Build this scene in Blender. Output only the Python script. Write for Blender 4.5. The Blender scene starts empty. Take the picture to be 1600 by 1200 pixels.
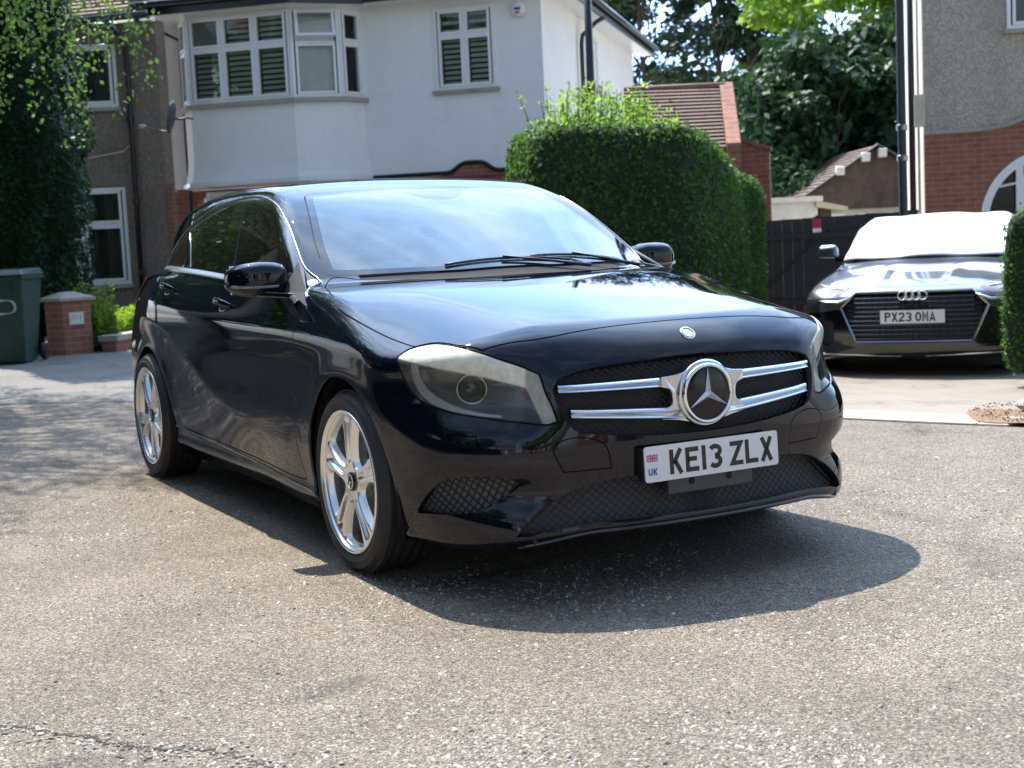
import bpy, bmesh, math, random
import numpy as np
from mathutils import Vector, Matrix, noise as mnoise
R = math.radians
WB = 2.699
sc = bpy.context.scene
col = sc.collection

# ---------------------------------------------------------------- camera
cam = bpy.data.cameras.new('camera'); camo = bpy.data.objects.new('camera', cam); col.objects.link(camo)
cam.sensor_width = 36; cam.lens = 49.26; cam.clip_start = .05; cam.clip_end = 2000
_yaw, _pit, _rol = 2.6458, -.0993, -.0474
f_ = np.array([math.cos(_pit)*math.cos(_yaw), math.cos(_pit)*math.sin(_yaw), math.sin(_pit)])
r_ = np.cross(f_, [0, 0, 1]); r_ /= np.linalg.norm(r_); u_ = np.cross(r_, f_)
rr = math.cos(_rol)*r_+math.sin(_rol)*u_; uu = -math.sin(_rol)*r_+math.cos(_rol)*u_
camo.matrix_world = Matrix(((rr[0], uu[0], -f_[0], 4.4525), (rr[1], uu[1], -f_[1], -2.6369), (rr[2], uu[2], -f_[2], 1.1009), (0, 0, 0, 1)))
cam.dof.use_dof = True; cam.dof.focus_distance = 4.3; cam.dof.aperture_fstop = 6.3
sc.camera = camo
sc.render.engine = 'CYCLES'

# ---------------------------------------------------------------- sky, sun, exposure
SUN_EL, SUN_AZ = R(58.0), R(178.5)          # azimuth of the direction towards the sun, from +x
world = bpy.data.worlds.new('World'); sc.world = world; world.use_nodes = True
wn = world.node_tree; wn.nodes.clear()
out = wn.nodes.new('ShaderNodeOutputWorld'); bg = wn.nodes.new('ShaderNodeBackground')
sky = wn.nodes.new('ShaderNodeTexSky'); sky.sky_type = 'NISHITA'; sky.sun_disc = False
sky.sun_elevation = SUN_EL; sky.sun_rotation = math.pi/2-SUN_AZ; sky.air_density = 1.0; sky.dust_density = 1.6; sky.ozone_density = 3.0
# thin broken cloud
tc = wn.nodes.new('ShaderNodeTexCoord'); mp = wn.nodes.new('ShaderNodeMapping'); mp.inputs['Scale'].default_value = (1.2, 1.7, 3.2)
nz = wn.nodes.new('ShaderNodeTexNoise'); nz.inputs['Scale'].default_value = 1.7; nz.inputs['Detail'].default_value = 9; nz.inputs['Roughness'].default_value = .58
cr = wn.nodes.new('ShaderNodeValToRGB'); cr.color_ramp.elements[0].position = .42; cr.color_ramp.elements[1].position = .78
cr.color_ramp.elements[0].color = (0, 0, 0, 1); cr.color_ramp.elements[1].color = (.85, .85, .85, 1)
mx = wn.nodes.new('ShaderNodeMix'); mx.data_type = 'RGBA'; mx.inputs['B'].default_value = (25, 28, 32, 1)
wn.links.new(tc.outputs['Generated'], mp.inputs['Vector']); wn.links.new(mp.outputs[0], nz.inputs['Vector'])
wn.links.new(nz.outputs['Fac'], cr.inputs['Fac'])
# bright haze added under the sun for bonnet and windscreen to mirror, cloud on top
dp = wn.nodes.new('ShaderNodeVectorMath'); dp.operation = 'DOT_PRODUCT'; dp.inputs[1].default_value = (-.70, .39, .60)
wn.links.new(tc.outputs['Generated'], dp.inputs[0])
mr = wn.nodes.new('ShaderNodeMapRange'); mr.interpolation_type = 'SMOOTHSTEP'; mr.inputs['From Min'].default_value = .52; mr.inputs['From Max'].default_value = .93; mr.inputs['To Max'].default_value = .9
wn.links.new(dp.outputs['Value'], mr.inputs['Value'])
hz = wn.nodes.new('ShaderNodeMix'); hz.data_type = 'RGBA'; hz.inputs['B'].default_value = (8.8, 14.5, 25.0, 1)
cm = wn.nodes.new('ShaderNodeMath'); cm.operation = 'MULTIPLY'; cm2 = wn.nodes.new('ShaderNodeMapRange'); cm2.inputs['To Min'].default_value = .12
wn.links.new(mr.outputs[0], cm2.inputs['Value']); wn.links.new(cm2.outputs[0], cm.inputs[0]); wn.links.new(cr.outputs['Color'], cm.inputs[1]); wn.links.new(cm.outputs[0], mx.inputs['Factor'])
wn.links.new(mr.outputs[0], hz.inputs['Factor']); wn.links.new(sky.outputs[0], hz.inputs['A'])
wn.links.new(hz.outputs['Result'], mx.inputs['A']); wn.links.new(mx.outputs['Result'], bg.inputs['Color'])
bg.inputs['Strength'].default_value = .11
wn.links.new(bg.outputs[0], out.inputs['Surface'])
sl = bpy.data.lights.new('sun', 'SUN'); sl.energy = 4.7; sl.angle = R(.55); sl.color = (1, .935, .83)
so = bpy.data.objects.new('sun', sl); col.objects.link(so)
sd = Vector((math.cos(SUN_EL)*math.cos(SUN_AZ), math.cos(SUN_EL)*math.sin(SUN_AZ), math.sin(SUN_EL)))
so.rotation_euler = sd.to_track_quat('Z', 'Y').to_euler()
sc.view_settings.view_transform = 'Standard'; sc.view_settings.look = 'None'; sc.view_settings.exposure = 1.05; sc.view_settings.gamma = 1
sc.cycles.max_bounces = 10; sc.cycles.transparent_max_bounces = 16; sc.cycles.caustics_reflective = False; sc.cycles.caustics_refractive = False

# ---------------------------------------------------------------- materials
MATS = {}
class NT:
    def __init__(s, name):
        s.m = bpy.data.materials.new(name); s.m.use_nodes = True; s.t = s.m.node_tree
        s.b = s.t.nodes['Principled BSDF']; s.o = s.t.nodes['Material Output']
    def n(s, typ, **k):
        nd = s.t.nodes.new('ShaderNode'+typ)
        for a, v in k.items():
            if a in nd.inputs.keys() if hasattr(nd.inputs, 'keys') else False: nd.inputs[a].default_value = v
            else: setattr(nd, a, v)
        return nd
    def l(s, a, b): s.t.links.new(a, b)
    def coord(s, scale=(1, 1, 1), rot=(0, 0, 0), out='Object'):
        c = s.n('TexCoord'); m = s.n('Mapping'); m.inputs['Scale'].default_value = scale; m.inputs['Rotation'].default_value = rot
        s.l(c.outputs[out], m.inputs['Vector']); return m.outputs[0]
    def noise(s, scale, detail=4, rough=.55, vec=None, dist=0):
        nd = s.n('TexNoise'); nd.inputs['Scale'].default_value = scale; nd.inputs['Detail'].default_value = detail
        nd.inputs['Roughness'].default_value = rough; nd.inputs['Distortion'].default_value = dist
        s.l(vec if vec else s.coord(), nd.inputs['Vector']); return nd.outputs['Fac']
    def ramp(s, fac, stops):
        nd = s.n('ValToRGB'); e = nd.color_ramp.elements
        while len(e) > 1: e.remove(e[-1])
        e[0].position = stops[0][0]; e[0].color = (*stops[0][1], 1)
        for p, c in stops[1:]:
            x = e.new(p); x.color = (*c, 1)
        s.l(fac, nd.inputs['Fac']); return nd.outputs['Color']
    def mix(s, a, b, fac, mode='MIX'):
        nd = s.n('Mix'); nd.data_type = 'RGBA'; nd.blend_type = mode
        for v, i in ((a, 'A'), (b, 'B')):
            if isinstance(v, tuple): nd.inputs[i].default_value = (*v, 1)
            else: s.l(v, nd.inputs[i])
        if isinstance(fac, (int, float)): nd.inputs['Factor'].default_value = fac
        else: s.l(fac, nd.inputs['Factor'])
        return nd.outputs['Result']
    def math(s, op, a, b=0.0):
        nd = s.n('Math'); nd.operation = op
        for v, i in ((a, 0), (b, 1)):
            if isinstance(v, (int, float)): nd.inputs[i].default_value = v
            else: s.l(v, nd.inputs[i])
        return nd.outputs[0]
    def bump(s, h, strength=.3, dist=.01, prev=None):
        nd = s.n('Bump'); nd.inputs['Strength'].default_value = strength; nd.inputs['Distance'].default_value = dist
        s.l(h, nd.inputs['Height'])
        if prev: s.l(prev, nd.inputs['Normal'])
        s.l(nd.outputs[0], s.b.inputs['Normal']); return nd.outputs[0]
    def col(s, c):
        if isinstance(c, tuple): s.b.inputs['Base Color'].default_value = (*c, 1)
        else: s.l(c, s.b.inputs['Base Color'])
    def set(s, **k):
        for a, v in k.items():
            a = a.replace('_', ' ')
            if isinstance(v, (int, float, tuple)): s.b.inputs[a].default_value = v
            else: s.l(v, s.b.inputs[a])
def simple(name, c, rough=.5, metal=0, coat=0, var=.12, vs=6, bump=0, bs=60, spec=None, ior=None):
    if name in MATS: return MATS[name]
    n = NT(name)
    f = n.noise(vs, 5)
    n.col(n.ramp(f, [(.25, tuple(v*(1-var) for v in c)), (.75, tuple(min(1, v*(1+var)) for v in c))]))
    n.set(Roughness=rough, Metallic=float(metal))
    if coat: n.set(Coat_Weight=float(coat), Coat_Roughness=.02)
    if ior: n.set(IOR=ior)
    if bump: n.bump(n.noise(bs, 6, .6), bump, .01)
    MATS[name] = n.m; return n.m
def paint(name, c, metal=.0, rough=.35, dust=.02, ior=1.56):
    """dark base under a clear lacquer with faint orange peel and dust"""
    n = NT(name)
    d = n.noise(7, 6, .6)
    n.col(n.mix(c, (.16, .15, .14), n.math('MULTIPLY', n.ramp(d, [(.55, (0, 0, 0)), (.8, (1, 1, 1))]), dust)))
    n.set(Metallic=metal, Roughness=rough); n.b.inputs['Specular IOR Level'].default_value = 0
    gl = n.n('BsdfGlossy'); fr = n.n('Fresnel'); fr.inputs['IOR'].default_value = ior; m = n.n('MixShader')
    n.l(n.ramp(n.noise(14, 5), [(.4, (.012,)*3), (.8, (.035,)*3)]), gl.inputs['Roughness'])
    bp = n.n('Bump'); bp.inputs['Strength'].default_value = .012; bp.inputs['Distance'].default_value = .001; n.l(n.noise(260, 2, .5), bp.inputs['Height'])
    n.l(bp.outputs[0], gl.inputs['Normal'])
    n.l(fr.outputs[0], m.inputs[0]); n.l(n.b.outputs[0], m.inputs[1]); n.l(gl.outputs[0], m.inputs[2]); n.l(m.outputs[0], n.o.inputs['Surface'])
    MATS[name] = n.m; return n.m

# ---------------------------------------------------------------- objects
def tag(o, label=None, cat=None, group=None, kind=None):
    if label: o['label'] = label
    if cat: o['category'] = cat
    if group: o['group'] = group
    if kind: o['kind'] = kind
    return o
def empty(name, loc=(0, 0, 0), rz=0, label=None, cat=None, group=None):
    o = bpy.data.objects.new(name, None); col.objects.link(o); o.location = loc; o.rotation_euler = (0, 0, rz)
    o.empty_display_size = .2
    return tag(o, label, cat, group)
def mesh_obj(name, V, T, mat, parent=None, N=None, smooth=True, midx=None):
    me = bpy.data.meshes.new(name)
    V = np.asarray(V, np.float32)
    if isinstance(T, np.ndarray):
        k = T.shape[1]
        me.vertices.add(len(V)); me.vertices.foreach_set('co', V.ravel())
        me.loops.add(T.size); me.loops.foreach_set('vertex_index', T.astype(np.int32).ravel())
        me.polygons.add(len(T)); me.polygons.foreach_set('loop_start', np.arange(0, T.size, k, dtype=np.int32))
        me.polygons.foreach_set('loop_total', np.full(len(T), k, np.int32))
        me.update(calc_edges=True)
    else:
        me.from_pydata([tuple(v) for v in V], [], [tuple(t) for t in T])
    if smooth: me.polygons.foreach_set('use_smooth', np.ones(len(me.polygons), bool))
    ml = mat if isinstance(mat, (list, tuple)) else [mat]
    for m in ml: me.materials.append(m)
    if midx is not None: me.polygons.foreach_set('material_index', np.asarray(midx, np.int32))
    me.validate(); me.update()
    if N is not None and len(N) == len(me.vertices):
        N = N/(np.linalg.norm(N, axis=1)[:, None]+1e-12)
        me.normals_split_custom_set_from_vertices([tuple(n) for n in N.tolist()])
    o = bpy.data.objects.new(name, me); col.objects.link(o)
    if parent: o.parent = parent
    return o
class MB:
    """collects simple solids, then links them as one mesh object"""
    def __init__(s): s.v = []; s.f = []
    def add(s, V, F):
        b = len(s.v); s.v += [tuple(v) for v in V]; s.f += [tuple(i+b for i in f) for f in F]; return s
    def box(s, x0, x1, y0, y1, z0, z1, rz=0, org=(0, 0, 0)):
        V = [(x, y, z) for x in (x0, x1) for y in (y0, y1) for z in (z0, z1)]
        if rz:
            c, q = math.cos(rz), math.sin(rz); V = [(x*c-y*q, x*q+y*c, z) for x, y, z in V]
        V = [(x+org[0], y+org[1], z+org[2]) for x, y, z in V]
        return s.add(V, [(0, 1, 3, 2), (4, 6, 7, 5), (0, 4, 5, 1), (2, 3, 7, 6), (0, 2, 6, 4), (1, 5, 7, 3)])
    def hexa(s, P):   # 8 corners: bottom 4 ccw, top 4 ccw
        return s.add(P, [(3, 2, 1, 0), (4, 5, 6, 7), (0, 1, 5, 4), (1, 2, 6, 5), (2, 3, 7, 6), (3, 0, 4, 7)])
    def tube(s, pts, r, n=8, closed=False, flat=1.0, up=None):
        pts = [Vector(p) for p in pts]; m = len(pts); V = []; F = []
        pu = None
        for i, p in enumerate(pts):
            if closed: t = pts[(i+1) % m]-pts[i-1]
            else: t = pts[min(i+1, m-1)]-pts[max(i-1, 0)]
            t.normalize()
            a = Vector(up[i] if isinstance(up, list) else up) if up is not None else (pu if pu is not None else (Vector((0, 0, 1)) if abs(t.z) < .9 else Vector((1, 0, 0))))
            a = (a-t*a.dot(t)).normalized(); pu = a; b = t.cross(a)
            ri = r[i] if isinstance(r, (list, tuple)) else r
            for k in range(n):
                w = 2*math.pi*k/n; V.append(p+a*(math.cos(w)*ri*flat)+b*(math.sin(w)*ri))
        for i in range(m if closed else m-1):
            j = (i+1) % m
            for k in range(n): F.append((i*n+k, i*n+(k+1) % n, j*n+(k+1) % n, j*n+k))
        if not closed: F.append(tuple(range(n-1, -1, -1))); F.append(tuple((m-1)*n+k for k in range(n)))
        return s.add(V, F)
    def lathe(s, prof, n=32, axis='z', org=(0, 0, 0), cap=False):
        V = []; F = []; m = len(prof)
        for k in range(n):
            w = 2*math.pi*k/n; c, q = math.cos(w), math.sin(w)
            for r, h in prof:
                p = {'z': (r*c, r*q, h), 'y': (r*c, h, r*q), 'x': (h, r*c, r*q)}[axis]
                V.append((p[0]+org[0], p[1]+org[1], p[2]+org[2]))
        for k in range(n):
            j = (k+1) % n
            for i in range(m-1): F.append((k*m+i, j*m+i, j*m+i+1, k*m+i+1))
        if cap: F.append(tuple(k*m for k in range(n-1, -1, -1))); F.append(tuple(k*m+m-1 for k in range(n)))
        return s.add(V, F)
    def prism(s, poly, f0, f1):
        """poly: list of 2D points; f0/f1 map (a,b) to 3D for both caps"""
        n = len(poly); V = [f0(*p) for p in poly]+[f1(*p) for p in poly]
        F = [tuple(range(n-1, -1, -1)), tuple(range(n, 2*n))]+[(i, (i+1) % n, n+(i+1) % n, n+i) for i in range(n)]
        return s.add(V, F)
    def build(s, name, mat, parent=None, smooth=False, bevel=0, loc=None, fix=True, seg=2, angle=None):
        me = bpy.data.meshes.new(name); me.from_pydata(s.v, [], s.f)
        bm = bmesh.new(); bm.from_mesh(me)
        if fix: bmesh.ops.recalc_face_normals(bm, faces=bm.faces)
        bm.to_mesh(me); bm.free()
        for m in (mat if isinstance(mat, (list, tuple)) else [mat]): me.materials.append(m)
        if smooth:
            me.polygons.foreach_set('use_smooth', np.ones(len(me.polygons), bool))
            if angle: me.set_sharp_from_angle(angle=R(angle))
        me.validate(); me.update()
        o = bpy.data.objects.new(name, me); col.objects.link(o)
        if parent: o.parent = parent
        if loc: o.location = loc
        if bevel:
            b = o.modifiers.new('b', 'BEVEL'); b.width = bevel; b.segments = seg; b.limit_method = 'ANGLE'; b.angle_limit = R(40)
        return o
def copy_tree(o, parent=None):
    c = o.copy(); col.objects.link(c); c.parent = parent
    for ch in list(o.children): copy_tree(ch, c)
    return c
def text_mesh(body, size, extrude=.0015, font=None, xs=1.0):
    """solid letters from the built-in font; returns vertices (x right, y up, z out) and faces, centred"""
    cu = bpy.data.curves.new('t', 'FONT'); cu.body = body; cu.size = size; cu.extrude = extrude; cu.align_x = 'CENTER'
    cu.resolution_u = 3
    o = bpy.data.objects.new('t', cu); col.objects.link(o)
    dg = bpy.context.evaluated_depsgraph_get(); me = o.evaluated_get(dg).to_mesh()
    V = [(v.co.x*xs, v.co.y, v.co.z) for v in me.vertices]; F = [tuple(p.vertices) for p in me.polygons]
    o.evaluated_get(dg).to_mesh_clear(); bpy.data.objects.remove(o); bpy.data.curves.remove(cu)
    return V, F
# ---------------------------------------------------------------- numeric helpers
def card(kn, x):
    """cardinal natural-cubic-spline weights (N x n) for knots kn at points x (linear beyond the ends)"""
    kn = np.asarray(kn, float); n = len(kn); h = np.diff(kn)
    A = np.eye(n); B = np.zeros((n, n))
    for i in range(1, n-1):
        A[i, i-1] = h[i-1]; A[i, i] = 2*(h[i-1]+h[i]); A[i, i+1] = h[i]
        B[i, i-1] = 6/h[i-1]; B[i, i] = -6/h[i-1]-6/h[i]; B[i, i+1] = 6/h[i]
    M2 = np.linalg.solve(A, B)                      # second derivatives = M2 @ values
    xc = np.clip(x, kn[0], kn[-1])
    i = np.clip(np.searchsorted(kn, xc)-1, 0, n-2); hi = h[i]
    a = (kn[i+1]-xc)/hi; b = 1-a
    W = ((a**3-a)*hi**2/6)[:, None]*M2[i] + ((b**3-b)*hi**2/6)[:, None]*M2[i+1]
    r = np.arange(len(xc)); W[r, i] += a; W[r, i+1] += b
    lo = x < kn[0]; hi_ = x > kn[-1]
    if lo.any():
        D = -h[0]/3*M2[0]-h[0]/6*M2[1]; D[0] -= 1/h[0]; D[1] += 1/h[0]
        W[lo] += (x[lo]-kn[0])[:, None]*D
    if hi_.any():
        D = h[-1]/6*M2[-2]+h[-1]/3*M2[-1]; D[-2] -= 1/h[-1]; D[-1] += 1/h[-1]
        W[hi_] += (x[hi_]-kn[-1])[:, None]*D
    return W
def sp1(kn, v, x): return card(kn, x) @ np.asarray(v, float)
def smax(a, b, k):
    h = np.maximum(k-np.abs(a-b), 0)/k
    return np.maximum(a, b)+h*h*k/4
def smin(a, b, k): return -smax(-a, -b, k)
def splus(t, w): return np.where(t/w > 30, t, w*np.log1p(np.exp(np.clip(t/w, -60, 30))))
def sstep(a, b, t):
    t = np.clip((t-a)/(b-a), 0, 1); return t*t*(3-2*t)

# ---------------------------------------------------------------- the hatchback body as one smooth implicit surface
def F_body(P):
    x, s, z = P[:, 0], np.abs(P[:, 1]), P[:, 2]
    ss = np.sqrt(s*s+1e-6)
    # --- side: half width of the lower body
    zk = [.12, .20, .30, .45, .60, .75, .85, .95, 1.06]
    mid = [.800, .848, .872, .887, .8925, .893, .892, .880, .858]
    frt = [.800, .838, .860, .880, .889, .891, .884, .862, .83]
    wz = card(zk, z)
    Y = wz @ np.array(mid); Yf = wz @ np.array(frt)
    t = sstep(-.6, .1, x); Y = Y*(1-t)+Yf*t
    # plan taper to the nose and to the tail
    Y = Y-.34*np.maximum(x-.18, 0)**2.0-.35*np.maximum(x-.5, 0)**2-(.055+.10*sstep(.6, 1.0, z))*np.maximum(-x-2.35, 0)**2.0
    # shoulder crease (upper) and rising crease (lower)
    zc1 = sp1([-3.5, -2.8, -2.2, -1.35, -.44, .0, .4, .9], [.955, .925, .885, .838, .811, .788, .762, .74], x)
    Y = Y-(.36+.22*sstep(-1.6, -2.6, x)*0)*splus(z-zc1, .007)*(1-.35*sstep(0, .5, x))
    zc2 = sp1([-2.9, -2.4, -1.98, -1.65, -1.36, -1.1, -.7], [.84, .79, .675, .555, .478, .44, .43], x)
    w2 = sstep(-.55, -1.15, x)*sstep(-3.3, -2.6, x)
    d2 = zc2-z
    Y = Y-w2*(.20*splus(d2, .006)-.20*splus(d2-.13, .05))
    # hollow behind the front wheel under the shoulder
    Y = Y-.007*np.exp(-((z-.60)/.1)**2)*sstep(.0, -.5, x)*sstep(-2.2, -1.2, x)
    # flared lips round the wheels
    for wx in (0.0, -WB):
        r = np.hypot(x-wx, z-.317)
        Y = Y+.006*np.exp(-((r-.36)/.07)**2)*sstep(.95, .6, z)
    # sill step
    Y = Y+.016*np.exp(-((z-.215)/.035)**2)*sstep(-2.5, -2.3, x)*sstep(-.2, -.36, x)
    fs = (s-Y)
    # --- front
    X0 = sp1([.10, .16, .205, .25, .35, .45, .50, .60, .69, .74, .78, .83, .90],
             [.80, .862, .880, .872, .862, .868, .866, .860, .845, .822, .790, .745, .66], z)
    cn = sstep(.45, .78, ss)
    X = X0-.30*ss**2.3*(1+.25*sstep(.45, .75, z))-1.0*np.maximum(ss-.62, 0)**2-cn*(.085*np.exp(-(np.abs(z-.645)/.10)**2.6)+.05*np.exp(-((z-.34)/.05)**2))
    ff = (x-X)
    # --- top: bonnet ahead, belt deck behind
    Zc = sp1([-3.5, -2.8, -2.2, -1.2, -.6, -.25, 0, .3, .55, .74, .9], [1.02, 1.045, 1.04, 1.01, .995, .985, .957, .914, .873, .832, .79], x)
    dr = sp1([-1.2, -.6, -.3, 0, .3, .6, .9], [.0, .010, .030, .048, .078, .085, .07], x)
    u = ss/.79
    Z = Zc-dr*(.25*u**2+.75*u**4)
    # power-dome creases on the bonnet
    cr = .47+.10*sstep(.8, -.3, x)
    Z = Z-.08*splus(ss-cr, .006)*sstep(-.35, .1, x)
    ft = (z-Z)*.98
    # --- tail and floor
    Xr = sp1([.1, .3, .5, .7, .85, .98, 1.1], [-3.30, -3.39, -3.41, -3.40, -3.37, -3.31, -3.24], z)+.30*ss**2.6
    fr = Xr-x
    fb = .135-z+(.068-.048*sstep(.40, .78, s))*sstep(.15, .40, x)
    kb = .045+.015*sstep(.3, .75, x)
    B = smax(fs, ff, .16)
    B = smax(B, ft, kb)
    B = smax(B, fr, .12)
    B = smax(B, fb, .03)
    # --- greenhouse
    dz = z-1.03
    G = .803-.33*dz-.26*dz*dz-.115*np.maximum(-x-2.05, 0)**2-.06*np.maximum(-x-2.4, 0)**2-.02*np.maximum(x+.9, 0)
    gs = (s-G)*.94
    Zr = sp1([-3.5, -3.1, -2.8, -2.4, -2.0, -1.6, -1.3, -1.1, -.9], [1.255, 1.325, 1.372, 1.413, 1.434, 1.433, 1.412, 1.379, 1.33], x)-.085*ss**2.2
    gt = z-Zr
    k = .476-.75*(z-1.0)
    Xw = -.35-2.12*(z-1.02)-k*ss*ss+.16*(z-1.0)*np.clip(1.36-z, 0, 1)*4*.5
    gw = (x-Xw)*.42
    Xh = sp1([.9, 1.05, 1.2, 1.33, 1.5], [-3.30, -3.27, -3.17, -3.07, -2.93], z)+.28*ss**2.4
    gr = (Xh-x)*.85
    Gh = smax(gs, gw, .05)
    Gh = smax(Gh, gt, .075)
    Gh = smax(Gh, gr, .10)
    Gh = smax(Gh, (.80-z), .02)
    return smin(B, Gh, .022)

def gradF(P, F=F_body, e=4e-4):
    g = np.empty_like(P)
    for i in range(3):
        d = np.zeros(3); d[i] = e
        g[:, i] = F(P+d)-F(P-d)
    return g/(2*e)
def normF(P, F=F_body, e=4e-4):
    g = gradF(P, F, e); return g/np.linalg.norm(g, axis=1)[:, None]
def to_surf(P, it=3, F=F_body, off=0.0):
    P = P.copy()
    for _ in range(it):
        g = gradF(P, F); f = F(P)
        P -= (f/np.maximum((g*g).sum(1), 1e-6))[:, None]*g
    if off: P += normF(P, F)*off
    return P
def shoot(O, D, t0, t1, F=F_body, it=26):
    a = np.full(len(O), t0, float); b = np.full(len(O), t1, float)
    for _ in range(it):
        m = (a+b)/2; v = F(O+D*m[:, None]) > 0
        b = np.where(v, m, b); a = np.where(v, a, m)
    return O+D*((a+b)/2)[:, None]
# ---------------------------------------------------------------- triangle-mesh cutting (all numpy)
def box_grid(x0, x1, y0, y1, z0, z1, h):
    """open-bottomed half box surface (y from y0 to y1), quads"""
    V = []; Q = []
    def face(A, U, W, nu, nw):
        base = sum(len(v) for v in V)
        i, j = np.meshgrid(np.arange(nu+1), np.arange(nw+1), indexing='ij')
        P = A+U*(i/nu)[..., None]+W*(j/nw)[..., None]
        V.append(P.reshape(-1, 3))
        k = (np.arange(nu)[:, None]*(nw+1)+np.arange(nw)[None]).ravel()+base
        Q.append(np.stack([k, k+nw+1, k+nw+2, k+1], 1))
    a = np.array
    nx = int(round((x1-x0)/h)); ny = int(round((y1-y0)/h)); nz = int(round((z1-z0)/h))
    X, Yv, Zv = a([x1-x0, 0, 0.]), a([0, y1-y0, 0.]), a([0, 0, z1-z0])
    face(a([x0, y0, z0]), X, Zv, nx, nz)               # side (outward -y)
    face(a([x0, y0, z1]), X, Yv, nx, ny)               # top
    face(a([x1, y0, z0]), Yv, Zv, ny, nz)              # front
    face(a([x0, y0, z0]), Zv, Yv, nz, ny)              # rear
    face(a([x0, y0, z0]), Yv, X, ny, nx)               # floor
    V = np.concatenate(V); Q = np.concatenate(Q)
    key = np.round(V/1e-6).astype(np.int64)
    _, first, inv = np.unique(key, axis=0, return_index=True, return_inverse=True)
    inv = inv.ravel()
    return V[first], inv[Q]
def tris(Q): return np.concatenate([Q[:, [0, 1, 2]], Q[:, [0, 2, 3]]])
def seg_dist(P, L, closed):
    """distance of 2D points P to polyline L, and inside test when closed"""
    A = L if closed else L[:-1]; Bp = np.roll(L, -1, 0) if closed else L[1:]
    d = np.full(len(P), 1e9); ins = np.zeros(len(P), bool)
    for a, b in zip(A, Bp):
        ab = b-a; t = np.clip(((P-a)@ab)/max(ab@ab, 1e-12), 0, 1)
        q = P-(a+t[:, None]*ab); d = np.minimum(d, (q*q).sum(1))
        if closed and a[1] != b[1]:
            c = ((a[1] > P[:, 1]) != (b[1] > P[:, 1]))
            xx = (b[0]-a[0])*(P[:, 1]-a[1])/(b[1]-a[1])+a[0]
            ins ^= c & (P[:, 0] < xx)
    return np.sqrt(d), ins
def sdf(P2, L, closed=True, g=0.0):
    out = np.full(len(P2), 1.0)
    lo = L.min(0)-.08-g; hi = L.max(0)+.08+g
    m = ((P2 >= lo) & (P2 <= hi)).all(1)
    if m.any():
        d, ins = seg_dist(P2[m], L, closed)
        out[m] = np.where(ins, -d, d)-g if closed else d-g
    return out
def spl(pts, closed=True, n=8, sharp=()):
    """Catmull-Rom through 2D/3D points; indices in sharp stay corners"""
    P = np.asarray(pts, float); N = len(P); out = []
    rng = range(N) if closed else range(N-1)
    for i in rng:
        p1, p2 = P[i], P[(i+1) % N]
        p0 = P[(i-1) % N] if (closed or i > 0) else 2*p1-p2
        p3 = P[(i+2) % N] if (closed or i < N-2) else 2*p2-p1
        if i in sharp: p0 = 2*p1-p2
        if (i+1) % N in sharp: p3 = 2*p2-p1
        for t in np.arange(n)/n:
            out.append(.5*((2*p1)+(-p0+p2)*t+(2*p0-5*p1+4*p2-p3)*t*t+(-p0+3*p1-3*p2+p3)*t**3))
    if not closed: out.append(P[-1])
    return np.array(out)
def refine(V, T, sel, proj):
    """split the selected triangles 1:4, neighbours closed up with 1:2 / 1:3 splits"""
    E = np.sort(np.concatenate([T[:, [0, 1]], T[:, [1, 2]], T[:, [2, 0]]]), 1)
    U, inv = np.unique(E, axis=0, return_inverse=True); inv = inv.ravel()
    n = len(T); te = inv.reshape(3, n).T
    mark = np.zeros(len(U), bool); mark[te[sel].ravel()] = True
    mid = np.full(len(U), -1); mid[mark] = len(V)+np.arange(mark.sum())
    NV = proj((V[U[mark, 0]]+V[U[mark, 1]])/2)
    V = np.concatenate([V, NV])
    return V, split_by(T, te, mark, mid)
def split_by(T, te, mark, mid):
    m = mark[te]; c = m.sum(1); out = [T[c == 0]]
    k = c == 3
    if k.any():
        a, b, d = T[k].T; e, f, g = mid[te[k]].T
        out += [np.stack(q, 1) for q in ((a, e, g), (e, b, f), (g, f, d), (e, f, g))]
    for r in range(3):
        k = (c == 1) & m[:, r]
        if k.any():
            a, b, d = T[k][:, [r, (r+1) % 3, (r+2) % 3]].T; e = mid[te[k, r]]
            out += [np.stack((a, e, d), 1), np.stack((e, b, d), 1)]
        k = (c == 2) & m[:, r] & m[:, (r+1) % 3]          # edges r and r+1 marked: share vertex r+1
        if k.any():
            a, b, d = T[k][:, [r, (r+1) % 3, (r+2) % 3]].T; e = mid[te[k, r]]; f = mid[te[k, (r+1) % 3]]
            out += [np.stack((e, b, f), 1), np.stack((a, e, f), 1), np.stack((a, f, d), 1)]
    return np.concatenate(out)
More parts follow.
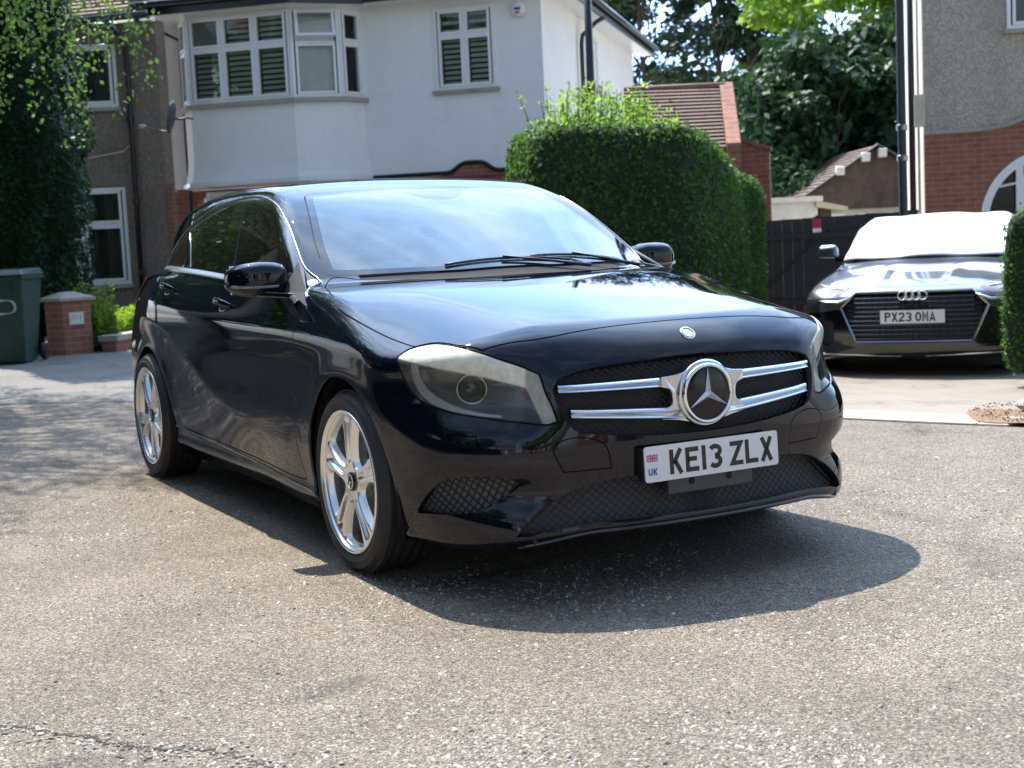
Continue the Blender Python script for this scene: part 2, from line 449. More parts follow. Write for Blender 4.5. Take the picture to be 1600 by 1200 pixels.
def cut(V, T, fun, proj, snap=.12):
    """insert the zero line of fun (values per vertex) into the mesh"""
    d = fun(V).copy(); dt = d[T]; act = (dt.min(1) < 0) & (dt.max(1) > 0)
    T0 = T[~act]; T = T[act]
    if len(T) == 0: return V, T0
    E = np.sort(np.concatenate([T[:, [0, 1]], T[:, [1, 2]], T[:, [2, 0]]]), 1)
    U, inv = np.unique(E, axis=0, return_inverse=True); inv = inv.ravel()
    te = inv.reshape(3, len(T)).T
    da, db = d[U[:, 0]], d[U[:, 1]]
    cr = (da*db < 0)
    t = da/(da-db+1e-20)
    # snap: vertices very near the line move onto it
    V = V.copy()
    for side in (0, 1):
        tt = t if side == 0 else 1-t
        k = cr & (tt < snap)
        v = U[k, side]
        if len(v):
            V[v] = V[U[k, 0]]+t[k, None]*(V[U[k, 1]]-V[U[k, 0]])
            V[v] = proj(V[v]); d[v] = 0
            da, db = d[U[:, 0]], d[U[:, 1]]; cr = (da*db < 0)
            t = da/(da-db+1e-20)
    mid = np.full(len(U), -1); mid[cr] = len(V)+np.arange(cr.sum())
    NV = proj(V[U[cr, 0]]+t[cr, None]*(V[U[cr, 1]]-V[U[cr, 0]]))
    V = np.concatenate([V, NV])
    return V, np.concatenate([T0, split_by(T, te, cr, mid)])
def compact(V, T, *extra):
    u, inv = np.unique(T, return_inverse=True)
    return (V[u], inv.reshape(T.shape))+tuple(e[u] for e in extra)
def boundary(T):
    E = np.concatenate([T[:, [0, 1]], T[:, [1, 2]], T[:, [2, 0]]])
    K = np.sort(E, 1); _, inv, cnt = np.unique(K, axis=0, return_inverse=True, return_counts=True)
    return E[cnt[inv.ravel()] == 1]
def lip(V, T, N, depth, keep=None, taper=0.0):
    """fold every open edge inwards (away from N) by depth; returns V,T,N"""
    B = boundary(T)
    if keep is not None: B = B[keep(V[B].mean(1))]
    if len(B) == 0: return V, T, N
    u, inv = np.unique(B, return_inverse=True); inv = inv.reshape(B.shape)
    # duplicate rim for a crisp edge
    # outward-in-surface direction of each rim vertex, for the edge normal
    side = np.zeros((len(u), 3)); t = V[B[:, 1]]-V[B[:, 0]]
    o = np.cross(t, N[B[:, 0]]); o /= np.linalg.norm(o, axis=1)[:, None]+1e-12
    for k in (0, 1): np.add.at(side, inv[:, k], o)
    side /= np.linalg.norm(side, axis=1)[:, None]+1e-12
    n0 = len(V); m = len(u)
    R1 = V[u]; R2 = V[u]-N[u]*depth+side*taper
    V2 = np.concatenate([V, R1, R2])
    N2 = np.concatenate([N, side*.8+N[u]*.6, side])
    a = inv[:, 0]+n0; b = inv[:, 1]+n0
    T2 = np.concatenate([T, np.stack([b, a, a+m], 1), np.stack([b, a+m, b+m], 1)])
    return V2, T2, N2
# ---------------------------------------------------------------- materials used by the cars
paint('paint_black', (.0028, .0045, .0105), rough=.30, metal=.0)
simple('black_plastic', (.012, .012, .013), .45, bump=.15, bs=300)
simple('gloss_black', (.004, .004, .005), .10, coat=1)
simple('grey_plastic', (.06, .06, .068), .5, bump=.1, bs=400)
simple('frit', (.006, .0065, .008), .03, ior=1.45)
simple('chrome', (.86, .87, .88), .07, 1, var=.03)
simple('satin_chrome', (.66, .68, .71), .16, 1, var=.03)
simple('dark_chrome', (.30, .30, .31), .22, 1, var=.03)
simple('alloy', (.86, .86, .85), .27, .9, var=.04, coat=.3)
simple('disc', (.22, .21, .20), .35, .9)
simple('rubber_matt', (.008, .008, .008), .9); simple('hole', (.004, .004, .004), .8)
simple('tail_red', (.35, .01, .008), .08, coat=1)
simple('badge_black', (.003, .003, .004), .12, spec=.3)
simple('badge_silver', (.75, .77, .80), .2, .8); simple('badge_blue', (.05, .09, .22), .2, coat=1)
simple('plate_white', (.80, .80, .81), .32, coat=.5, var=.02); simple('plate_black', (.012, .012, .014), .35, var=.02)
simple('flag_blue', (.02, .05, .36), .35, var=.02); simple('flag_red', (.62, .02, .04), .35, var=.02)
simple('grille_back', (.022, .022, .026), .5, bump=.4, bs=80); simple('intake_back', (.075, .076, .085), .45, bump=.5, bs=60)
simple('fog_back', (.13, .135, .155), .38, bump=.35, bs=130); simple('mesh_wire', (.005, .005, .006), .4)
simple('lamp_grey', (.16, .163, .175), .3, .4, bump=.1, bs=40)
simple('drl', (.88, .90, .93), .2, .0, coat=1); simple('projector', (.05, .052, .055), .03, .3, coat=1, ior=1.8)
simple('belt_chrome', (.92, .92, .92), .22, 1, var=.02); simple('dash', (.30, .36, .36), .5, bump=.2, bs=200); simple('seat', (.02, .02, .022), .7, bump=.3, bs=200)
simple('mirror', (.9, .9, .9), .02, 1)
def m_tyre():
    n = NT('tyre'); n.col(n.ramp(n.noise(9, 5), [(.3, (.012, .012, .013)), (.75, (.030, .029, .028))])); n.set(Roughness=.62)
    w = n.n('TexWave'); w.wave_type = 'BANDS'; w.bands_direction = 'DIAGONAL'; w.inputs['Scale'].default_value = 40; w.inputs['Distortion'].default_value = 1.5
    n.l(n.coord(), w.inputs['Vector']); n.bump(w.outputs['Fac'], .12, .004); MATS['tyre'] = n.m
m_tyre()
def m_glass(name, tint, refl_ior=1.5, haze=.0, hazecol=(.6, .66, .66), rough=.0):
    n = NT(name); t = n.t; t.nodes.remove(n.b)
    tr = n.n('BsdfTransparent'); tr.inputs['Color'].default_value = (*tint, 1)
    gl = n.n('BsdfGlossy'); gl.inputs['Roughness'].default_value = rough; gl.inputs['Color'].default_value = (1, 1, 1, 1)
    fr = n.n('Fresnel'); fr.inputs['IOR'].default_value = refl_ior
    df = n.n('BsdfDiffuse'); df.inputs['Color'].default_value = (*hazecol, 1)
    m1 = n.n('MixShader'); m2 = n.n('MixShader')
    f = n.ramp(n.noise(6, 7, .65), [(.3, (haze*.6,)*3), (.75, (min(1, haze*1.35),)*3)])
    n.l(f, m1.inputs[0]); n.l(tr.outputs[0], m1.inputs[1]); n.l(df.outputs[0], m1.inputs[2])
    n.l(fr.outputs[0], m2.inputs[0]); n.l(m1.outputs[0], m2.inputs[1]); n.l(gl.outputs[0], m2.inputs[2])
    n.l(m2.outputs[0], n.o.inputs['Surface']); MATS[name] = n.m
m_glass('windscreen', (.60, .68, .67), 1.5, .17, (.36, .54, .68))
m_glass('side_glass', (.06, .075, .07), 1.75, .012)
def m_lens():
    n = NT('lens'); t = n.t; t.nodes.remove(n.b)
    tr = n.n('BsdfTransparent'); tr.inputs['Color'].default_value = (.80, .81, .80, 1)
    gl = n.n('BsdfGlossy'); gl.inputs['Roughness'].default_value = .05
    df = n.n('BsdfDiffuse'); df.inputs['Color'].default_value = (.97, .955, .80, 1)
    tl = n.n('BsdfTranslucent'); tl.inputs['Color'].default_value = (.72, .72, .62, 1)
    fr = n.n('Fresnel'); fr.inputs['IOR'].default_value = 1.5
    # weathered (oxidised) polycarbonate along the upper shoulder, coloured paler to read sunlit; clear below
    tc_ = n.n('TexCoord'); sx = n.n('SeparateXYZ'); n.l(tc_.outputs['Object'], sx.inputs[0])
    a_ = n.math('MULTIPLY', n.math('SUBTRACT', n.math('ABSOLUTE', sx.outputs['Y']), sx.outputs['X']), .7071)
    thr = n.math('ADD', n.math('ADD', .693, n.math('MULTIPLY', n.math('MAXIMUM', a_, 0.0), .205)), n.math('MULTIPLY', n.math('MINIMUM', a_, 0.0), .28))
    thr = n.math('ADD', thr, n.math('MULTIPLY', n.math('MINIMUM', n.math('ADD', a_, .107), 0.0), 1.79))
    h_ = n.math('SUBTRACT', sx.outputs['Z'], thr)
    h_ = n.math('ADD', h_, n.math('MULTIPLY', n.math('SUBTRACT', n.noise(9, 5, .6), .5), .008))
    up = n.ramp(n.math('ADD', n.math('MULTIPLY', h_, 10), .5), [(.38, (.045,)*3), (.47, (.12,)*3), (.53, (.80,)*3), (.80, (.95,)*3)])
    dirt = n.ramp(n.noise(30, 8, .7), [(.3, (.75,)*3), (.7, (1.2,)*3)])
    strip = n.ramp(n.math('ADD', n.math('MULTIPLY', a_, 8.0), 1.5), [(.30, (.34,)*3), (.62, (.40,)*3), (.70, (1, 1, 1))])
    f = n.math('MULTIPLY', n.math('MULTIPLY', up, dirt), strip)
    a = n.n('MixShader'); n.l(df.outputs[0], a.inputs[1]); n.l(tl.outputs[0], a.inputs[2]); a.inputs[0].default_value = .12
    m1 = n.n('MixShader'); m2 = n.n('MixShader')
    n.l(f, m1.inputs[0]); n.l(tr.outputs[0], m1.inputs[1]); n.l(a.outputs[0], m1.inputs[2])
    n.l(fr.outputs[0], m2.inputs[0]); n.l(m1.outputs[0], m2.inputs[1]); n.l(gl.outputs[0], m2.inputs[2])
    n.l(m2.outputs[0], n.o.inputs['Surface']); MATS['lens'] = n.m
m_lens()
m_glass('lens_clear', (.8, .8, .8), 1.5, .25, (.8, .8, .8))
simple('star_metal', (.80, .81, .83), .35, .7, var=.03)
# ================================================================ ground materials
def m_asphalt():
    n = NT('asphalt'); v = n.coord(out='Object')
    big = n.noise(.55, 5, .6, v); mid = n.noise(3.2, 6, .6, v)
    vo = n.n('TexVoronoi'); vo.inputs['Scale'].default_value = 150; n.l(v, vo.inputs['Vector'])
    vr = n.n('TexVoronoi'); vr.inputs['Scale'].default_value = 46; vr.inputs['Randomness'].default_value = 1; n.l(v, vr.inputs['Vector'])
    base = n.ramp(big, [(.3, (0.265, 0.213, 0.158)), (.7, (0.352, 0.288, 0.217))])
    base = n.mix(base, n.ramp(mid, [(.3, (0.174, 0.143, 0.107)), (.7, (0.404, 0.333, 0.251))]), .38)
    sx = n.n('SeparateColor'); n.l(vo.outputs['Color'], sx.inputs[0])
    stone = n.ramp(sx.outputs[0], [(.0, (0.062, 0.052, 0.043)), (.35, (0.212, 0.169, 0.128)), (.7, (0.352, 0.293, 0.217)), (.92, (0.491, 0.415, 0.305)), (1, (0.614, 0.527, 0.399))])
    c = n.mix(base, stone, .55)
    # pale worn chippings here and there
    sy = n.n('SeparateColor'); n.l(vr.outputs['Color'], sy.inputs[0])
    chip = n.math('MULTIPLY', n.math('GREATER_THAN', sy.outputs[1], .90), n.math('LESS_THAN', vr.outputs['Distance'], .009*46*.9))
    c = n.mix(c, (0.491, 0.429, 0.319), n.math('MULTIPLY', chip, .8))
    # binder showing dark between stones
    gap = n.ramp(vo.outputs['Distance'], [(.0, (0, 0, 0)), (.55, (0, 0, 0)), (.85, (1, 1, 1))])
    c = n.mix(c, (.035, .032, .03), n.math('MULTIPLY', gap, .55))
    # cracks and worn patches
    cv = n.n('TexVoronoi'); cv.feature = 'DISTANCE_TO_EDGE'; cv.inputs['Scale'].default_value = .42
    wv = n.n('Mapping'); nn = n.n('TexNoise'); nn.inputs['Scale'].default_value = 2.4; nn.inputs['Detail'].default_value = 8; n.l(v, nn.inputs['Vector'])
    ad = n.n('VectorMath'); ad.operation = 'SCALE'; ad.inputs['Scale'].default_value = .55; n.l(nn.outputs['Color'], ad.inputs[0])
    a2 = n.n('VectorMath'); a2.operation = 'ADD'; n.l(v, a2.inputs[0]); n.l(ad.outputs[0], a2.inputs[1]); n.l(a2.outputs[0], cv.inputs['Vector'])
    ck = n.ramp(cv.outputs['Distance'], [(0, (1, 1, 1)), (.010, (.7, .7, .7)), (.03, (0, 0, 0))])
    ckm = n.math('MULTIPLY', ck, n.ramp(n.noise(.9, 4, .6, v), [(.50, (0, 0, 0)), (.62, (1, 1, 1))]))
    c = n.mix(c, (.05, .045, .04), n.math('MULTIPLY', ckm, .75))
    n.col(c); n.set(Roughness=.85)
    h = n.math('SUBTRACT', n.math('MULTIPLY', n.math('SUBTRACT', 1.0, vo.outputs['Distance']), n.math('ADD', sx.outputs[1], .45)), n.math('MULTIPLY', ckm, 2.2))
    b1 = n.bump(h, 1.0, .010)
    n.bump(n.math('MULTIPLY', n.noise(30, 8, .7, v), n.ramp(n.noise(1.3, 4, .6, v), [(.35, (.25,)*3), (.62, (1, 1, 1))])), .9, .035, b1); MATS['asphalt'] = n.m
m_asphalt()
def m_ground(name, c1, c2, sp=.25, bs=120, bd=.006, crack=.0, stain=.3):
    n = NT(name); v = n.coord()
    c = n.ramp(n.noise(.8, 6, .6, v), [(.3, c1), (.7, c2)])
    s = n.noise(bs, 3, .7, v); c = n.mix(c, n.ramp(s, [(.35, tuple(x*.45 for x in c1)), (.65, tuple(min(1, x*1.5) for x in c2))]), sp)
    c = n.mix(c, tuple(x*.45 for x in c1), n.math('MULTIPLY', n.ramp(n.noise(2.6, 7, .65, v), [(.52, (0, 0, 0)), (.68, (1, 1, 1))]), stain))
    h = s
    if crack:
        cv = n.n('TexVoronoi'); cv.feature = 'DISTANCE_TO_EDGE'; cv.inputs['Scale'].default_value = .8
        nn = n.n('TexNoise'); nn.inputs['Scale'].default_value = 3; nn.inputs['Detail'].default_value = 6; n.l(v, nn.inputs['Vector'])
        a2 = n.n('VectorMath'); a2.operation = 'ADD'; n.l(v, a2.inputs[0]); n.l(nn.outputs['Color'], a2.inputs[1]); n.l(a2.outputs[0], cv.inputs['Vector'])
        ck = n.ramp(cv.outputs['Distance'], [(0, (1, 1, 1)), (.02, (0, 0, 0))]); c = n.mix(c, (.04, .038, .035), n.math('MULTIPLY', ck, crack)); h = n.math('SUBTRACT', s, ck)
    n.col(c); n.set(Roughness=.9); n.bump(h, .7, bd); MATS[name] = n.m
m_ground('footway', (.125, .118, .105), (.185, .172, .152), crack=.8)
m_ground('driveway', (.20, .168, .13), (.27, .23, .18), stain=.35, crack=.35)
m_ground('kerbstone', (.38, .365, .31), (.50, .48, .41), stain=.3)
m_ground('soil', (.12, .075, .04), (.26, .16, .09), sp=.6, bs=60, bd=.02)
m_ground('concrete', (.30, .28, .24), (.42, .39, .33), bs=80)
m_ground('render_white', (.80, .81, .82), (.86, .865, .86), sp=.05, bs=40, bd=.004, stain=.10)
m_ground('render_cream', (.62, .61, .52), (.72, .70, .60), sp=.06, bs=40, bd=.004, stain=.12)
def m_pebble(name, c1, c2, c3, sc_=70):
    n = NT(name); v = n.coord(); vo = n.n('TexVoronoi'); vo.inputs['Scale'].default_value = sc_; n.l(v, vo.inputs['Vector'])
    s = n.n('SeparateColor'); n.l(vo.outputs['Color'], s.inputs[0])
    c = n.ramp(s.outputs[0], [(0, c1), (.5, c2), (.9, c3)]); c = n.mix(c, tuple(x*.6 for x in c1), n.math('MULTIPLY', n.ramp(n.noise(1.3, 6, .6, v), [(.45, (0, 0, 0)), (.75, (1, 1, 1))]), .5))
    n.col(c); n.set(Roughness=.9); n.bump(vo.outputs['Distance'], .8, .012); MATS[name] = n.m
m_pebble('pebble_brown', (.15, .118, .095), (.225, .18, .145), (.31, .255, .205), 60)
m_pebble('pebble_grey', (.32, .29, .24), (.42, .385, .32), (.52, .48, .41), 48)
def m_brick(name, c1, c2, mortar, scale=1.0):
    n = NT(name); tc_ = n.n('TexCoord'); so_ = n.n('SeparateXYZ'); sn = n.n('SeparateXYZ'); n.l(tc_.outputs['Object'], so_.inputs[0]); n.l(tc_.outputs['Normal'], sn.inputs[0])
    k = n.math('GREATER_THAN', n.math('ABSOLUTE', sn.outputs['X']), n.math('ABSOLUTE', sn.outputs['Y']))
    u = n.math('ADD', n.math('MULTIPLY', so_.outputs['Y'], k), n.math('MULTIPLY', so_.outputs['X'], n.math('SUBTRACT', 1.0, k)))
    cb = n.n('CombineXYZ'); n.l(u, cb.inputs[0]); n.l(so_.outputs['Z'], cb.inputs[1]); v = cb.outputs[0]
    b = n.n('TexBrick'); b.inputs['Scale'].default_value = scale; b.inputs['Brick Width'].default_value = .225; b.inputs['Row Height'].default_value = .075
    b.inputs['Mortar Size'].default_value = .006; b.inputs['Mortar Smooth'].default_value = .3; b.inputs['Bias'].default_value = -.2
    b.inputs['Color1'].default_value = (*c1, 1); b.inputs['Color2'].default_value = (*c2, 1); b.inputs['Mortar'].default_value = (*mortar, 1); n.l(v, b.inputs['Vector'])
    c = n.mix(b.outputs['Color'], n.ramp(n.noise(5, 8, .7), [(.3, (.05, .03, .025)), (.7, (.45, .22, .15))]), .28)
    n.col(c); n.set(Roughness=.88); n.bump(n.math('SUBTRACT', 1.0, b.outputs['Fac']), .5, .008); MATS[name] = n.m
m_brick('brick_red', (.30, .10, .06), (.20, .07, .045), (.30, .26, .21))
m_brick('brick_pier', (.36, .14, .09), (.22, .085, .06), (.36, .31, .25))
def m_tile(name, c1, c2):
    n = NT(name); v = n.coord(); b = n.n('TexBrick'); b.inputs['Scale'].default_value = 1; b.inputs['Brick Width'].default_value = .17; b.inputs['Row Height'].default_value = .11; b.inputs['Mortar Size'].default_value = .004
    b.inputs['Color1'].default_value = (*c1, 1); b.inputs['Color2'].default_value = (*c2, 1); b.inputs['Mortar'].default_value = (.03, .02, .018, 1); n.l(v, b.inputs['Vector'])
    n.col(n.mix(b.outputs['Color'], n.ramp(n.noise(2.5, 7, .7), [(.3, (.07, .05, .04)), (.7, (.33, .22, .17))]), .4)); n.set(Roughness=.85); MATS[name] = n.m
m_tile('roof_tile', (.22, .12, .085), (.15, .085, .065)); m_tile('roof_old', (.17, .105, .08), (.12, .078, .062)); m_tile('roof_brown', (.075, .044, .038), (.06, .036, .031))
simple('upvc', (.78, .79, .80), .28, coat=.3, var=.03); simple('black_gloss_paint', (.012, .013, .016), .3, bump=.1)
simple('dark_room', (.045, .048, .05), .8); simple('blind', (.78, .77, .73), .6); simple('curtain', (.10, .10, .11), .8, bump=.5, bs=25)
m_glass('window_glass', (.85, .88, .86), 1.4, .0)
simple('fence_black', (.012, .012, .016), .55, bump=.4, bs=30, var=.4); simple('dish_grey', (.06, .062, .068), .5)
simple('bin_green', (.012, .055, .045), .42, bump=.2, bs=50, var=.25); simple('chalk', (.45, .50, .48), .8); simple('rubber', (.015, .015, .015), .7)
simple('white_paint', (.72, .72, .70), .4); simple('red_paint', (.45, .02, .03), .4); simple('cream_wall', (.55, .50, .38), .8, bump=.2, bs=60)
simple('bark', (.10, .075, .055), .9, bump=.8, bs=25, var=.4); simple('birch_bark', (.42, .40, .36), .8, bump=.6, bs=12, var=.5)
def m_leaf(name, c1, c2, tr=(.25, .40, .05), k=.35, scale=1.2, rough=.5):
    n = NT(name); ge = n.n('NewGeometry')
    nz_ = n.n('TexNoise'); nz_.inputs['Scale'].default_value = scale; nz_.inputs['Detail'].default_value = 5; n.l(ge.outputs['Position'], nz_.inputs['Vector'])
    rnd = n.math('ADD', n.math('MULTIPLY', ge.outputs['Random Per Island'], .55), n.math('MULTIPLY', nz_.outputs['Fac'], .6))
    c = n.ramp(rnd, [(.25, c1), (.8, c2)]); n.col(c); n.set(Roughness=rough); n.b.inputs['Specular IOR Level'].default_value = .18
    t = n.n('BsdfTranslucent'); tc = n.mix(c, tr, .7); n.l(tc, t.inputs['Color']); m = n.n('MixShader'); m.inputs[0].default_value = k
    n.l(n.b.outputs[0], m.inputs[1]); n.l(t.outputs[0], m.inputs[2]); n.l(m.outputs[0], n.o.inputs['Surface']); MATS[name] = n.m
m_leaf('leaf_hedge', (.012, .045, .012), (.045, .125, .028), (.18, .36, .04), .30, 2.5)
m_leaf('leaf_conifer', (.006, .022, .011), (.020, .058, .022), (.06, .18, .03), .22, 2.0)
m_leaf('leaf_birch', (.025, .075, .020), (.09, .20, .045), (.26, .42, .08), .30, 1.5)
m_leaf('leaf_lime', (.085, .21, .025), (.20, .38, .055), (.42, .62, .08), .45, 2.0)
m_leaf('leaf_dark', (.010, .028, .016), (.034, .078, .034), (.06, .14, .03), .20, .5)
m_leaf('leaf_pine', (.012, .028, .018), (.035, .065, .035), (.08, .14, .04), .20, .6)
m_leaf('leaf_acacia', (.07, .16, .03), (.20, .36, .06), (.42, .60, .08), .45, .6)
m_leaf('leaf_grass', (.10, .22, .02), (.30, .48, .05), (.5, .7, .05), .4, 3)

# ---------------------------------------------------------------- ground sheets
ROAD_EDGE = [(-60, -52), (-22, -16.5), (-11, -4.9), (-7.53, -.92), (-6.72, -.05), (-5.6, .95), (-4.2, 1.85), (-2.9, 2.42), (-1.72, 2.88), (-.94, 3.20), (0.4, 3.9), (3.0, 5.6), (8, 9.5), (60, 52)]
def gz(x, y): return -.17*sstep(3.3, 5.6, np.asarray(y, float))
def sheet(name, mat, outline, z, h=1.2, rough=0):
    """flat-ish sheet that follows the lie of the land; outline is a simple polygon"""
    bm = bmesh.new(); vs = [bm.verts.new((x, y, 0)) for x, y in outline]; bm.faces.new(vs)
    xs = [p[0] for p in outline]; ys = [p[1] for p in outline]
    for lo, hi, ax in ((min(xs), max(xs), 0), (min(ys), max(ys), 1)):
        lo2, hi2 = max(lo, -30), min(hi, 20)
        for k in np.arange(lo2, hi2, h):
            co = [0, 0, 0]; no = [0, 0, 0]; co[ax] = float(k)+.013; no[ax] = 1
            bmesh.ops.bisect_plane(bm, geom=bm.verts[:]+bm.edges[:]+bm.faces[:], plane_co=co, plane_no=no)
    for v in bm.verts: v.co.z = z+float(gz(v.co.x, v.co.y))
    for f in bm.faces:
        f.smooth = True
        if f.normal.z < 0: f.normal_flip()
    me = bpy.data.meshes.new(name); bm.to_mesh(me); bm.free(); me.materials.append(mat)
    o = bpy.data.objects.new(name, me); col.objects.link(o); o['kind'] = 'structure'; return o
edge_s = spl(ROAD_EDGE, closed=False, n=6)
sheet('road', MATS['asphalt'], [(60, 52)]+[(120, 60), (120, -120), (-90, -120), (-90, -75)]+[(-60, -52)]+edge_s[1:-1].tolist(), 0.0)
sheet('ground', MATS['concrete'], [(-150, -200), (250, -200), (250, 250), (-150, 250)], -.02, 4.0)
inner = [tuple(p) for p in edge_s]
def offset_line(L, d):
    L = np.asarray(L); t = np.gradient(L, axis=0); t /= np.linalg.norm(t, axis=1)[:, None]; return L+np.stack([-t[:, 1], t[:, 0]], 1)*d
e_in = offset_line(edge_s, .005); e_far = offset_line(edge_s, 9.0)
kL = [i for i, p in enumerate(edge_s) if p[0] <= -4.6]; kR = [i for i, p in enumerate(edge_s) if p[0] >= -4.6]
# pavement on the left, drive on the right: both reach to the house fronts
sheet('pavement', MATS['footway'], e_in[kL[0]:kL[-1]+1].tolist()+[(-10.2, 8.5), (-70, -30)], .004)
sheet('driveway', MATS['driveway'], e_in[kR[0]-1:kR[-1]+1].tolist()+[(40, 70), (-12, 40), (-30, 20), (-10.2, 8.5)], .004)
sheet('pavement', MATS['footway'], [(16.0, 14.0), (15.2, 4.0), (15.0, -3.0), (12.0, -5.6), (6.0, -6.1), (-4, -6.0), (-8.0, -6.1), (-11.5, -9.6), (-30, -29), (-30, -110), (110, -110), (110, 45), (52, 40)], .006)
# ================================================================ houses
def wall_boxes(mb, x0, x1, z0, z1, y0, y1, holes):
    xs = sorted({x0, x1}|{v for h in holes for v in h[:2]}); zs = sorted({z0, z1}|{v for h in holes for v in h[2:]})
    for a, b in zip(xs, xs[1:]):
        run = None
        for c, d in zip(zs, zs[1:]):
            hole = any(h[0]-1e-6 <= a and b <= h[1]+1e-6 and h[2]-1e-6 <= c and d <= h[3]+1e-6 for h in holes)
            if hole:
                if run: mb.box(a, b, y0, y1, run[0], run[1]); run = None
            else: run = (run[0], d) if run else (c, d)
        if run: mb.box(a, b, y0, y1, run[0], run[1])
    return mb
def window(parent, org, rz, w, h, cols=(1,), split=None, kind='dark', sill=True, fw=.055, open_top=None, lead=None, slats=0, label=None):
    """white casement window: frame mesh with panes, blinds and sill as its children; local x along the wall, y into it"""
    mb = MB(); y0, y1 = -.02, .07
    mb.box(0, fw, y0, y1, 0, h).box(w-fw, w, y0, y1, 0, h).box(fw, w-fw, y0, y1, 0, fw).box(fw, w-fw, y0, y1, h-fw, h)
    tot = sum(cols); xs = [fw]; 
    for c in cols: xs.append(xs[-1]+(w-2*fw)*c/tot)
    rows = [(fw, h-fw)] if not split else [(fw, split*h), (split*h, h-fw)]
    for x in xs[1:-1]: mb.box(x-.022, x+.022, y0+.002, y1-.002, fw, h-fw)
    if split:
        for a, b in zip(xs, xs[1:]): mb.box(a+.022, b-.022, y0+.001, y1-.003, split*h-.022, split*h+.022)
    panes = []
    for ci, (a, b) in enumerate(zip(xs, xs[1:])):
        for ri, (c, d) in enumerate(rows):
            a2, b2, c2, d2 = a+.022, b-.022, c+(.022 if ri else 0), d-(.022 if split and ri == 0 else 0)
            s = .042
            if open_top == (ci, ri): panes.append((a2, b2, c2, d2, True)); continue
            mb.box(a2, a2+s, y0-.012, y1-.02, c2, d2).box(b2-s, b2, y0-.012, y1-.02, c2, d2).box(a2+s, b2-s, y0-.012, y1-.02, c2, c2+s).box(a2+s, b2-s, y0-.012, y1-.02, d2-s, d2)
            panes.append((a2+s, b2-s, c2+s, d2-s, False))
    fr = mb.build('window', MATS['upvc'], parent, bevel=.004, seg=1)
    fr.location = org; fr.rotation_euler = (0, 0, rz)
    gl = MB()
    for a, b, c, d, op in panes:
        if not op: gl.box(a-.004, b+.004, .018, .024, c-.004, d+.004)
    gl.build('window_pane', MATS['window_glass'], fr)
    for a, b, c, d, op in panes:
        if op:      # top-hung light swung outwards
            m2 = MB(); s = .05; hh = d-c; ww = b-a
            for X0, X1, Z0, Z1 in ((0, s, -hh, 0), (ww-s, ww, -hh, 0), (s, ww-s, -hh, -hh+s), (s, ww-s, -s, 0)): m2.box(X0, X1, -.05, 0, Z0, Z1)
            oo = m2.build('open_light', MATS['upvc'], fr, bevel=.004, seg=1); oo.location = (a, -.02, d); oo.rotation_euler = (R(-22), 0, 0)
            g2 = MB().box(s-.004, ww-s+.004, -.028, -.022, -hh+s-.004, -s+.004)
            o2 = g2.build('window_pane', MATS['window_glass'], fr); o2.location = (a, -.02, d); o2.rotation_euler = (R(-22), 0, 0)
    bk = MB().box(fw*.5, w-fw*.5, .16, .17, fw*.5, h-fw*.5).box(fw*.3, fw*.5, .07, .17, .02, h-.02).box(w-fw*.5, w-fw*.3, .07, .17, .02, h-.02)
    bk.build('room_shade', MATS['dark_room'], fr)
    if kind == 'blind':
        sb = MB()
        for a, b, c, d, op in panes:
            k = int((d-c)/.075)
            for i in range(k):
                z = c+.02+i*(d-c-.03)/max(1, k-1)
                sb.hexa([(a+.01, .080, z-.026), (b-.01, .080, z-.026), (b-.01, .112, z+.022), (a+.01, .112, z+.022), (a+.01, .076, z-.020), (b-.01, .076, z-.020), (b-.01, .108, z+.028), (a+.01, .108, z+.028)])
        sb.build('slatted_blind', MATS['blind'], fr)
    if kind == 'white':
        sb = MB()
        for a, b, c, d, op in panes: sb.box(a, b, .09, .10, c, d)
        sb.build('roller_blind', MATS['blind'], fr)
    if kind == 'curtain':
        cb = MB(); V = []; F = []; n = 40
        for i in range(n+1):
            x = fw+(w-2*fw)*i/n; y = .11+.018*math.sin(i*1.9)+.01*math.sin(i*.7)
            V += [(x, y, fw*.6), (x, y, h-fw*.6)]
        for i in range(n):
            if .30 < i/n < .48 and kind == 'curtain' and w > .7: continue
            F.append((2*i, 2*i+2, 2*i+3, 2*i+1))
        cb.add(V, F).build('curtain', MATS['curtain'], fr, smooth=True, fix=False)
    if lead:
        a, b, c, d, op = panes[lead-1]; lb = MB(); st = .085
        for sg in (1, -1):
            for k in np.arange(-2, 2, st):
                p = [(a, (k+0)), (b, (k+sg*(b-a)*1.35))]
                (xa, za), (xb, zb) = p; za += (c+d)/2; zb += (c+d)/2
                pts = []
                for t in np.linspace(0, 1, 25):
                    x = xa+(xb-xa)*t; z = za+(zb-za)*t
                    if c <= z <= d: pts.append((x, .012, z))
                if len(pts) > 1: lb.tube([pts[0], pts[-1]], .004, 4)
        lb.build('leaded_lattice', MATS['black_plastic'], fr)
        MB().box(a, b, .05, .06, c, d).build('pale_curtain', MATS['blind'], fr)  # pale panel close behind the leaded pane, in the blind material
    if sill: MB().box(-.05, w+.05, -.07, .05, -.06, -.001).build('window_sill', MATS['concrete'], fr, bevel=.006, seg=1)
    return fr
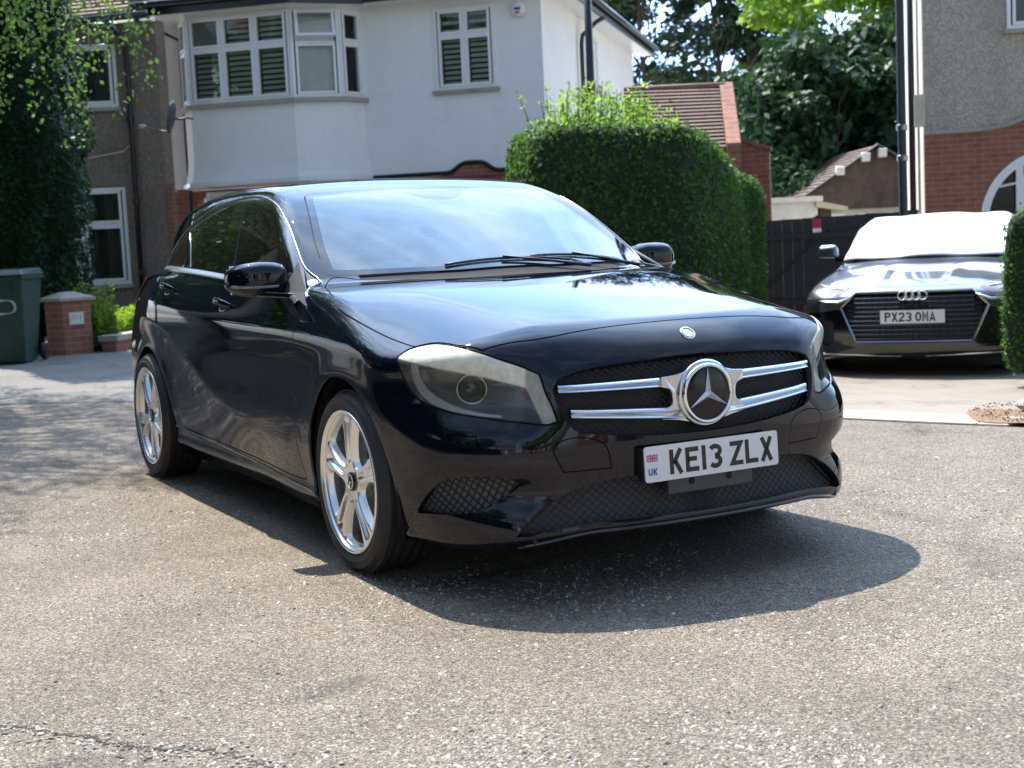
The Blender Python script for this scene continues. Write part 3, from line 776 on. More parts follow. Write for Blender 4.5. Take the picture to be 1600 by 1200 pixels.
def tiled_roof(mb, A, B, Cc, D, course=.13, th=.02):
    """stepped courses between eave line A-B and ridge line D-C"""
    A, B, Cc, D = map(Vector, (A, B, Cc, D)); L = ((D-A).length+(Cc-B).length)/2; n = max(2, int(L/course))
    nn = (B-A).cross(D-A).normalized()
    if nn.z < 0: nn = -nn
    for i in range(n):
        t0, t1 = i/n, (i+1.0)/n
        a0, b0 = A.lerp(D, t0), B.lerp(Cc, t0); a1, b1 = A.lerp(D, t1), B.lerp(Cc, t1)
        mb.hexa([a0, b0, b1, a1, a0+nn*th*1.9, b0+nn*th*1.9, b1+nn*th*.7, a1+nn*th*.7])
    return mb
Z46 = R(46.6)
def white_house():
    h = empty('white_house', (-16.30, 7.49, -.08), Z46, 'white rendered house with a five-sided bay window and black gutter behind the hatchback', 'house')
    dz = .08
    ox = -4.98; cx = 1.76; zt = 5.06+dz; zb = 2.34+dz
    WI = (-.03, .99, 3.62+dz, 4.93+dz)
    W = MB(); wall_boxes(W, ox, cx, zb, zt, 0, .3, [WI, (-4.34, -1.34, 2.3+dz, 5.2+dz)])
    # the long receding flank
    wall_boxes(W, -.001, 0, 0, 0, 0, 0, [])
    W.box(cx-.30, cx, .302, 8.2, zb, zt+.0)
    W.box(ox, ox+.3, .302, 6, 0, zt); W.box(ox, cx, 8.2, 8.5, 0, zt)
    wl = W.build('wall', MATS['render_white'], h)
    Bk = MB(); wall_boxes(Bk, ox, cx-.04, -.2, zb-.075, .05, .32, [(-.55, .95, -.2, 2.02), (-4.45, -1.55, .85, 2.22)])
    Bk.box(cx-.34, cx-.04, .322, 8.2, -.2, zb-.075); Bk.build('brick_ground_floor', MATS['brick_red'], h)
    # black drip band, humped over the porch
    pts = []; 
    for i in range(60):
        x = -1.32+(cx+1.35)*i/59; z = zb-.04+.15*math.exp(-((x-.52)/.30)**4)*(1 if abs(x-.52) < .6 else 0); pts.append((x, -.02, z))
    MB().tube(pts, .036, 6).build('drip_band', MATS['black_gloss_paint'], h)
    ar = []; 
    for i in range(25):
        x = -.0+1.04*i/24; ar.append((x, zb-.06+.15*math.exp(-((x-.52)/.30)**4)))
    MB().prism([(0, zb-.10)]+ar+[(1.04, zb-.10)], lambda a, b: (a, -.012, b), lambda a, b: (a, .02, b)).build('porch_arch_brick', MATS['brick_red'], h)
    # porch
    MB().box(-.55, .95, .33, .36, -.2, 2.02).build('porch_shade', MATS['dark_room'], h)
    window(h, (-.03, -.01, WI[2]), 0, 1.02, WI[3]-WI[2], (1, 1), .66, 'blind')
    # bay
    P = [(-4.42, 0), (-4.32, -.42), (-3.98, -.86), (-2.16, -.86), (-1.47, -.50), (-1.28, 0)]
    bz0, bz1, bzt = 2.34+dz, 3.60+dz, 5.0+dz
    mb = MB()
    prof = [(bz0, .075), (bz0+.10, .045), (bz0+.22, .018), (bz0+.42, 0), (bz1, 0)]
    cen = (-2.95, .3); V = []; F = []
    for z, o in prof:
        for x, y in P:
            k = 1+o/1.3; V.append((cen[0]+(x-cen[0])*(1+o/2.0), (y-.0)*(1+o/.9)-.0, z))
    m = len(P)
    for i in range(len(prof)-1):
        for j in range(m-1): F.append((i*m+j, i*m+j+1, (i+1)*m+j+1, (i+1)*m+j))
    F.append(tuple(range(m))[::-1]); F.append(tuple((len(prof)-1)*m+j for j in range(m)))
    mb.add(V, F).build('bay_apron', MATS['render_white'], h)
    mb = MB(); mb.prism([(x*1.0, y) for x, y in P], lambda a, b: (a, b, bzt), lambda a, b: (cen[0]+(a-cen[0])*1.02, b*1.03-.02, bzt+.12)); mb.build('bay_head', MATS['render_white'], h)
    for (a, b), cols, kind, op, ld in (((0, 1), (1,), 'white', None, None), ((1, 2), (1,), 'white', None, None), ((2, 3), (1, 1, 1), 'blind', None, 2), ((3, 4), (1,), 'white', (0, 1), None), ((4, 5), (1,), 'white', None, None)):
        x0, y0 = P[a]; x1, y1 = P[b]; w = math.hypot(x1-x0, y1-y0); rz = math.atan2(y1-y0, x1-x0)
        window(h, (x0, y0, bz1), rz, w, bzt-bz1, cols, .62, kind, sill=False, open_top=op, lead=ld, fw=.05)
    mb = MB(); Pw = [(cen[0]+(x-cen[0])*1.05, y*1.07-.01) for x, y in P]; mb.prism(Pw, lambda a, b: (a, b, bz1-.075), lambda a, b: (a, b, bz1-.002)); mb.build('bay_sill', MATS['concrete'], h)
    # lower bay windows, set back under the apron
    P2 = [(-4.25, .05), (-3.9, -.62), (-2.2, -.62), (-1.6, -.36), (-1.5, .05)]
    for a, b in ((0, 1), (1, 2), (2, 3), (3, 4)):
        x0, y0 = P2[a]; x1, y1 = P2[b]; w = math.hypot(x1-x0, y1-y0); window(h, (x0, y0, .85), math.atan2(y1-y0, x1-x0), w, 1.42, (1, 1, 1) if w > 1 else (1,), .66, 'white', sill=False, fw=.05)
    MB().prism(P2, lambda a, b: (a, b, -.1), lambda a, b: (a, b, .848)).build('bay_plinth', MATS['brick_red'], h)
    MB().prism([(cen[0]+(x-cen[0])*1.06, y*1.10-.02) for x, y in P], lambda a, b: (a, b, bz0-.07), lambda a, b: (a, b, bz0-.002)).build('bay_soffit', MATS['upvc'], h)
    # roof, fascia, gutters
    mb = MB(); tiled_roof(mb, (-5.3, -1.2, zt+.16), (cx+.35, -.45, zt+.16), (cx-3.0, 4.1, zt+3.0), (-4.6, 4.1, zt+3.0), .16)
    tiled_roof(mb, (cx+.45, -.40, zt+.16), (cx+.45, 8.9, zt+.16), (cx-2.9, 5.0, zt+3.0), (cx-2.9, 4.1, zt+3.0), .16); mb.build('roof', MATS['roof_tile'], h)
    mb = MB(); mb.box(-5.35, -2.0, -1.20, -1.165, zt-.03, zt+.17)
    mb.hexa([(-2.0, -1.20, zt-.03), (-1.05, -.46, zt-.03), (-1.05, -.42, zt-.03), (-2.0, -1.16, zt-.03), (-2.0, -1.20, zt+.17), (-1.05, -.46, zt+.17), (-1.05, -.42, zt+.17), (-2.0, -1.16, zt+.17)])
    mb.box(-1.05, cx+.42, -.46, -.42, zt-.01, zt+.16); mb.box(cx+.38, cx+.42, -.42, 9.0, zt-.02, zt+.15); mb.build('fascia', MATS['black_gloss_paint'], h)
    mb = MB(); mb.prism([(-5.3, 0), (-5.3, -1.165), (-2.0, -1.165), (-1.05, -.42), (-1.05, 0)], lambda a, b: (a, b, zt+.0), lambda a, b: (a, b, zt+.02)); mb.box(-1.05, cx+.37, -.42, 0, zt+.0, zt+.02); mb.box(cx, cx+.37, .0, 9, zt+.0, zt+.02); mb.build('soffit', MATS['upvc'], h)
    mb = MB(); mb.tube([(-5.3, -1.26, zt+.14), (-2.02, -1.26, zt+.14), (-1.03, -.52, zt+.14), (cx+.48, -.52, zt+.14), (cx+.48, 9, zt+.12)], .055, 8).build('gutter', MATS['black_gloss_paint'], h, smooth=True)
    MB().tube([(-4.85, -.9, zt-.02), (-4.72, -.35, zt-.14), (-4.50, -.08, zt-.28), (-4.50, -.08, 2.2), (-4.50, -.08, .05)], .036, 8).build('downpipe', MATS['black_gloss_paint'], h, smooth=True)
    MB().tube([(cx+.42, 3.1, zt-.02), (cx+.30, 3.0, zt-.10), (cx+.09, 2.75, zt-.35), (cx+.08, 2.7, zt-.5), (cx+.08, 2.7, .0)], .040, 8).build('downpipe', MATS['black_gloss_paint'], h, smooth=True)
    fw_ = window(h, (cx+.0, 3.85, 4.0), R(90), .62, .95, (1,), .66, 'white')
    return h
def grey_house():
    h = empty('pebbledash_house', (-18.31, 2.77, 0), Z46, 'brown pebbledashed house at the left with white windows and a dark downpipe', 'house')
    W = MB(); wall_boxes(W, -9, .78, -.2, 4.86, .0, .3, [(-2.3, -.12, .74, 2.30), (-2.3, -.12, 3.56, 4.8)]); 
    W.build('wall', MATS['pebble_brown'], h)
    # shallow splayed bay
    P = [(-2.6, 0), (-2.35, -.28), (-.62, -.28), (.06, 0)]
    for z0, z1 in ((-.2, .70), (2.32, 3.52)):
        MB().prism(P, lambda a, b: (a, b, z0), lambda a, b: (a, b, z1)).build('bay_wall', MATS['pebble_brown'], h)
    for zz, hh in ((.76, 1.54), (3.56, .98)):
        for a, b, cols in ((1, 2, (1, 1, 1)), (2, 3, (1.0,))):
            x0, y0 = P[a]; x1, y1 = P[b]; w = math.hypot(x1-x0, y1-y0)
            window(h, (x0, y0, zz), math.atan2(y1-y0, x1-x0), w, hh, cols, .62 if hh > 1 else None, 'curtain', sill=False)
        MB().prism([(x*1.0+(.05 if x > -.1 else 0), y*1.2-.03) for x, y in P], lambda a, b: (a, b, zz-.06), lambda a, b: (a, b, zz-.001)).build('window_sill', MATS['concrete'], h)
    MB().prism([(-2.7, 0), (-2.4, -.36), (-.58, -.36), (.12, 0)], lambda a, b: (a, b, 4.56), lambda a, b: (a, b, 4.86)).build('bay_head', MATS['pebble_brown'], h)
    mb = MB(); tiled_roof(mb, (-9, -.55, 4.90), (.62, -.55, 4.90), (-.9, 4, 8.0), (-9, 4, 8.0), .14); mb.build('roof', MATS['roof_tile'], h)
    MB().box(-9, .95, -.56, -.52, 4.80, 4.94).build('fascia', MATS['black_gloss_paint'], h)
    MB().tube([(-9, -.62, 4.86), (1.0, -.62, 4.84)], .05, 8).build('gutter', MATS['black_gloss_paint'], h, smooth=True)
    MB().tube([(.25, -.55, 4.8), (.28, -.2, 4.62), (.29, -.08, 4.45), (.29, -.08, 3.2), (.27, -.08, .02)], .042, 8).build('downpipe', MATS['black_gloss_paint'], h, smooth=True)
    for z in (3.3, 2.0, .9): MB().lathe([(.047, z), (.06, z), (.06, z+.09), (.047, z+.09)], 12, org=(.28, -.08, 0)).build('pipe_collar', MATS['black_gloss_paint'], h)
    MB().tube([(-1.6, -.30, 2.75), (-.9, -.31, 2.74), (-.5, -.25, 2.76), (.1, -.02, 2.86), (.2, -.02, 2.95)], .008, 5).build('cable', MATS['render_cream'], h)
    MB().box(.80, .9, -.03, .02, -.1, 2.3).build('brick_return', MATS['brick_red'], h)
    return h
def right_house():
    C0 = (-11.53, 15.93)
    h = empty('brick_house', (PR[0], PR[1], -.12), R(47.5), 'grey pebbledashed house with brick ground floor and white arched porch behind the dark saloon', 'house')
    # x right, y into the house; brick below the drip line
    def topz(x): return 2.42+.08+.50*math.exp(-((x-2.05)/.62)**2)
    pts = [(x, topz(x)) for x in np.linspace(0, 5, 60)]
    cxh, rz_, spring = 1.72, .98, 1.22
    arch = [(cxh-rz_*math.cos(a), spring+rz_*math.sin(a)) for a in np.linspace(0, math.pi, 28)]
    left = [(0, -.1)]+[(0, pts[0][1])]+[p for p in pts if 0 < p[0] <= cxh]
    mid = (cxh, spring+rz_)
    polyL = [(0, -.1), (cxh-rz_, -.1)]+[p for p in arch if p[0] <= cxh+1e-6]+[(cxh, topz(cxh))]+[p for p in pts if p[0] < cxh][::-1]
    polyR = [(cxh+rz_, -.1), (5, -.1)]+[p for p in pts if p[0] > cxh][::-1]+[(cxh, topz(cxh))]+[p for p in arch if p[0] >= cxh-1e-6]
    mb = MB(); mb.prism(polyL, lambda a, b: (a, -.02, b), lambda a, b: (a, .28, b)); mb.prism(polyR, lambda a, b: (a, -.02, b), lambda a, b: (a, .28, b)); mb.build('brick_wall', MATS['brick_red'], h)
    WI = (1.12, 2.6, 3.85, 5.0)
    up = [(0, pts[0][1]+.0)]+pts[1:]+[(5, 3.5), (0, 3.5)]
    mb = MB(); mb.prism(up, lambda a, b: (a, .0, b+.0), lambda a, b: (a, .3, b)); wall_boxes(mb, 0, 5, 3.5, 6.2, 0, .3, [WI]); mb.build('rendered_wall', MATS['pebble_grey'], h)
    MB().tube([(x, -.03, z+.0) for x, z in pts], .03, 6).build('drip_band', MATS['concrete'], h)
    MB().box(.0, .3, .302, 9, -.1, 6.2).build('flank_wall', MATS['render_cream'], h)
    window(h, (WI[0], -.01, WI[2]), 0, WI[1]-WI[0], WI[3]-WI[2], (1, 1), .66, 'curtain')
    # white arch frame and porch door
    mb = MB(); V = []; F = []
    path = [(cxh-rz_, -.1)]+arch+[(cxh+rz_, -.1)]
    for (x, z) in path:
        a = math.atan2(z-spring, x-cxh) if z > spring else (math.pi if x < cxh else 0)
        ix, iz = x-.11*math.cos(a), z-(.11*math.sin(a) if z > spring else 0)
        V += [(x, -.04, z), (ix, -.04, iz), (ix, .10, iz), (x, .10, z)]
    for i in range(len(path)-1):
        for k in range(4): F.append((4*i+k, 4*i+(k+1) % 4, 4*i+4+(k+1) % 4, 4*i+4+k))
    mb.add(V, F)
    mb.box(cxh-.50, cxh-.40, -.03, .08, -.1, spring+.80); mb.box(cxh+.40, cxh+.50, -.03, .08, -.1, spring+.80); mb.box(cxh-.40, cxh+.40, -.03, .08, spring+.52, spring+.61)
    mb.build('porch_frame', MATS['upvc'], h)
    mb = MB(); mb.box(cxh-.40, cxh+.40, .0, .05, -.1, spring+.52); dr = mb.build('porch_door', MATS['white_paint'], h)
    MB().box(cxh-.15, cxh+.22, -.006, -.001, .85, spring+.30).build('door_pane', MATS['window_glass'], dr)
    MB().box(cxh-.19, cxh-.15, -.02, -.001, .80, spring+.35).box(cxh+.22, cxh+.26, -.02, -.001, .80, spring+.35).box(cxh-.15, cxh+.22, -.02, -.001, spring+.30, spring+.35).box(cxh-.15, cxh+.22, -.02, -.001, .80, .85).build('door_moulding', MATS['upvc'], dr)
    MB().prism([p for p in [(cxh-rz_+.06, 0)]+[(cxh+(x-cxh)*.93, spring+(z-spring)*.93) for x, z in arch]+[(cxh+rz_-.06, 0)]], lambda a, b: (a, .14, b), lambda a, b: (a, .16, b)).build('porch_glass', MATS['frit'], h)
    mb = MB()
    for k in range(5):
        a = math.pi*(.18+.64*k/4); mb.tube([(cxh, -.0, spring+.60), (cxh+.85*math.cos(a), .0, spring+.02+.86*math.sin(a))], .018, 5)
    mb.build('fanlight_bar', MATS['upvc'], h)
    MB().tube([(-.16, .15, 6.2), (-.16, .15, .0)], .045, 8).build('downpipe', MATS['black_gloss_paint'], h, smooth=True)
    MB().tube([(-.06, .35, 6.2), (-.06, .35, .0)], .02, 6).build('waste_pipe', MATS['render_cream'], h, smooth=True)
    MB().box(-.13, .02, -.02, .06, 2.60, 3.05).build('meter_box', MATS['cream_wall'], h, bevel=.01)
    mb = MB(); tiled_roof(mb, (-.3, -.5, 6.1), (5, -.5, 6.1), (5, 4, 9), (1.5, 4, 9), .16); mb.build('roof', MATS['roof_tile'], h)
    return h
def pix(px, D):       # used once for laying the plan out: a ground point D metres along the view axis
    d = (px-800)/2189.4
    return (4.4525+D*(f_[0]+rr[0]*d), -2.6369+D*(f_[1]+rr[1]*d))
PR = (-10.32, 12.16)
# ================================================================ the black hatchback
def glyph(mb, ch, x, y, w, h, t, place, ext=.0012):
    """number-plate style strokes as thin solid ribbons; place(u,v,d)->3D"""
    def arc(cx, cy, rx, ry, a0, a1, n=10): return [(cx+rx*math.cos(R(a0+(a1-a0)*i/n)), cy+ry*math.sin(R(a0+(a1-a0)*i/n))) for i in range(n+1)]
    a = t/2; W = w-a; H = h-a
    S = {'K': [[(a, 0), (a, h)], [(W, h), (a+.15*w, h*.42)], [(W, 0), (w*.40, h*.55)]],
         'E': [[(W+a, H), (a, H), (a, a), (W+a, a)], [(a, h*.52), (W, h*.52)]],
         '1': [[(w/2, 0), (w/2, h)]],
         '3': [arc(w*.47, h*.715, W-w*.47, H-h*.715, 150, -90, 12), arc(w*.47, h*.285, W-w*.47, h*.285-a, 90, -150, 12)],
         '2': [arc(w*.5, h*.68, W-w*.5, H-h*.68, 165, -20, 12)+[(a, a*1.0), (W+a, a)]],
         'Z': [[(0, H), (W, H), (a, a), (w, a)]], 'L': [[(a, h), (a, a), (w, a)]],
         'X': [[(a, 0), (W, h)], [(a, h), (W, 0)]],
         'P': [[(a, 0), (a, H), (w*.55, H)]+arc(w*.55, h*.72, W-w*.55, H-h*.72, 80, -90, 8)+[(a, h*.72-(H-h*.72))]],
         'O': [arc(w/2, h/2, w/2-a, h/2-a, 0, 360, 20)], 'M': [[(a, 0), (a, h), (w/2, h*.35), (W, h), (W, 0)]],
         'A': [[(a, 0), (w/2, H), (W, 0)], [(w*.22, h*.28), (w*.78, h*.28)]],
         'U': [[(a, h), (a, w/2)]+arc(w/2, w/2, w/2-a, w/2-a, 180, 360, 10)+[(W, h)]]}[ch]
    for pl in S:
        n = len(pl); L = []; Rr = []
        for i in range(n):
            p = Vector(pl[i])
            d0 = (p-Vector(pl[i-1])).normalized() if i > 0 else None
            d1 = (Vector(pl[i+1])-p).normalized() if i < n-1 else None
            if d0 is None: d0 = d1
            if d1 is None: d1 = d0
            b = (d0+d1)
            b = b.normalized() if b.length > .05 else d0
            nn = Vector((-b.y, b.x)); c = max(.45, nn.dot(Vector((-d0.y, d0.x))))
            L.append(p+nn*(a/c)); Rr.append(p-nn*(a/c))
        for i in range(n-1):
            q = [L[i], Rr[i], Rr[i+1], L[i+1]]
            mb.add([place(x+v.x, y+v.y, 0) for v in q]+[place(x+v.x, y+v.y, ext) for v in q],
                   [(3, 2, 1, 0), (4, 5, 6, 7), (0, 1, 5, 4), (1, 2, 6, 5), (2, 3, 7, 6), (3, 0, 4, 7)])

HL = [(0.389, .845, 0.762), (0.407, .811, 0.784), (0.45, .764, 0.797), (0.497, .735, 0.797), (0.557, .705, 0.789), (0.624, .666, 0.77), (0.677, .621, 0.745), (0.71, .581, 0.726), (0.745, .540, 0.701), (0.752, .536, 0.680), (0.763, .529, 0.644), (0.779, .517, 0.601), (0.790, .507, 0.558), (0.776, .54, 0.552), (0.741, .607, 0.563), (0.702, .659, 0.571), (0.653, .706, 0.582), (0.598, .752, 0.592), (0.535, .793, 0.608), (0.492, .816, 0.625), (0.453, .833, 0.654), (0.429, .845, 0.694), (0.41, .851, 0.734)]
FOG = [(0.439, .831, 0.267), (0.473, .825, 0.309), (0.521, .808, 0.354), (0.578, .789, 0.387), (0.638, .752, 0.398), (0.716, .675, 0.397), (0.749, .612, 0.375), (0.721, .637, 0.345), (0.69, .682, 0.311), (0.659, .725, 0.288), (0.6, .771, 0.278)]
WASH = [(0.59, .787, 0.53), (0.67, .722, 0.525), (0.681, .723, 0.481), (0.61, .782, 0.484)]
TOW = [(.842, .365, .475), (.85, .345, .40), (.80, .50, .40), (.79, .53, .47), (.80, .50, .50), (.82, .43, .505)]
q45 = lambda A: [((s-x)*.70711, z) for x, s, z in A]
BONNET = [(-.252, -.05), (-.256, .14), (-.285, .326), (-.37, .47), (-.45, .585), (-.515, .645), (-.54, .70), (-.45, .755), (-.273, .800), (-.13, .832), (.096, .83), (.298, .808), (.417, .786), (.50, .738), (.624, .666), (.655, .58), (.685, .50), (.700, .416), (.712, .25), (.716, .10), (.716, -.05)]
DLO = [(-.394, .903), (-.6, .945), (-1.0, .984), (-1.46, 1.014), (-2.04, 1.044), (-2.5, 1.06), (-2.76, 1.062), (-2.62, 1.150), (-2.42, 1.235), (-2.127, 1.312), (-1.892, 1.350), (-1.561, 1.364), (-1.321, 1.349), (-1.121, 1.306), (-.948, 1.230), (-.792, 1.138), (-.645, 1.045), (-.481, .963)]
WIN_F = [(-.72, .990), (-1.0, 1.008), (-1.405, 1.035), (-1.49, 1.20), (-1.545, 1.338), (-1.33, 1.322), (-1.14, 1.283), (-.97, 1.207), (-.81, 1.108)]
WIN_R = [(-1.575, 1.045), (-2.10, 1.07), (-2.22, 1.17), (-2.315, 1.232), (-2.14, 1.283), (-1.90, 1.325), (-1.705, 1.338), (-1.65, 1.20)]
WIN_Q = [(-2.15, 1.072), (-2.50, 1.085), (-2.66, 1.087), (-2.57, 1.145), (-2.40, 1.212), (-2.36, 1.225), (-2.25, 1.158)]
DOOR_F = [(-.385, .905), (-.434, .839), (-.463, .716), (-.490, .600), (-.500, .412), (-.46, .285), (-.50, .262), (-1.0, .270), (-1.61, .285), (-1.650, .30), (-1.64, .452), (-1.590, .666), (-1.567, .852), (-1.553, .917), (-1.50, 1.08), (-1.0, 1.05), (-.6, 1.0)]
DOOR_R = [(-1.60, .2855), (-2.16, .300), (-2.26, .36), (-2.315, .50), (-2.355, .62), (-2.43, .74), (-2.56, .88), (-2.62, 1.0), (-2.60, 1.12), (-1.40, 1.08), (-1.45, .9), (-1.5, .6), (-1.55, .4)]
BUMP = [(.19, .0), (.235, .56), (.286, .604), (.41, .661), (.46, .70), (.50, .80), (.62, .95), (1.2, .95), (1.2, 0)]
WSCR = [(-.345, -.05), (-.348, .08), (-.357, .2), (-.378, .30), (-.43, .45), (-.50, .60), (-.548, .675), (-.575, .693), (-.62, .69), (-.75, .665), (-.92, .618), (-1.10, .566), (-1.128, .553), (-1.138, .53), (-1.132, .40), (-1.118, .2), (-1.108, .05), (-1.107, -.05)]
GRILLE = [(-.05, .729), (.122, .728), (.26, .722), (.389, .711), (.470, .692), (.497, .672), (.507, .640), (.490, .575), (.455, .525), (.385, .508), (.292, .497), (.159, .487), (-.05, .482)]
INTAKE = [(-.05, .373), (.24, .372), (.381, .362), (.468, .343), (.53, .316), (.580, .285), (.622, .245), (.645, .212), (.61, .212), (.557, .226), (.447, .236), (.372, .239), (.175, .236), (-.05, .232)]

def hatchback():
    root = empty('hatchback', (0, 0, 0), 0, 'glossy black five-door hatchback with silver five-spoke wheels parked across the tarmac in front', 'car')
    PB = MATS['paint_black']; BLK = MATS['black_plastic']; GB = MATS['gloss_black']; CH = MATS['chrome']
    h = .0125
    V0, Q = box_grid(-3.38, .85, -.86, 0, .17, 1.38, h)
    O = np.stack([np.clip(V0[:, 0], -2.75, .25), np.zeros(len(V0)), np.full(len(V0), .60)], 1)
    D = V0-O; mid = V0[:, 1] > -1e-9; D[mid, 1] = 0
    V = shoot(O, D, .2, 1.9)
    T = tris(Q)
    nrm = np.cross(V[T[:, 1]]-V[T[:, 0]], V[T[:, 2]]-V[T[:, 0]])
    flip = (nrm*(V[T].mean(1)-np.array([-1.2, 0, .6]))).sum(1) < 0
    T[flip] = T[flip][:, ::-1]
    area = np.linalg.norm(nrm, axis=1); T = T[area > 1e-9]
    def proj(P):
        m = np.abs(P[:, 1]) < 1e-6
        Pn = to_surf(P, 2); Pn[m, 1] = 0; return Pn
    S2 = lambda P: np.stack([P[:, 0], P[:, 2]], 1)                 # side view
    F2 = lambda P: np.stack([-P[:, 1], P[:, 2]], 1)                # front view
    T2 = lambda P: np.stack([P[:, 0], -P[:, 1]], 1)                # top view
    Q2 = lambda P: np.stack([(-P[:, 1]-P[:, 0])*.70711, P[:, 2]], 1)
    def only(f, m):
        def g_(P):
            o = np.ones(len(P)); k = m(P)
            if k.any(): o[k] = f(P[k])
            return o
        return g_
    side = lambda P: (-P[:, 1] > .5) & (P[:, 2] > .18)
    c_hl = spl(q45(HL), n=5, sharp=(0, 8, 12)); c_fog = spl(q45(FOG), n=5, sharp=(0, 6)); c_wash = spl(q45(WASH), n=4, sharp=(0, 1, 2, 3)); c_tow = spl([(s, z) for x, s, z in TOW], n=6, sharp=(1, 2))
    c_bon = spl(BONNET, n=5, sharp=(0, 14, 20)); c_dlo = spl(DLO, n=5, sharp=(0, 6)); c_wf = spl(WIN_F, n=5, sharp=(0, 2, 4)); c_wr = spl(WIN_R, n=5, sharp=(0, 1, 3, 6)); c_wq = spl(WIN_Q, n=4, sharp=(0, 2, 5))
    c_df = spl(DOOR_F, n=4, sharp=(0, 5, 9, 14)); c_dr = spl(DOOR_R, n=4, sharp=(0, 8, 9)); c_bu = np.array(BUMP, float); c_ws = spl(WSCR, n=5, sharp=(0, 17)); c_gr = spl(GRILLE, n=5, sharp=(0, 12)); c_in = spl(INTAKE, n=5, sharp=(0, 7, 13))
    c_pod = spl([(-1.20, -.05), (-1.20, .19), (-1.06, .14), (-.985, .085), (-.955, .0), (-.955, -.05)], n=5, sharp=(0, 1, 5))
    frn = lambda P: P[:, 0] > .2
    dist = {
        'hl': only(lambda P: sdf(Q2(P), c_hl), frn), 'fog': only(lambda P: sdf(Q2(P), c_fog), frn),
        'wash': only(lambda P: sdf(Q2(P), c_wash), frn), 'tow': only(lambda P: sdf(F2(P), c_tow), frn),
        'gr': only(lambda P: sdf(F2(P), c_gr), frn), 'in': only(lambda P: sdf(F2(P), c_in), frn),
        'pod': only(lambda P: sdf(T2(P), c_pod), lambda P: P[:, 2] > 1.1),
        'bon': only(lambda P: sdf(T2(P), c_bon), lambda P: P[:, 2] > .7), 'ws': only(lambda P: sdf(T2(P), c_ws), lambda P: P[:, 2] > .9),
        'dlo': only(lambda P: sdf(S2(P), c_dlo), side), 'wf': only(lambda P: sdf(S2(P), c_wf), side), 'wr': only(lambda P: sdf(S2(P), c_wr), side), 'wq': only(lambda P: sdf(S2(P), c_wq), side),
        'df': only(lambda P: sdf(S2(P), c_df), side), 'dr': only(lambda P: sdf(S2(P), c_dr), side),
        'bu': lambda P: sdf(S2(P), c_bu),
        'a1': only(lambda P: np.hypot(P[:, 0]+.012, P[:, 2]-.317)-.362, lambda P: -P[:, 1] > .5),
        'a2': only(lambda P: np.hypot(P[:, 0]+WB, P[:, 2]-.317)-.356, lambda P: -P[:, 1] > .5)}
    # finer triangles near every line
    for it, w in ((0, .014), (1, .007)):
        c = V[T].mean(1); near = np.zeros(len(T), bool)
        for k, f in dist.items():
            near |= np.abs(f(c)) < w
        V, T = refine(V, T, near, proj)
    g = .0052
    jobs = [('a1', 0), ('a2', 0), ('dlo', 0), ('wf', 0), ('wr', 0), ('wq', 0), ('df', 0), ('df', g), ('dr', 0), ('dr', g), ('ws', 0), ('ws', .030), ('ws', -.0045), ('pod', 0), ('bon', 0), ('bon', g), ('bu', 0), ('bu', g*.6), ('hl', .001), ('hl', -.006), ('gr', 0), ('in', 0), ('fog', 0), ('wash', 0), ('wash', g*.7), ('tow', 0), ('tow', g*.7)]
    for k, o in jobs:
        V, T = cut(V, T, (lambda P, k=k, o=o: dist[k](P)+o), proj)
    N = normF(V)
    c = V[T].mean(1); d = {k: f(c) for k, f in dist.items()}
    lab = np.full(len(T), 'body', dtype='<U12')
    def put(name, m): lab[m & (lab == 'body')] = name
    put('none', (d['a1'] < 0) | (d['a2'] < 0))
    put('hl', d['hl'] < -.001); put('gap', d['hl'] < .006)
    put('gr', d['gr'] < 0); put('in', d['in'] < 0); put('fog', d['fog'] < 0)
    put('wf', d['wf'] < 0); put('wr', d['wr'] < 0); put('wq', d['wq'] < 0); put('dlo', d['dlo'] < 0)
    put('frit', (d['pod'] < 0) & (d['ws'] < 0)); put('ws', d['ws'] < -.030); put('frit', d['ws'] < 0); put('gap', (d['ws'] < .0045) & (c[:, 2] > 1.08))
    put('bon', d['bon'] < -g); put('gap', d['bon'] < 0)
    put('gap', (d['wash'] < 0) & (d['wash'] > -g*.7)); put('gap', (d['tow'] < 0) & (d['tow'] > -g*.7))
    put('bump', (d['bu'] < -g*.6)); put('gap', d['bu'] < 0)
    put('df', d['df'] < -g); put('gap', d['df'] < 0)
    put('dr', d['dr'] < -g); put('gap', d['dr'] < 0)
    # cowl between bonnet and glass
    cow = (c[:, 2] > .93) & (c[:, 0] > -.62) & (c[:, 0] < -.2) & (-c[:, 1] < .70) & (d['ws'] > 0) & (d['bon'] > 0) & (c[:, 0] > -.60)
    nn = N[T].mean(1)
    put('cowl', cow & (nn[:, 2] > .5) & ((-c[:, 1]) < .60+0*c[:, 0]))
    put('tail', (c[:, 0] < -3.02) & (c[:, 2] > .90) & (c[:, 2] < 1.01) & (-c[:, 1] > .52))
    def take(*names):
        m = np.isin(lab, names); v, t, n = compact(V, T[m], N); return v, t, n
    def mirror(v, t, n):
        return v*[1, -1, 1], t[:, ::-1].copy(), n*[1, -1, 1]
    def both(v, t, n):
        v2, t2, n2 = mirror(v, t, n)
        v = np.concatenate([v, v2]); t = np.concatenate([t, t2+len(v2)]); n = np.concatenate([n, n2])
        key = np.where(np.abs(v[:, 1]) < 1e-4, 1, 0)
        k = np.round(v*2e4).astype(np.int64); k[key == 0, 1] += 7*np.arange((key == 0).sum())*1000003 % 2**40   # weld only on the centre line
        idx = np.arange(len(v)); cl = np.where(key == 1)[0]
        kk = np.round(v[cl][:, [0, 2]]*1e4).astype(np.int64)
        _, f, inv = np.unique(kk, axis=0, return_index=True, return_inverse=True)
        idx[cl] = cl[f[inv.ravel()]]
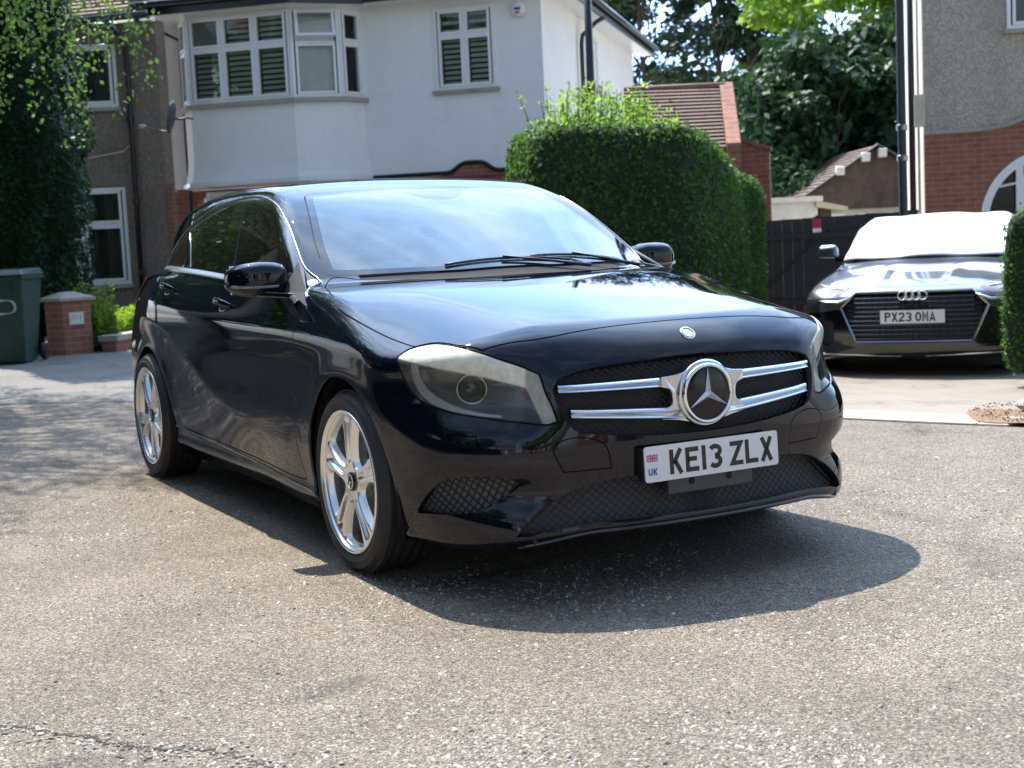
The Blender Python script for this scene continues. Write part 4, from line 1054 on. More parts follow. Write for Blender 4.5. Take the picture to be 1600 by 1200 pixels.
        n[cl, 1] = 0
        return compact(v, idx[t], n)
    def add(name, names, mat, depth=.012, sym=True, off=0.0, parent=root, taper=0.0, keep=None, fritmat=None):
        v, t, n = take(*names); res = []
        if len(t) == 0: print('EMPTY PANEL', name); return res
        if sym: sets = [both(v, t, n)]
        else: sets = [(v, t, n), mirror(v, t, n)]
        for v, t, n in sets:
            if off: v = v+n*off
            if depth: v, t, n = lip(v, t, n, depth, keep, taper)
            res.append(mesh_obj(name, v, t, mat, parent, n))
        return res
    body = add('body_shell', ('body',), PB, .014)[0]
    add('bonnet', ('bon',), PB, .012); add('front_bumper', ('bump',), PB, .03)
    fd = add('front_door', ('df',), PB, .012, sym=False); rd = add('rear_door', ('dr',), PB, .012, sym=False)
    add('window_surround', ('dlo',), GB, .006, sym=False, off=-.002)
    add('panel_gap', ('gap',), MATS['hole'], 0, off=-.010)
    for nm, k in (('front_side_window', 'wf'), ('rear_side_window', 'wr'), ('quarter_window', 'wq')): add(nm, (k,), MATS['side_glass'], 0, sym=False, off=-.005)
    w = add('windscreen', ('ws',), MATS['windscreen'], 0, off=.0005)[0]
    add('windscreen_border', ('frit',), MATS['frit'], .004, off=.0005)
    add('scuttle_panel', ('cowl',), MATS['rubber_matt'], .01, off=-.006)
    add('tail_light', ('tail',), MATS['tail_red'], .004, sym=False, off=.003)
    # ---- openings
    def grid_patch(name, k, off, mat, sym):
        return add(name, (k,), mat, 0, sym=sym, off=off)
    def rim_wall(name, k, depth, mat, sym):
        v, t, n = take(k)
        sets = [both(v, t, n)] if sym else [(v, t, n), mirror(v, t, n)]
        for v, t, n in sets:
            B = boundary(t); u, inv = np.unique(B, return_inverse=True); inv = inv.reshape(B.shape); m = len(u)
            VV = np.concatenate([v[u]+n[u]*-.002, v[u]-n[u]*depth]); TT = np.concatenate([np.stack([inv[:, 0], inv[:, 1], inv[:, 1]+m], 1), np.stack([inv[:, 0], inv[:, 1]+m, inv[:, 0]+m], 1)])
            mesh_obj(name, VV, TT, mat, root, smooth=True)
    def lattice(name, k, curve, P2, inv3, pitch, wid, thick, off, mat, sym, ang=(38, -38)):
        """diamond wire mesh following the body surface inside a closed outline"""
        lo, hi = curve.min(0), curve.max(0); cen = (lo+hi)/2; Rr = np.linalg.norm(hi-lo)/2+.02
        for sg in ((1,) if sym else (1, -1)):
            Vs = []; Ts = []; nb = 0
            for a in ang:
                dr = np.array([math.cos(R(a)), math.sin(R(a))]); pn = np.array([-dr[1], dr[0]])
                for o in np.arange(-Rr, Rr, pitch):
                    tt = np.arange(-Rr, Rr, .008); L = cen+pn*o+dr*tt[:, None]
                    s = sdf(L, curve) < .003
                    if sym: s &= L[:, 0] > -.05
                    i = 0
                    while i < len(s):
                        if not s[i]: i += 1; continue
                        j = i
                        while j+1 < len(s) and s[j+1]: j += 1
                        if j-i >= 1:
                            P = inv3(L[i:j+1]); n = normF(P)
                            t = np.gradient(P, axis=0); t /= np.linalg.norm(t, axis=1)[:, None]; b = np.cross(t, n)
                            P = P+n*off
                            ring = [P+b*wid, P+n*thick, P-b*wid]
                            m = j-i+1; VV = np.concatenate(ring)
                            q = np.arange(m-1)
                            TT = np.concatenate([np.stack([q, q+1, q+m+1], 1), np.stack([q, q+m+1, q+m], 1), np.stack([q+m, q+m+1, q+2*m+1], 1), np.stack([q+m, q+2*m+1, q+2*m], 1)])
                            Vs.append(VV); Ts.append(TT+nb); nb += len(VV)
                        i = j+1
            VV = np.concatenate(Vs); TT = np.concatenate(Ts)
            if sym:
                k0 = len(VV); VV = np.concatenate([VV, VV*[1, -1, 1]]); TT = np.concatenate([TT, TT[:, ::-1]+k0])
            elif sg < 0: VV = VV*[1, -1, 1]; TT = TT[:, ::-1]
            mesh_obj(name, VV, TT, mat, root, smooth=False)
    def inv_front(L):
        O = np.stack([np.full(len(L), .3), -L[:, 0], L[:, 1]], 1); D = np.tile([1., 0, 0], (len(L), 1)); return shoot(O, D, 0, 1.0)
    def inv_q(L):      # a=(s-x)*c, z -> march along the 45 degree direction
        a = L[:, 0]; x0 = -a*.70711-.0; s0 = a*.70711
        O = np.stack([x0+.2, -(s0+.2), L[:, 1]], 1); D = np.tile([.70711, -.70711, 0], (len(L), 1)); return shoot(O, D, 0, 1.2)
    MW = MATS['mesh_wire']
    add('grille_backing', ('gr',), MATS['grille_back'], 0, off=-.045); rim_wall('grille_frame', 'gr', .05, GB, True)
    lattice('grille_mesh', 'gr', c_gr, F2, inv_front, .0175, .0019, .003, -.030, MW, True)
    add('intake_backing', ('in',), MATS['intake_back'], 0, off=-.05); rim_wall('intake_frame', 'in', .055, GB, True)
    lattice('intake_mesh', 'in', c_in, F2, inv_front, .0185, .0020, .003, -.030, MW, True)
    add('fog_intake_backing', ('fog',), MATS['fog_back'], 0, sym=False, off=-.026); rim_wall('fog_intake_frame', 'fog', .03, BLK, False)
    lattice('fog_intake_mesh', 'fog', c_fog, Q2, inv_q, .0185, .0026, .005, -.021, MW, False, ang=(30, -52))
    # ---- chrome belt strip and window line
    def on_side(x, z, off):
        x = np.asarray(x, float); z = np.asarray(z, float)
        O = np.stack([x, np.full(len(x), -.3), z], 1); P = shoot(O, np.tile([0., -1, 0], (len(x), 1)), 0, .8)
        n = normF(P); return P+n*off, n
    for sg in (1, -1):
        bl = spl([(-.50, .924), (-.6, .946), (-1.0, .985), (-1.46, 1.015), (-2.04, 1.045), (-2.5, 1.061), (-2.755, 1.0625)], closed=False, n=10)
        P1, n1 = on_side(bl[:, 0], bl[:, 1]+.012, -.001); P2, n2 = on_side(bl[:, 0], bl[:, 1]-.009, .010); Pm, nm_ = on_side(bl[:, 0], bl[:, 1]+.001, .0075); P3, _ = on_side(bl[:, 0], bl[:, 1]-.010, -.004)
        m = len(bl); VV = np.concatenate([P1, Pm, P2, P3]); NN = np.concatenate([n1+[0, 0, .9], nm_+[0, 0, .65], n2+[0, 0, .35], n2-[0, 0, 1.]]); q = np.arange(m-1)
        TT = np.concatenate([np.concatenate([np.stack([q+a*m, q+a*m+m, q+a*m+m+1], 1), np.stack([q+a*m, q+a*m+m+1, q+a*m+1], 1)]) for a in range(3)])[:, ::-1]
        VV = VV*[1, sg, 1]; NN = NN*[1, sg, 1]
        if sg < 0: TT = TT[:, ::-1]
        mesh_obj('chrome_belt_strip', VV, TT.copy(), MATS['belt_chrome'], root, NN)
        up = c_dlo; k = (up[:, 1] > np.interp(-up[:, 0], [.39, .6, 1.46, 2.04, 2.8], [.92, .965, 1.04, 1.07, 1.075]))
        tp = up[k]; Pt, nt = on_side(tp[:, 0], tp[:, 1]-.002, .001)
        Pt = Pt*[1, sg, 1]; nt = nt*[1, sg, 1]
        MB().tube(Pt.tolist(), .0040, 6).build('window_moulding', MATS['dark_chrome'], root, smooth=True)
    # ---- lower door panels: sill strip
    for sg in (1, -1):
        L = np.stack([np.linspace(-2.34, -.36, 60), np.linspace(.300, .232, 60)], 1)
        P, n = on_side(L[:, 0], L[:, 1], .001); MB().tube((P*[1, sg, 1]).tolist(), .003, 6).build('sill_strip', GB, root, smooth=True)
    # ---- arch liners
    for wx in (-.012, -WB):
        for sg in (1, -1):
            mb = MB(); V_ = []; F_ = []
            for i in range(33):
                a = math.pi*(-.12+1.24*i/32)
                for yy in (.862, .52): V_.append((wx+.372*math.cos(a), sg*-yy, .317+.372*math.sin(a)))
            for i in range(32): F_.append((2*i, 2*i+1, 2*i+3, 2*i+2))
            b = len(V_); V_ += [(wx, sg*-.52, .317)]
            for i in range(32): F_.append((2*i+1, 2*i+3, b))
            mb.add(V_, F_).build('wheel_arch_liner', BLK, root, smooth=False, fix=False)
    # ---- front lip
    pts = []
    for s in np.linspace(-.63, .63, 61):
        O = np.array([[.0, -abs(s), .213-.05*float(sstep(.4, .78, np.array(abs(s))))]]); P = shoot(O, np.array([[1., 0, 0]]), 0, 1.2)[0]; pts.append((P[0]-.006, s, P[2]-.004))
    MB().tube(pts, .012, 10, flat=.7).build('front_lip', GB, root, smooth=True)
    # ---- chrome grille bars and star
    def bar(z0, z1, sin, sout, zo0, zo1, sg):
        """tapering chrome slat with a hooked outer end and a slit of shadow along it"""
        mb = MB(); n = 16; V_ = []; F_ = []
        for i in range(n+1):
            t = i/n; s = sin+(sout-sin)*t; za = z0+(zo0-z0)*t; zb = z1+(zo1-z1)*t
            x = shoot(np.array([[.3, -s, (za+zb)/2]]), np.array([[1., 0, 0]]), 0, 1)[0][0]-.004
            hgt = zb-za
            sec = [(-.030, 0), (.000, .0), (.006, .10), (.004, .22), (-.006, .30), (-.004, .40), (.002, .62), (-.004, .86), (-.014, 1.0), (-.034, 1.0)]
            k = 1-.6*max(0, (t-.94)/.06)
            for a, b in sec: V_.append((x+a*k, sg*s, za+hgt*b))
        m = 10
        for i in range(n):
            for k in range(m-1): F_.append((i*m+k, i*m+k+1, (i+1)*m+k+1, (i+1)*m+k))
        F_.append(tuple(range(m))); F_.append(tuple(n*m+k for k in range(m-1, -1, -1)))
        mb.add(V_, F_).build('grille_bar', CH2, root, smooth=True, angle=50)
    CH2 = MATS['satin_chrome']
    for sg in (1, -1):
        bar(.632, .668, .075, .490, .640, .667, sg)
        bar(.528, .570, .075, .462, .562, .592, sg)
    # star carrier
    cx = .868; cz = .604
    mb = MB(); mb.lathe([(.060, -.03), (.090, -.02), (.102, -.012), (.108, -.004), (.100, .000), (.088, .001)], 48, 'x', (cx, 0, cz)); mb.build('badge_surround', CH2, root, smooth=True)
    for sg in (1, -1):     # webs joining ring and slats
        out_ = [(.060, .684), (.082, .678), (.105, .672), (.130, .669), (.160, .667), (.160, .634), (.136, .628), (.126, .618), (.123, .600), (.124, .585), (.132, .573), (.160, .566), (.160, .532), (.130, .529), (.105, .526), (.082, .521), (.060, .516)]
        out_ = spl(out_, n=3, sharp=(0, 4, 5, 11, 12, 16)).tolist()
        MB().prism(out_, lambda a, b: (cx-.034, sg*a, b), lambda a, b: (cx-.006-.35*max(0, a-.09)**1.3, sg*a, b)).build('badge_wing', CH2, root, bevel=.004, seg=3)
    badge = MB().lathe([(.0, .008), (.070, .006), (.083, .002)], 48, 'x', (cx, 0, cz)).build('star_badge', MATS['badge_black'], root, smooth=True)
    MB().lathe([(.083, -.004), (.0835, .008), (.087, .013), (.092, .013), (.0955, .008), (.0965, -.006)], 64, 'x', (cx, 0, cz)).build('badge_ring', CH, badge, smooth=True)
    mb = MB()
    for k in range(3):
        a = R(90+120*k); c_, s_ = math.cos(a), math.sin(a)
        tip = (cx+.010, c_*.084, cz+s_*.084)
        w1 = R(90+120*k+60); w2 = R(90+120*k-60); ri = .0125
        p1 = (cx+.0085, math.cos(w1)*ri, cz+math.sin(w1)*ri); p2 = (cx+.0085, math.cos(w2)*ri, cz+math.sin(w2)*ri)
        mb.add([(cx+.021, 0, cz), p1, tip, p2], [(0, 1, 2), (0, 2, 3), (1, 0, 3), (1, 3, 2)])
    mb.build('star', MATS['star_metal'], badge)
    # little round bonnet badge
    P = to_surf(np.array([[.772, 0., .786]]), 4)[0]; n = normF(P[None])[0]
    rot = Vector(n).to_track_quat('Z', 'Y').to_matrix().to_4x4()
    b2 = MB().lathe([(0, .0035), (.017, .0032), (.0225, .0045), (.0255, .004), (.0265, 0)], 32).build('bonnet_badge', MATS['badge_silver'], root, smooth=True); b2.matrix_local = Matrix.Translation(P)@rot
    MB().lathe([(.0175, .0034), (.0175, .0041), (.0222, .005), (.0222, .0046)], 32).build('laurel_ring', MATS['badge_blue'], b2, smooth=True)
    # ---- number plate
    pl = bpy.data.objects.new('number_plate', None); bpy.data.objects.remove(pl)
    px, pz, tl = .888, .4045, .045
    place = lambda u, v, d: (px+.003+d-tl*v, u, pz+v)
    mb = MB(); rc = .010; poly = []
    for cxx, czz, a0 in ((.26-rc, .0555-rc, 0), (-.26+rc, .0555-rc, 90), (-.26+rc, -.0555+rc, 180), (.26-rc, -.0555+rc, 270)):
        poly += [(cxx+rc*math.cos(R(a0+i*22.5)), czz+rc*math.sin(R(a0+i*22.5))) for i in range(5)]
    mb.prism(poly, lambda a, b: place(a, b, -.004), lambda a, b: place(a, b, 0))
    plate = mb.build('number_plate', MATS['plate_white'], root)
    mb = MB(); u = -.26+.093
    for ch, w in (('K', .050), ('E', .050), ('1', .020), ('3', .050), (' ', .022), ('Z', .050), ('L', .050), ('X', .050)):
        if ch != ' ': glyph(mb, ch, u, -.0385, w, .077, .0145, place)
        u += w+(.0105 if ch != ' ' else 0)
    mb.build('plate_lettering', MATS['plate_black'], plate)
    mb = MB()
    glyph(mb, 'U', -.2475, -.034, .0145, .021, .0037, place); glyph(mb, 'K', -.229, -.034, .0145, .021, .0037, place); mb.build('country_code', MATS['flag_blue'], plate)
    # union flag 40 x 22 mm
    fx0, fz0, fw, fh = -.2515, .008, .040, .022
    MB().prism([(fx0, fz0), (fx0+fw, fz0), (fx0+fw, fz0+fh), (fx0, fz0+fh)], lambda a, b: place(a, b, 0), lambda a, b: place(a, b, .0005)).build('flag', MATS['flag_blue'], plate)
    def strip(p, q, w, d0, d1, mb):
        p = Vector(p); q = Vector(q); n = (q-p).normalized(); n = Vector((-n.y, n.x))*w/2
        Q_ = [p+n, p-n, q-n, q+n]; mb.prism([(v.x, v.y) for v in Q_], lambda a, b: place(a, b, d0), lambda a, b: place(a, b, d1))
    a0, a1, b0, b1 = fx0+.002, fx0+fw-.002, fz0+.001, fz0+fh-.001
    mb = MB(); strip((a0, b0), (a1, b1), .004, .0005, .0008, mb); strip((a0, b1), (a1, b0), .004, .0005, .0009, mb); cxm, czm = fx0+fw/2, fz0+fh/2
    strip((fx0, czm), (fx0+fw, czm), .0075, .0005, .0010, mb); strip((cxm, fz0), (cxm, fz0+fh), .0075, .0005, .0011, mb); mb.build('flag_white', MATS['plate_white'], plate)
    mb = MB(); strip((a0, b0), (a1, b1), .0016, .0011, .0013, mb); strip((a0, b1), (a1, b0), .0016, .0011, .0014, mb); strip((fx0, czm), (fx0+fw, czm), .0046, .0011, .0015, mb); strip((cxm, fz0), (cxm, fz0+fh), .0046, .0011, .0016, mb)
    mb.build('flag_red', MATS['flag_red'], plate)
    MB().box(.852, .884, -.262, .262, .35, .452).build('plate_carrier', BLK, root, bevel=.004)
    mb = MB().box(.858, .876, -.165, .165, .298, .352).build('plate_bracket', MATS['grey_plastic'], root, bevel=.004)
    for yy in (-.075, .07): MB().lathe([(0, .002), (.011, .002), (.011, -.01)], 20, 'x', (.8765, yy, .333)).build('bracket_hole', MATS['hole'], mb)
    # ---- headlights
    def q_pt(pxs, off):    # points given as (x,s,z) near the lens
        P = to_surf(np.array([(x, -s, z) for x, s, z in pxs]), 4); n = normF(P); return P+n*off, n
    v, t, n = take('hl')
    for sg in (1, -1):
        vv, tt, nn_ = (v, t, n) if sg > 0 else mirror(v, t, n)
        v3, t3, n3 = lip(vv+nn_*.0005, tt, nn_, .016)
        lens = mesh_obj('headlight', v3, t3, MATS['lens'], root, n3)
        # housing bowl: deeper towards the middle
        dd = np.abs(sdf(Q2(v), c_hl)); dep = .012+.042*np.clip(dd/.05, 0, 1)**.7
        vb = v-n*dep[:, None]
        if sg < 0: vb = vb*[1, -1, 1]; tb = t[:, ::-1]
        else: tb = t
        mesh_obj('lamp_housing', vb, tb.copy(), MATS['lamp_grey'], lens)
        DR = [(.449, .815, .742), (.458, .822, .70), (.478, .818, .665), (.512, .80, .636), (.553, .775, .617), (.60, .742, .603), (.65, .70, .592), (.70, .65, .585)]
        P, nn2 = q_pt(DR, -.012); P = spl(P, closed=False, n=5); rad = list(np.interp(np.linspace(0, 1, len(P)), [0, .15, .5, 1], [.009, .017, .015, .004]))
        Pn, nv = P, normF(P)
        MB().tube((P*[1, sg, 1]).tolist(), rad, 10, flat=.35, up=[tuple(a) for a in (nv*[1, sg, 1])]).build('running_light', MATS['drl'], lens, smooth=True)
        P2_, _ = q_pt([(x-.006, s+.012, z+.004) for x, s, z in DR[:5]], -.010); MB().tube((spl(P2_, closed=False, n=5)*[1, sg, 1]).tolist(), .0025, 6).build('light_guide', MATS['drl'], lens, smooth=True)
        for o, (dz) in enumerate((0, .018, .034)):
            UP = [(.55, .70, .735+dz*.55), (.62, .655, .722+dz*.6), (.67, .62, .705+dz*.7), (.71, .585, .683+dz*.75), (.735-.0, .565-dz*.6, .655+dz*.3), (.752, .552-dz*.75, .615), (.765, .545-dz*.75, .572)]
            P, _ = q_pt(UP, -.012); P = spl(P, closed=False, n=5)
            MB().tube((P*[1, sg, 1]).tolist(), .0028, 6).build('light_guide', MATS['drl'], lens, smooth=True)
        P, n2 = q_pt([(.628, .735, .668)], -.034); P = P[0]*[1, sg, 1]; dirv = Vector((.86, -.5*sg, -.05)).normalized()
        rot = dirv.to_track_quat('Z', 'Y').to_matrix().to_4x4()
        pr = MB().lathe([(.040, -.02), (.041, .006), (.044, .010), (.0485, .010), (.051, .004), (.052, -.03)], 40).build('projector_ring', MATS['satin_chrome'], lens, smooth=True); pr.matrix_local = Matrix.Translation(P)@rot
        MB().lathe([(0, .016), (.012, .0145), (.024, .010), (.034, .002), (.040, -.008)], 32).build('projector_lens', MATS['projector'], pr, smooth=True)
        for zz, ss in ((.632, .552), (.60, .546)):
            P, _ = q_pt([(.755, ss-.022, zz)], -.014); P = P[0]*[1, sg, 1]
            MB().lathe([(0, .008), (.004, .006), (.006, 0)], 10, 'x', tuple(P)).build('bulb', MATS['drl'], lens, smooth=True)
    # ---- door handles
    for sg in (1, -1):
        for dr_, hx, hz in ((fd, -1.36, .905), (rd, -2.27, .966)):
            P, n = on_side([hx+.11, hx+.055, hx, hx-.055, hx-.11], [hz-.008, hz-.004, hz, hz+.004, hz+.008], .0)
            offs = [.004, .030, .036, .030, .004]; P = P+n*np.array(offs)[:, None]; P = spl(P, closed=False, n=6)*[1, sg, 1]
            rad = list(np.interp(np.linspace(0, 1, len(P)), [0, .12, .5, .88, 1], [.010, .014, .016, .014, .010]))
            hd = MB().tube(P.tolist(), rad, 12, flat=.55, up=(0, -sg, 0)).build('door_handle', PB, dr_[0 if sg > 0 else 1], smooth=True)
            C0, n0 = on_side([hx], [hz-.012], -.001); C0 = C0[0]*[1, sg, 1]; n0 = n0[0]*[1, sg, 1]
            cup = MB().lathe([(0, .002), (.030, .0015), (.040, .002), (.043, 0)], 24).build('handle_recess', GB, dr_[0 if sg > 0 else 1], smooth=True)
            cup.matrix_local = Matrix.Translation(C0)@Vector(n0).to_track_quat('Z', 'X').to_matrix().to_4x4()@Matrix.Diagonal((.5, 1.25, 1, 1))
    # ---- mirrors
    for sg in (1, -1):
        me_v = []; F_ = []; nu, nv = 36, 24
        for i in range(nu):
            for j in range(nv+1):
                a = 2*math.pi*i/nu; b = -math.pi/2+math.pi*j/nv
                sp = lambda c, e: math.copysign(abs(c)**e, c)
                X = sp(math.cos(b), .62)*sp(math.cos(a), .62); Y = sp(math.cos(b), .62)*sp(math.sin(a), .62); Z = sp(math.sin(b), .62)
                y = Y*.112; z = Z*.066*(1-.10*Y)-.008*Y if False else Z*(.068-.010*max(0, Y)); x = X*(.085 if X > 0 else .035)
                x -= .05*(max(0, Y))**2.2+.0
                z += .010*Y*0
                me_v.append((x-.745, -(.915+y), 1.012+z))
        for i in range(nu):
            for j in range(nv):
                i2 = (i+1) % nu; F_.append((i*(nv+1)+j, i2*(nv+1)+j, i2*(nv+1)+j+1, i*(nv+1)+j+1))
        me_v = [(x, y*sg, z) for x, y, z in me_v]
        mir = MB().add(me_v, F_).build('wing_mirror', PB, root, smooth=True)
        MB().hexa([(x, sg*y, z) for x, y, z in [(-.54, -.80, .930), (-.66, -.80, .935), (-.79, -.90, .948), (-.69, -.94, .948), (-.54, -.80, .952), (-.66, -.80, .960), (-.79, -.90, .972), (-.69, -.94, .972)]]).build('mirror_foot', GB, mir, bevel=.006)
        MB().box(-.785, -.778, min(sg*-1.01, sg*-.83), max(sg*-1.01, sg*-.83), .958, 1.066).build('mirror_glass', MATS['mirror'], mir, bevel=.002)
        Ps = [(-.662+.0, .86, .985), (-.664, .92, .984), (-.68, .98, .985), (-.73, 1.022, .99)]
        MB().tube([(x+.004, -sg*y, z) for x, y, z in spl(Ps, closed=False, n=5).tolist()], .005, 8).build('mirror_indicator', MATS['lens_clear'], mir, smooth=True)
        # sail panel at the front corner of the window
        tri_ = [(-.408, .912), (-.487, .962), (-.645, 1.038), (-.705, 1.072), (-.695, .966), (-.60, .955)]
        P, n = on_side([p[0] for p in tri_], [p[1] for p in tri_], .003); P = P*[1, sg, 1]; n = n*[1, sg, 1]
        MB().add(P.tolist()+(P-n*.006).tolist(), [tuple(range(6)), tuple(range(11, 5, -1))]+[(i, (i+1) % 6, 6+(i+1) % 6, 6+i) for i in range(6)]).build('mirror_sail', MATS['grey_plastic'], root)
    # ---- wipers
    def on_ws(x, y, off):
        O = np.array([[x, -abs(y), .6]]); P = shoot(O, np.array([[0., 0, 1.]]), 0, 1.2); n = normF(P)[0]; P = P[0]*[1, -1 if y > 0 else 1, 1]; n = n*[1, -1 if y > 0 else 1, 1]; return P+n*off
    for a, b, piv in (((-.40, -.28), (-.39, .27), (-.33, .33)), ((-.405, .10), (-.475, .56), (-.36, .585))):
        pts = [on_ws(a[0]+(b[0]-a[0])*t+.03*math.sin(math.pi*t)*0, a[1]+(b[1]-a[1])*t, .007) for t in np.linspace(0, 1, 16)]
        wp = MB().tube([tuple(p) for p in pts], .0042, 6, flat=1.3).build('wiper', BLK, root, smooth=True)
        m_ = on_ws(a[0]+(b[0]-a[0])*.45, a[1]+(b[1]-a[1])*.45, .016); p_ = on_ws(piv[0], piv[1], .012)
        MB().tube([tuple(m_), tuple((m_+p_)/2+np.array([0, 0, .002])), tuple(p_)], [.004, .005, .008], 8).build('wiper_arm', BLK, wp, smooth=True)
    # ---- cabin
    mb = MB(); nx_, ny_ = 14, 20; V_ = []; F_ = []
    for i in range(nx_+1):
        for j in range(ny_+1):
            x = -.36-.75*i/nx_; y = -.70+1.40*j/ny_; z = .985-.05*(i/nx_-.2)**2-.05*(y/.7)**4
            z += .085*math.exp(-(abs(y+.36)/.20)**3)*math.exp(-((x+.80)/.17)**2)
            if i == nx_: z = .70
            V_.append((x, y, z))
    for i in range(nx_):
        for j in range(ny_): k = i*(ny_+1)+j; F_.append((k, k+1, k+ny_+2, k+ny_+1))
    mb.add(V_, F_).build('dashboard', MATS['dash'], root, smooth=True)
    sw = MB().lathe([(.170+.014*math.cos(a), .014*math.sin(a)) for a in np.linspace(0, 2*math.pi, 13)], 40).build('steering_wheel', MATS['black_plastic'], root, smooth=True)
    sw.matrix_local = Matrix.Translation((-1.13, -.36, .93))@Vector((-.9, 0, .42)).to_track_quat('Z', 'Y').to_matrix().to_4x4()
    MB().lathe([(0, .01), (.06, .005), (.07, -.02)], 24).box(-.16, .16, -.018, .018, -.012, .0).build('wheel_hub', BLK, sw)
    for sx, w in ((-1.62, .24), (-2.45, .55)):
        for sg in ((1, -1) if sx > -2 else (1,)):
            yc = .36*sg if sx > -2 else 0
            MB().hexa([(sx+.22, yc-w, .55), (sx+.22, yc+w, .55), (sx-.12, yc+w, .55), (sx-.12, yc-w, .55), (sx-.06, yc-w*.8, 1.12), (sx-.06, yc+w*.8, 1.12), (sx-.2, yc+w*.8, 1.12), (sx-.2, yc-w*.8, 1.12)]).build('seat', MATS['seat'], root, bevel=.05, seg=4)
            for hy in ((0,) if sx > -2 else (-.35, .35)): MB().box(sx-.19, sx-.09, yc+hy-.12, yc+hy+.12, 1.15, 1.31).build('headrest', MATS['seat'], root, bevel=.04, seg=4)
    MB().box(-3.2, -.3, -.72, .72, .30, .5).build('cabin_floor', MATS['seat'], root)
    # sensor pod and mirror at the top of the glass
    P = on_ws(-1.02, 0, -.02)
    MB().hexa([(-.93, -.055, 1.255), (-.93, .055, 1.255), (-1.12, .10, 1.335), (-1.12, -.10, 1.335), (-.915, -.05, 1.272), (-.915, .05, 1.272), (-1.09, .10, 1.352), (-1.09, -.10, 1.352)]).build('sensor_pod', MATS['frit'], root, bevel=.01)
    MB().box(-1.06, -1.03, -.12, .12, 1.20, 1.27).build('rear_view_mirror', BLK, root, bevel=.012)
    MB().box(-.3, .3, 0, 1, 0, 1) if False else None
    # ---- underbody shadow panel / radiator
    MB().box(.0, .78, -.60, .60, .19, .21).build('undertray', BLK, root)
    # ---- wheels
    wheel = make_wheel(root, .246, .317, .225, star=True)
    for x, sg in ((0, -1), (-WB, -1), (0, 1), (-WB, 1)):
        w_ = wheel if (x == 0 and sg == -1) else copy_tree(wheel, root)
        w_.location = (x, sg*.7765, .317); w_.rotation_euler = (0, R({(0, -1): -18, (0, 1): 30}.get((x, sg), 18)), 0 if sg < 0 else math.pi)
    return root

